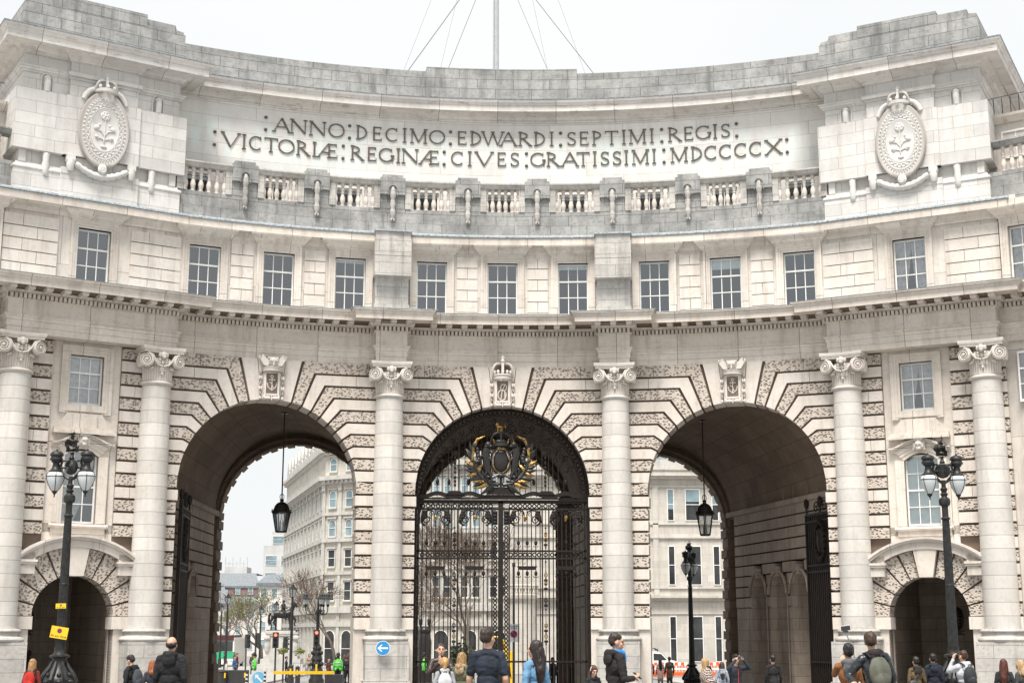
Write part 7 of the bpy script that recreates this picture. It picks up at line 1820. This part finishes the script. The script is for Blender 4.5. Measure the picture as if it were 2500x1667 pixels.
person('man in brown leather jacket holding a phone before the gate', -2.05, 4.7, 1.84, .1, top='#33241f', bottom='#22242b', hair='#3c2a20', hs='crop', vox=.0095, rough=.45, nod=-.1,
       R=((-.24, -.10, 1.20), (-.05, -.28, 1.40), (.3, -.2, 1)), L=((.24, -.10, 1.20), (.05, -.28, 1.38), (-.3, -.2, 1)))
phone('black phone held up in both hands by the leather jacket man', loc2(-2.05, 4.7, .1, 1.05, (0, -.315, 1.47)), (0, 0, .1), .075, .15)
person('fair haired girl in grey hooded top with dark bag straps seen from behind', -1.96, 2.4, 1.50, pi+.1, top='#9b9ea3', bottom='#30343c', hair='#b08a55', hs='tail', female=True, vox=.0095, hood='#a4a7ab', pack=('#c9cbcc', 'pale backpack on the grey hooded girl'))
person('person in olive parka with fur edged hood behind the fair haired girl', -1.62, 3.6, 1.62, pi-.5, top='#5a5a44', bottom='#2b2d30', hair='#8a6b45', hs='bob', female=True, vox=.011, hood='#a08e70', bulk=1.15)
person('young girl with pale headband in black jacket looking down', .93, 3.5, 1.37, .35, top='#18181b', bottom='#25262c', hair='#4b3323', hs='long', female=True, nod=.35, vox=.0095, hood='#1c1c20')
hb = thing('headband', 'pale headband on the young girl looking down', 'headband', (.93, 3.5, gz(3.5)), .35); b = MB(); b.tube([(.088*cos(a), -.03-.02*sin(a)*0+.0, 1.30+.0*a) if 0 else (.072*cos(a), -.035, 1.285+.095*sin(a)) for a in [pi*i/12 for i in range(13)]], .008, 5); obj('band', b, M['white'], hb, uv=False)
# selfie couple
person('shorter man in grey hood and tan jacket holding a selfie stick', 3.99, -3.75, 1.66, pi-.15, top='#7a4e2a', bottom='#23242a', hair='#15110f', vox=V1, hood='#55575c', turn=.1,
       L=((.20, -.22, 1.30), (.02, -.42, 1.46), (0, -.3, 1)), bulk=1.02)
person('taller man in black leather jacket with arm round his friend', 4.34, -4.3, 1.82, pi+.05, roll=.10, top='#22272b', bottom='#1c1d21', hair='#3a281d', rough=.28, vox=V1, hood='#1f1617', turn=-.35, nod=.15, bulk=1.08,
       R=((-.24, .02, 1.14), (-.24, -.1, .92), (0, -.3, -1)), L=((.38, -.02, 1.22), (.36, .20, 1.12), (.5, .5, 0)), pack=('#5b5d52', 'grey green backpack on the leather jacket man'))
st = thing('selfie_stick', 'silver selfie stick raised above the shorter man', 'selfie stick', (4.20, -3.22, 2.13)); b = MB(); b.tube([(.06, .0, -.25), (-.085, 0, .225)], .009, 6); obj('rod', b, M['steel'], st, uv=False); b = MB(); b.tube([(.09, 0, -.38), (.055, 0, -.24)], .016, 8); b.box(-.13, -.05, -.01, .01, .215, .245); obj('grip', b, M['dgrey'], st, uv=False)
phone('white edged phone clamped on the selfie stick', (4.11, -3.22, 2.41), (.1, -.12, 0), .155, .08, 'white')
# right hand group
person('man in olive jacket with black cross strap seen from behind', 10.14, 12.4, 1.70, pi+.1, top='#5b4c33', bottom='#24262b', hair='#17120f', hood='#2a2620', vox=.012)
bag = thing('shoulder_bag', 'black shoulder bag on the olive jacket man', 'bag', (10.14, 12.4, gz(12.4)), pi+.1); b = MB(); b.tube([(-.12, .08, 1.46), (.0, .155, 1.30), (.13, .14, 1.12)], .018, 5); obj('strap', b, M['dgrey'], bag, uv=False); b = MB(); b.ell((.15, .16, 1.05), (.12, .06, .09), 12, 8); obj('pouch', b, M['dgrey'], bag, uv=False)
person('man in navy hooded coat standing left of the right lamp post', 10.66, 12.6, 1.78, pi-.1, top='#151b29', bottom='#202329', hair='#16110f', hood='#19202f', vox=.012, bulk=1.08)
person('man in pale grey hoodie raising one hand to his face', 8.67, 4.7, 1.70, pi+.3, top='#a9adb2', bottom='#2b2f38', hair='#3b2418', hs='crop', hood='#b3b6ba', vox=.0105, bulk=1.12, L=((.26, -.16, 1.34), (.16, -.12, 1.58), (-.3, .1, 1)), pack=('#24282a', 'black and green backpack on the pale grey hoodie'))
person('woman with long auburn hair at the right edge', 10.50, 7.3, 1.60, pi-.5, top='#202124', bottom='#24252a', hair='#4a2014', hs='long', female=True, vox=.012)
person('fair haired woman cut off by the right edge', 10.90, 7.4, 1.58, pi+.6, top='#3a3b38', bottom='#2b2c30', hair='#a58b68', hs='bob', female=True, vox=.012)
# near the right archway
person('blonde woman in brown checked poncho and navy scarf looking up right', 5.47, 16.8, 1.70, pi/2+.1, top='#5a423c', bottom='#59606b', hair='#a88a60', hs='long', female=True, scarf='#161c30', pat='check', vox=.012, bulk=1.15, poncho=True, nod=-.35, turn=.2)
person('dark haired woman in pale blue grey hoodie seen from behind', 6.93, 22.4, 1.58, pi, top='#8b97a6', bottom='#30343c', hair='#3a2418', hs='long', female=True, hood='#8d99a8', vox=.014)
person('man in dark zipped jacket holding a phone up to his eyes', 5.46, 12.4, 1.76, .25, top='#262c36', bottom='#22242a', hair='#1a1310', vox=.0105, L=((.30, -.18, 1.42), (.10, -.22, 1.64), (-.7, -.1, .5)), R=((-.30, -.18, 1.42), (-.10, -.22, 1.64), (.7, -.1, .5)))
phone('silver phone held sideways by the man in the dark zipped jacket', loc2(5.46, 12.4, .25, 1, (0, -.27, 1.70)), (0, 0, .25), .15, .08, 'steel')
b = MB(); b.tube([(0, -.118, 1.42), (0, -.128, 1.28), (0, -.12, 1.1), (0, -.125, .98)], .008, 5); obj('red_zip', b, M['red'], bpy.data.objects[[o.name for o in bpy.data.objects if o.get('label', '').startswith('man in dark zipped')][0]], uv=False)
person('man in black coat walking away through the right passage', 7.71, 18.3, 1.78, pi+.1, top='#101012', bottom='#141416', hair='#120e0c', coat=True, vox=.012)
person('man in red jacket beyond the right archway', 8.55, 52.2, 1.72, pi, top='#8f1219', bottom='#202124', vox=.018)
person('dark haired woman in dusty pink coat beyond the right archway', 9.12, 52.2, 1.68, pi, top='#b39a94', bottom='#80726e', hair='#181214', hs='long', female=True, coat=True, vox=.018)
person('man in brown coat beyond the right archway', 9.58, 52.0, 1.78, pi+.2, top='#4b4338', bottom='#33302a', hair='#1d1614', coat=True, vox=.018)
# left side
person('young man in black jacket looking down beside the left pedestal', -9.55, 10.6, 1.74, -pi/2-.5, top='#15161a', bottom='#1c1e22', hair='#1c1613', nod=.45, hood='#17181c', vox=.0115, pack=('#3c4048', 'grey backpack on the young man in black'))
person('woman with auburn hair walking beside the young man in black', -9.28, 11.7, 1.62, pi+.2, top='#2f3038', bottom='#25262b', hair='#8a4d28', hs='bob', female=True, vox=.0125)
person('fair haired hiker with red rucksack at the left edge', -12.30, 12.0, 1.66, pi-.1, top='#6e2018', bottom='#2c2c2e', hair='#94714c', hs='long', female=True, vox=.0125, pack=('#b52312', 'big red rucksack on the hiker behind the left lamp post'))
# beyond the left archway
def police(label, x, y, rz):
    o = person(label, x, y, 1.85, rz, top='#52c43c', bottom='#0f1013', hair='#15120f', vox=.018, coat=False, bulk=1.12, group=None)
    b = MB(); b.lathe([(.10, 1.70), (.135, 1.70), (.14, 1.715), (.105, 1.73), (.10, 1.80), (.075, 1.86), (.02, 1.88), (.001, 1.88)], n=14); obj('hat', b, M['black'], o, uv=False)
    b = MB(); 
    for z_ in (1.18, 1.32): b.lathe([(.152, z_), (.158, z_+.03), (.155, z_+.05)], n=16, cap=False)
    b.V = [(X*1.22, Y*.90+.01, Z_) for X, Y, Z_ in b.V]; obj('reflective_band', b, M['glow'], o, uv=False)
police('policeman in bright green jacket facing left at the checkpoint', -13.87, 63.7, -pi/2+.2); police('policeman in bright green jacket seen from behind near the barrier end', -8.50, 59.5, pi); police('policeman in bright green jacket behind the left gate leaf', -3.54, 59.5, pi/2)
person('man in dark suit beside the policeman at the barrier end', -8.02, 60.2, 1.78, pi, top='#1d1518', bottom='#141417', hair='#4a2f20', vox=.018)
FP = [('man in white top kneeling by the security blocks', -15.9, 66, '#b9b4b0', 1.45, 2.0), ('person in brown jacket by the far left kerb', -18.4, 68, '#5b3a30', 1.7, 1), ('person in yellow jacket by the far left kerb', -18.3, 74, '#c79a18', 1.7, .4), ('person in black beside the yellow jacket', -17.7, 72, '#17181b', 1.7, 3), ('person in grey jacket crossing left of the policeman', -15.1, 72, '#8b8d90', 1.7, 2), ('person in blue jacket crossing behind the blocks', -16.6, 74, '#3b5c86', 1.7, 1.2), ('person in dark coat at the foot of the plinth', -11.0, 90, '#1d1d20', 1.75, .6), ('person in black coat by the railing', -10.0, 88, '#1b1512', 1.75, 3), ('woman in cream coat by the railing', -10.3, 88.6, '#a58a78', 1.66, 2.6), ('person in brown leather coat near the lamp standard', -9.6, 66, '#5d3329', 1.6, 1), ('person in pale blue shirt behind the policeman', -8.9, 70, '#54698c', 1.75, 2.2), ('cyclist in dark clothes crossing before the plinth', -12.9, 72, '#202326', 1.65, 1.57),
      ('person in dark coat walking behind the right gate leaf', 3.0, 46, '#1b1a1c', 1.76, .8), ('person in teal top behind the grey hooded girl', -1.0, 48, '#1d7186', 1.65, 2), ('person in pink top behind the gate centre', .9, 50, '#a0607a', 1.6, 2.5), ('person in dark jacket by the bus', -24.5, 120, '#22252b', 1.7, 2), ('person in grey coat by the bus', -23.2, 118, '#64686c', 1.7, 1), ('person in dark red coat crossing the far road', -20.3, 100, '#5a1f24', 1.7, 1.4), ('person in black walking past the dark signals', -17.9, 92, '#131417', 1.72, 2.9), ('person in beige coat on the island', -13.6, 94, '#9a8770', 1.68, .3)]
for i, (l, x, y, c, h_, rz) in enumerate(FP): person(l, x, y, h_, rz, top=c, bottom='#202228', hair=('#1b1512', '#4b3323', '#15110f')[i % 3], hs=('short', 'bob', 'short')[i % 3], female=i % 3 == 1, vox=.022)
phone('small dark phone in the hands of the black coated man', loc2(.62, -3.4, pi/2+.35, 1.04, (0, -.33, 1.17)), (-.9, 0, pi/2+.35), .075, .15)
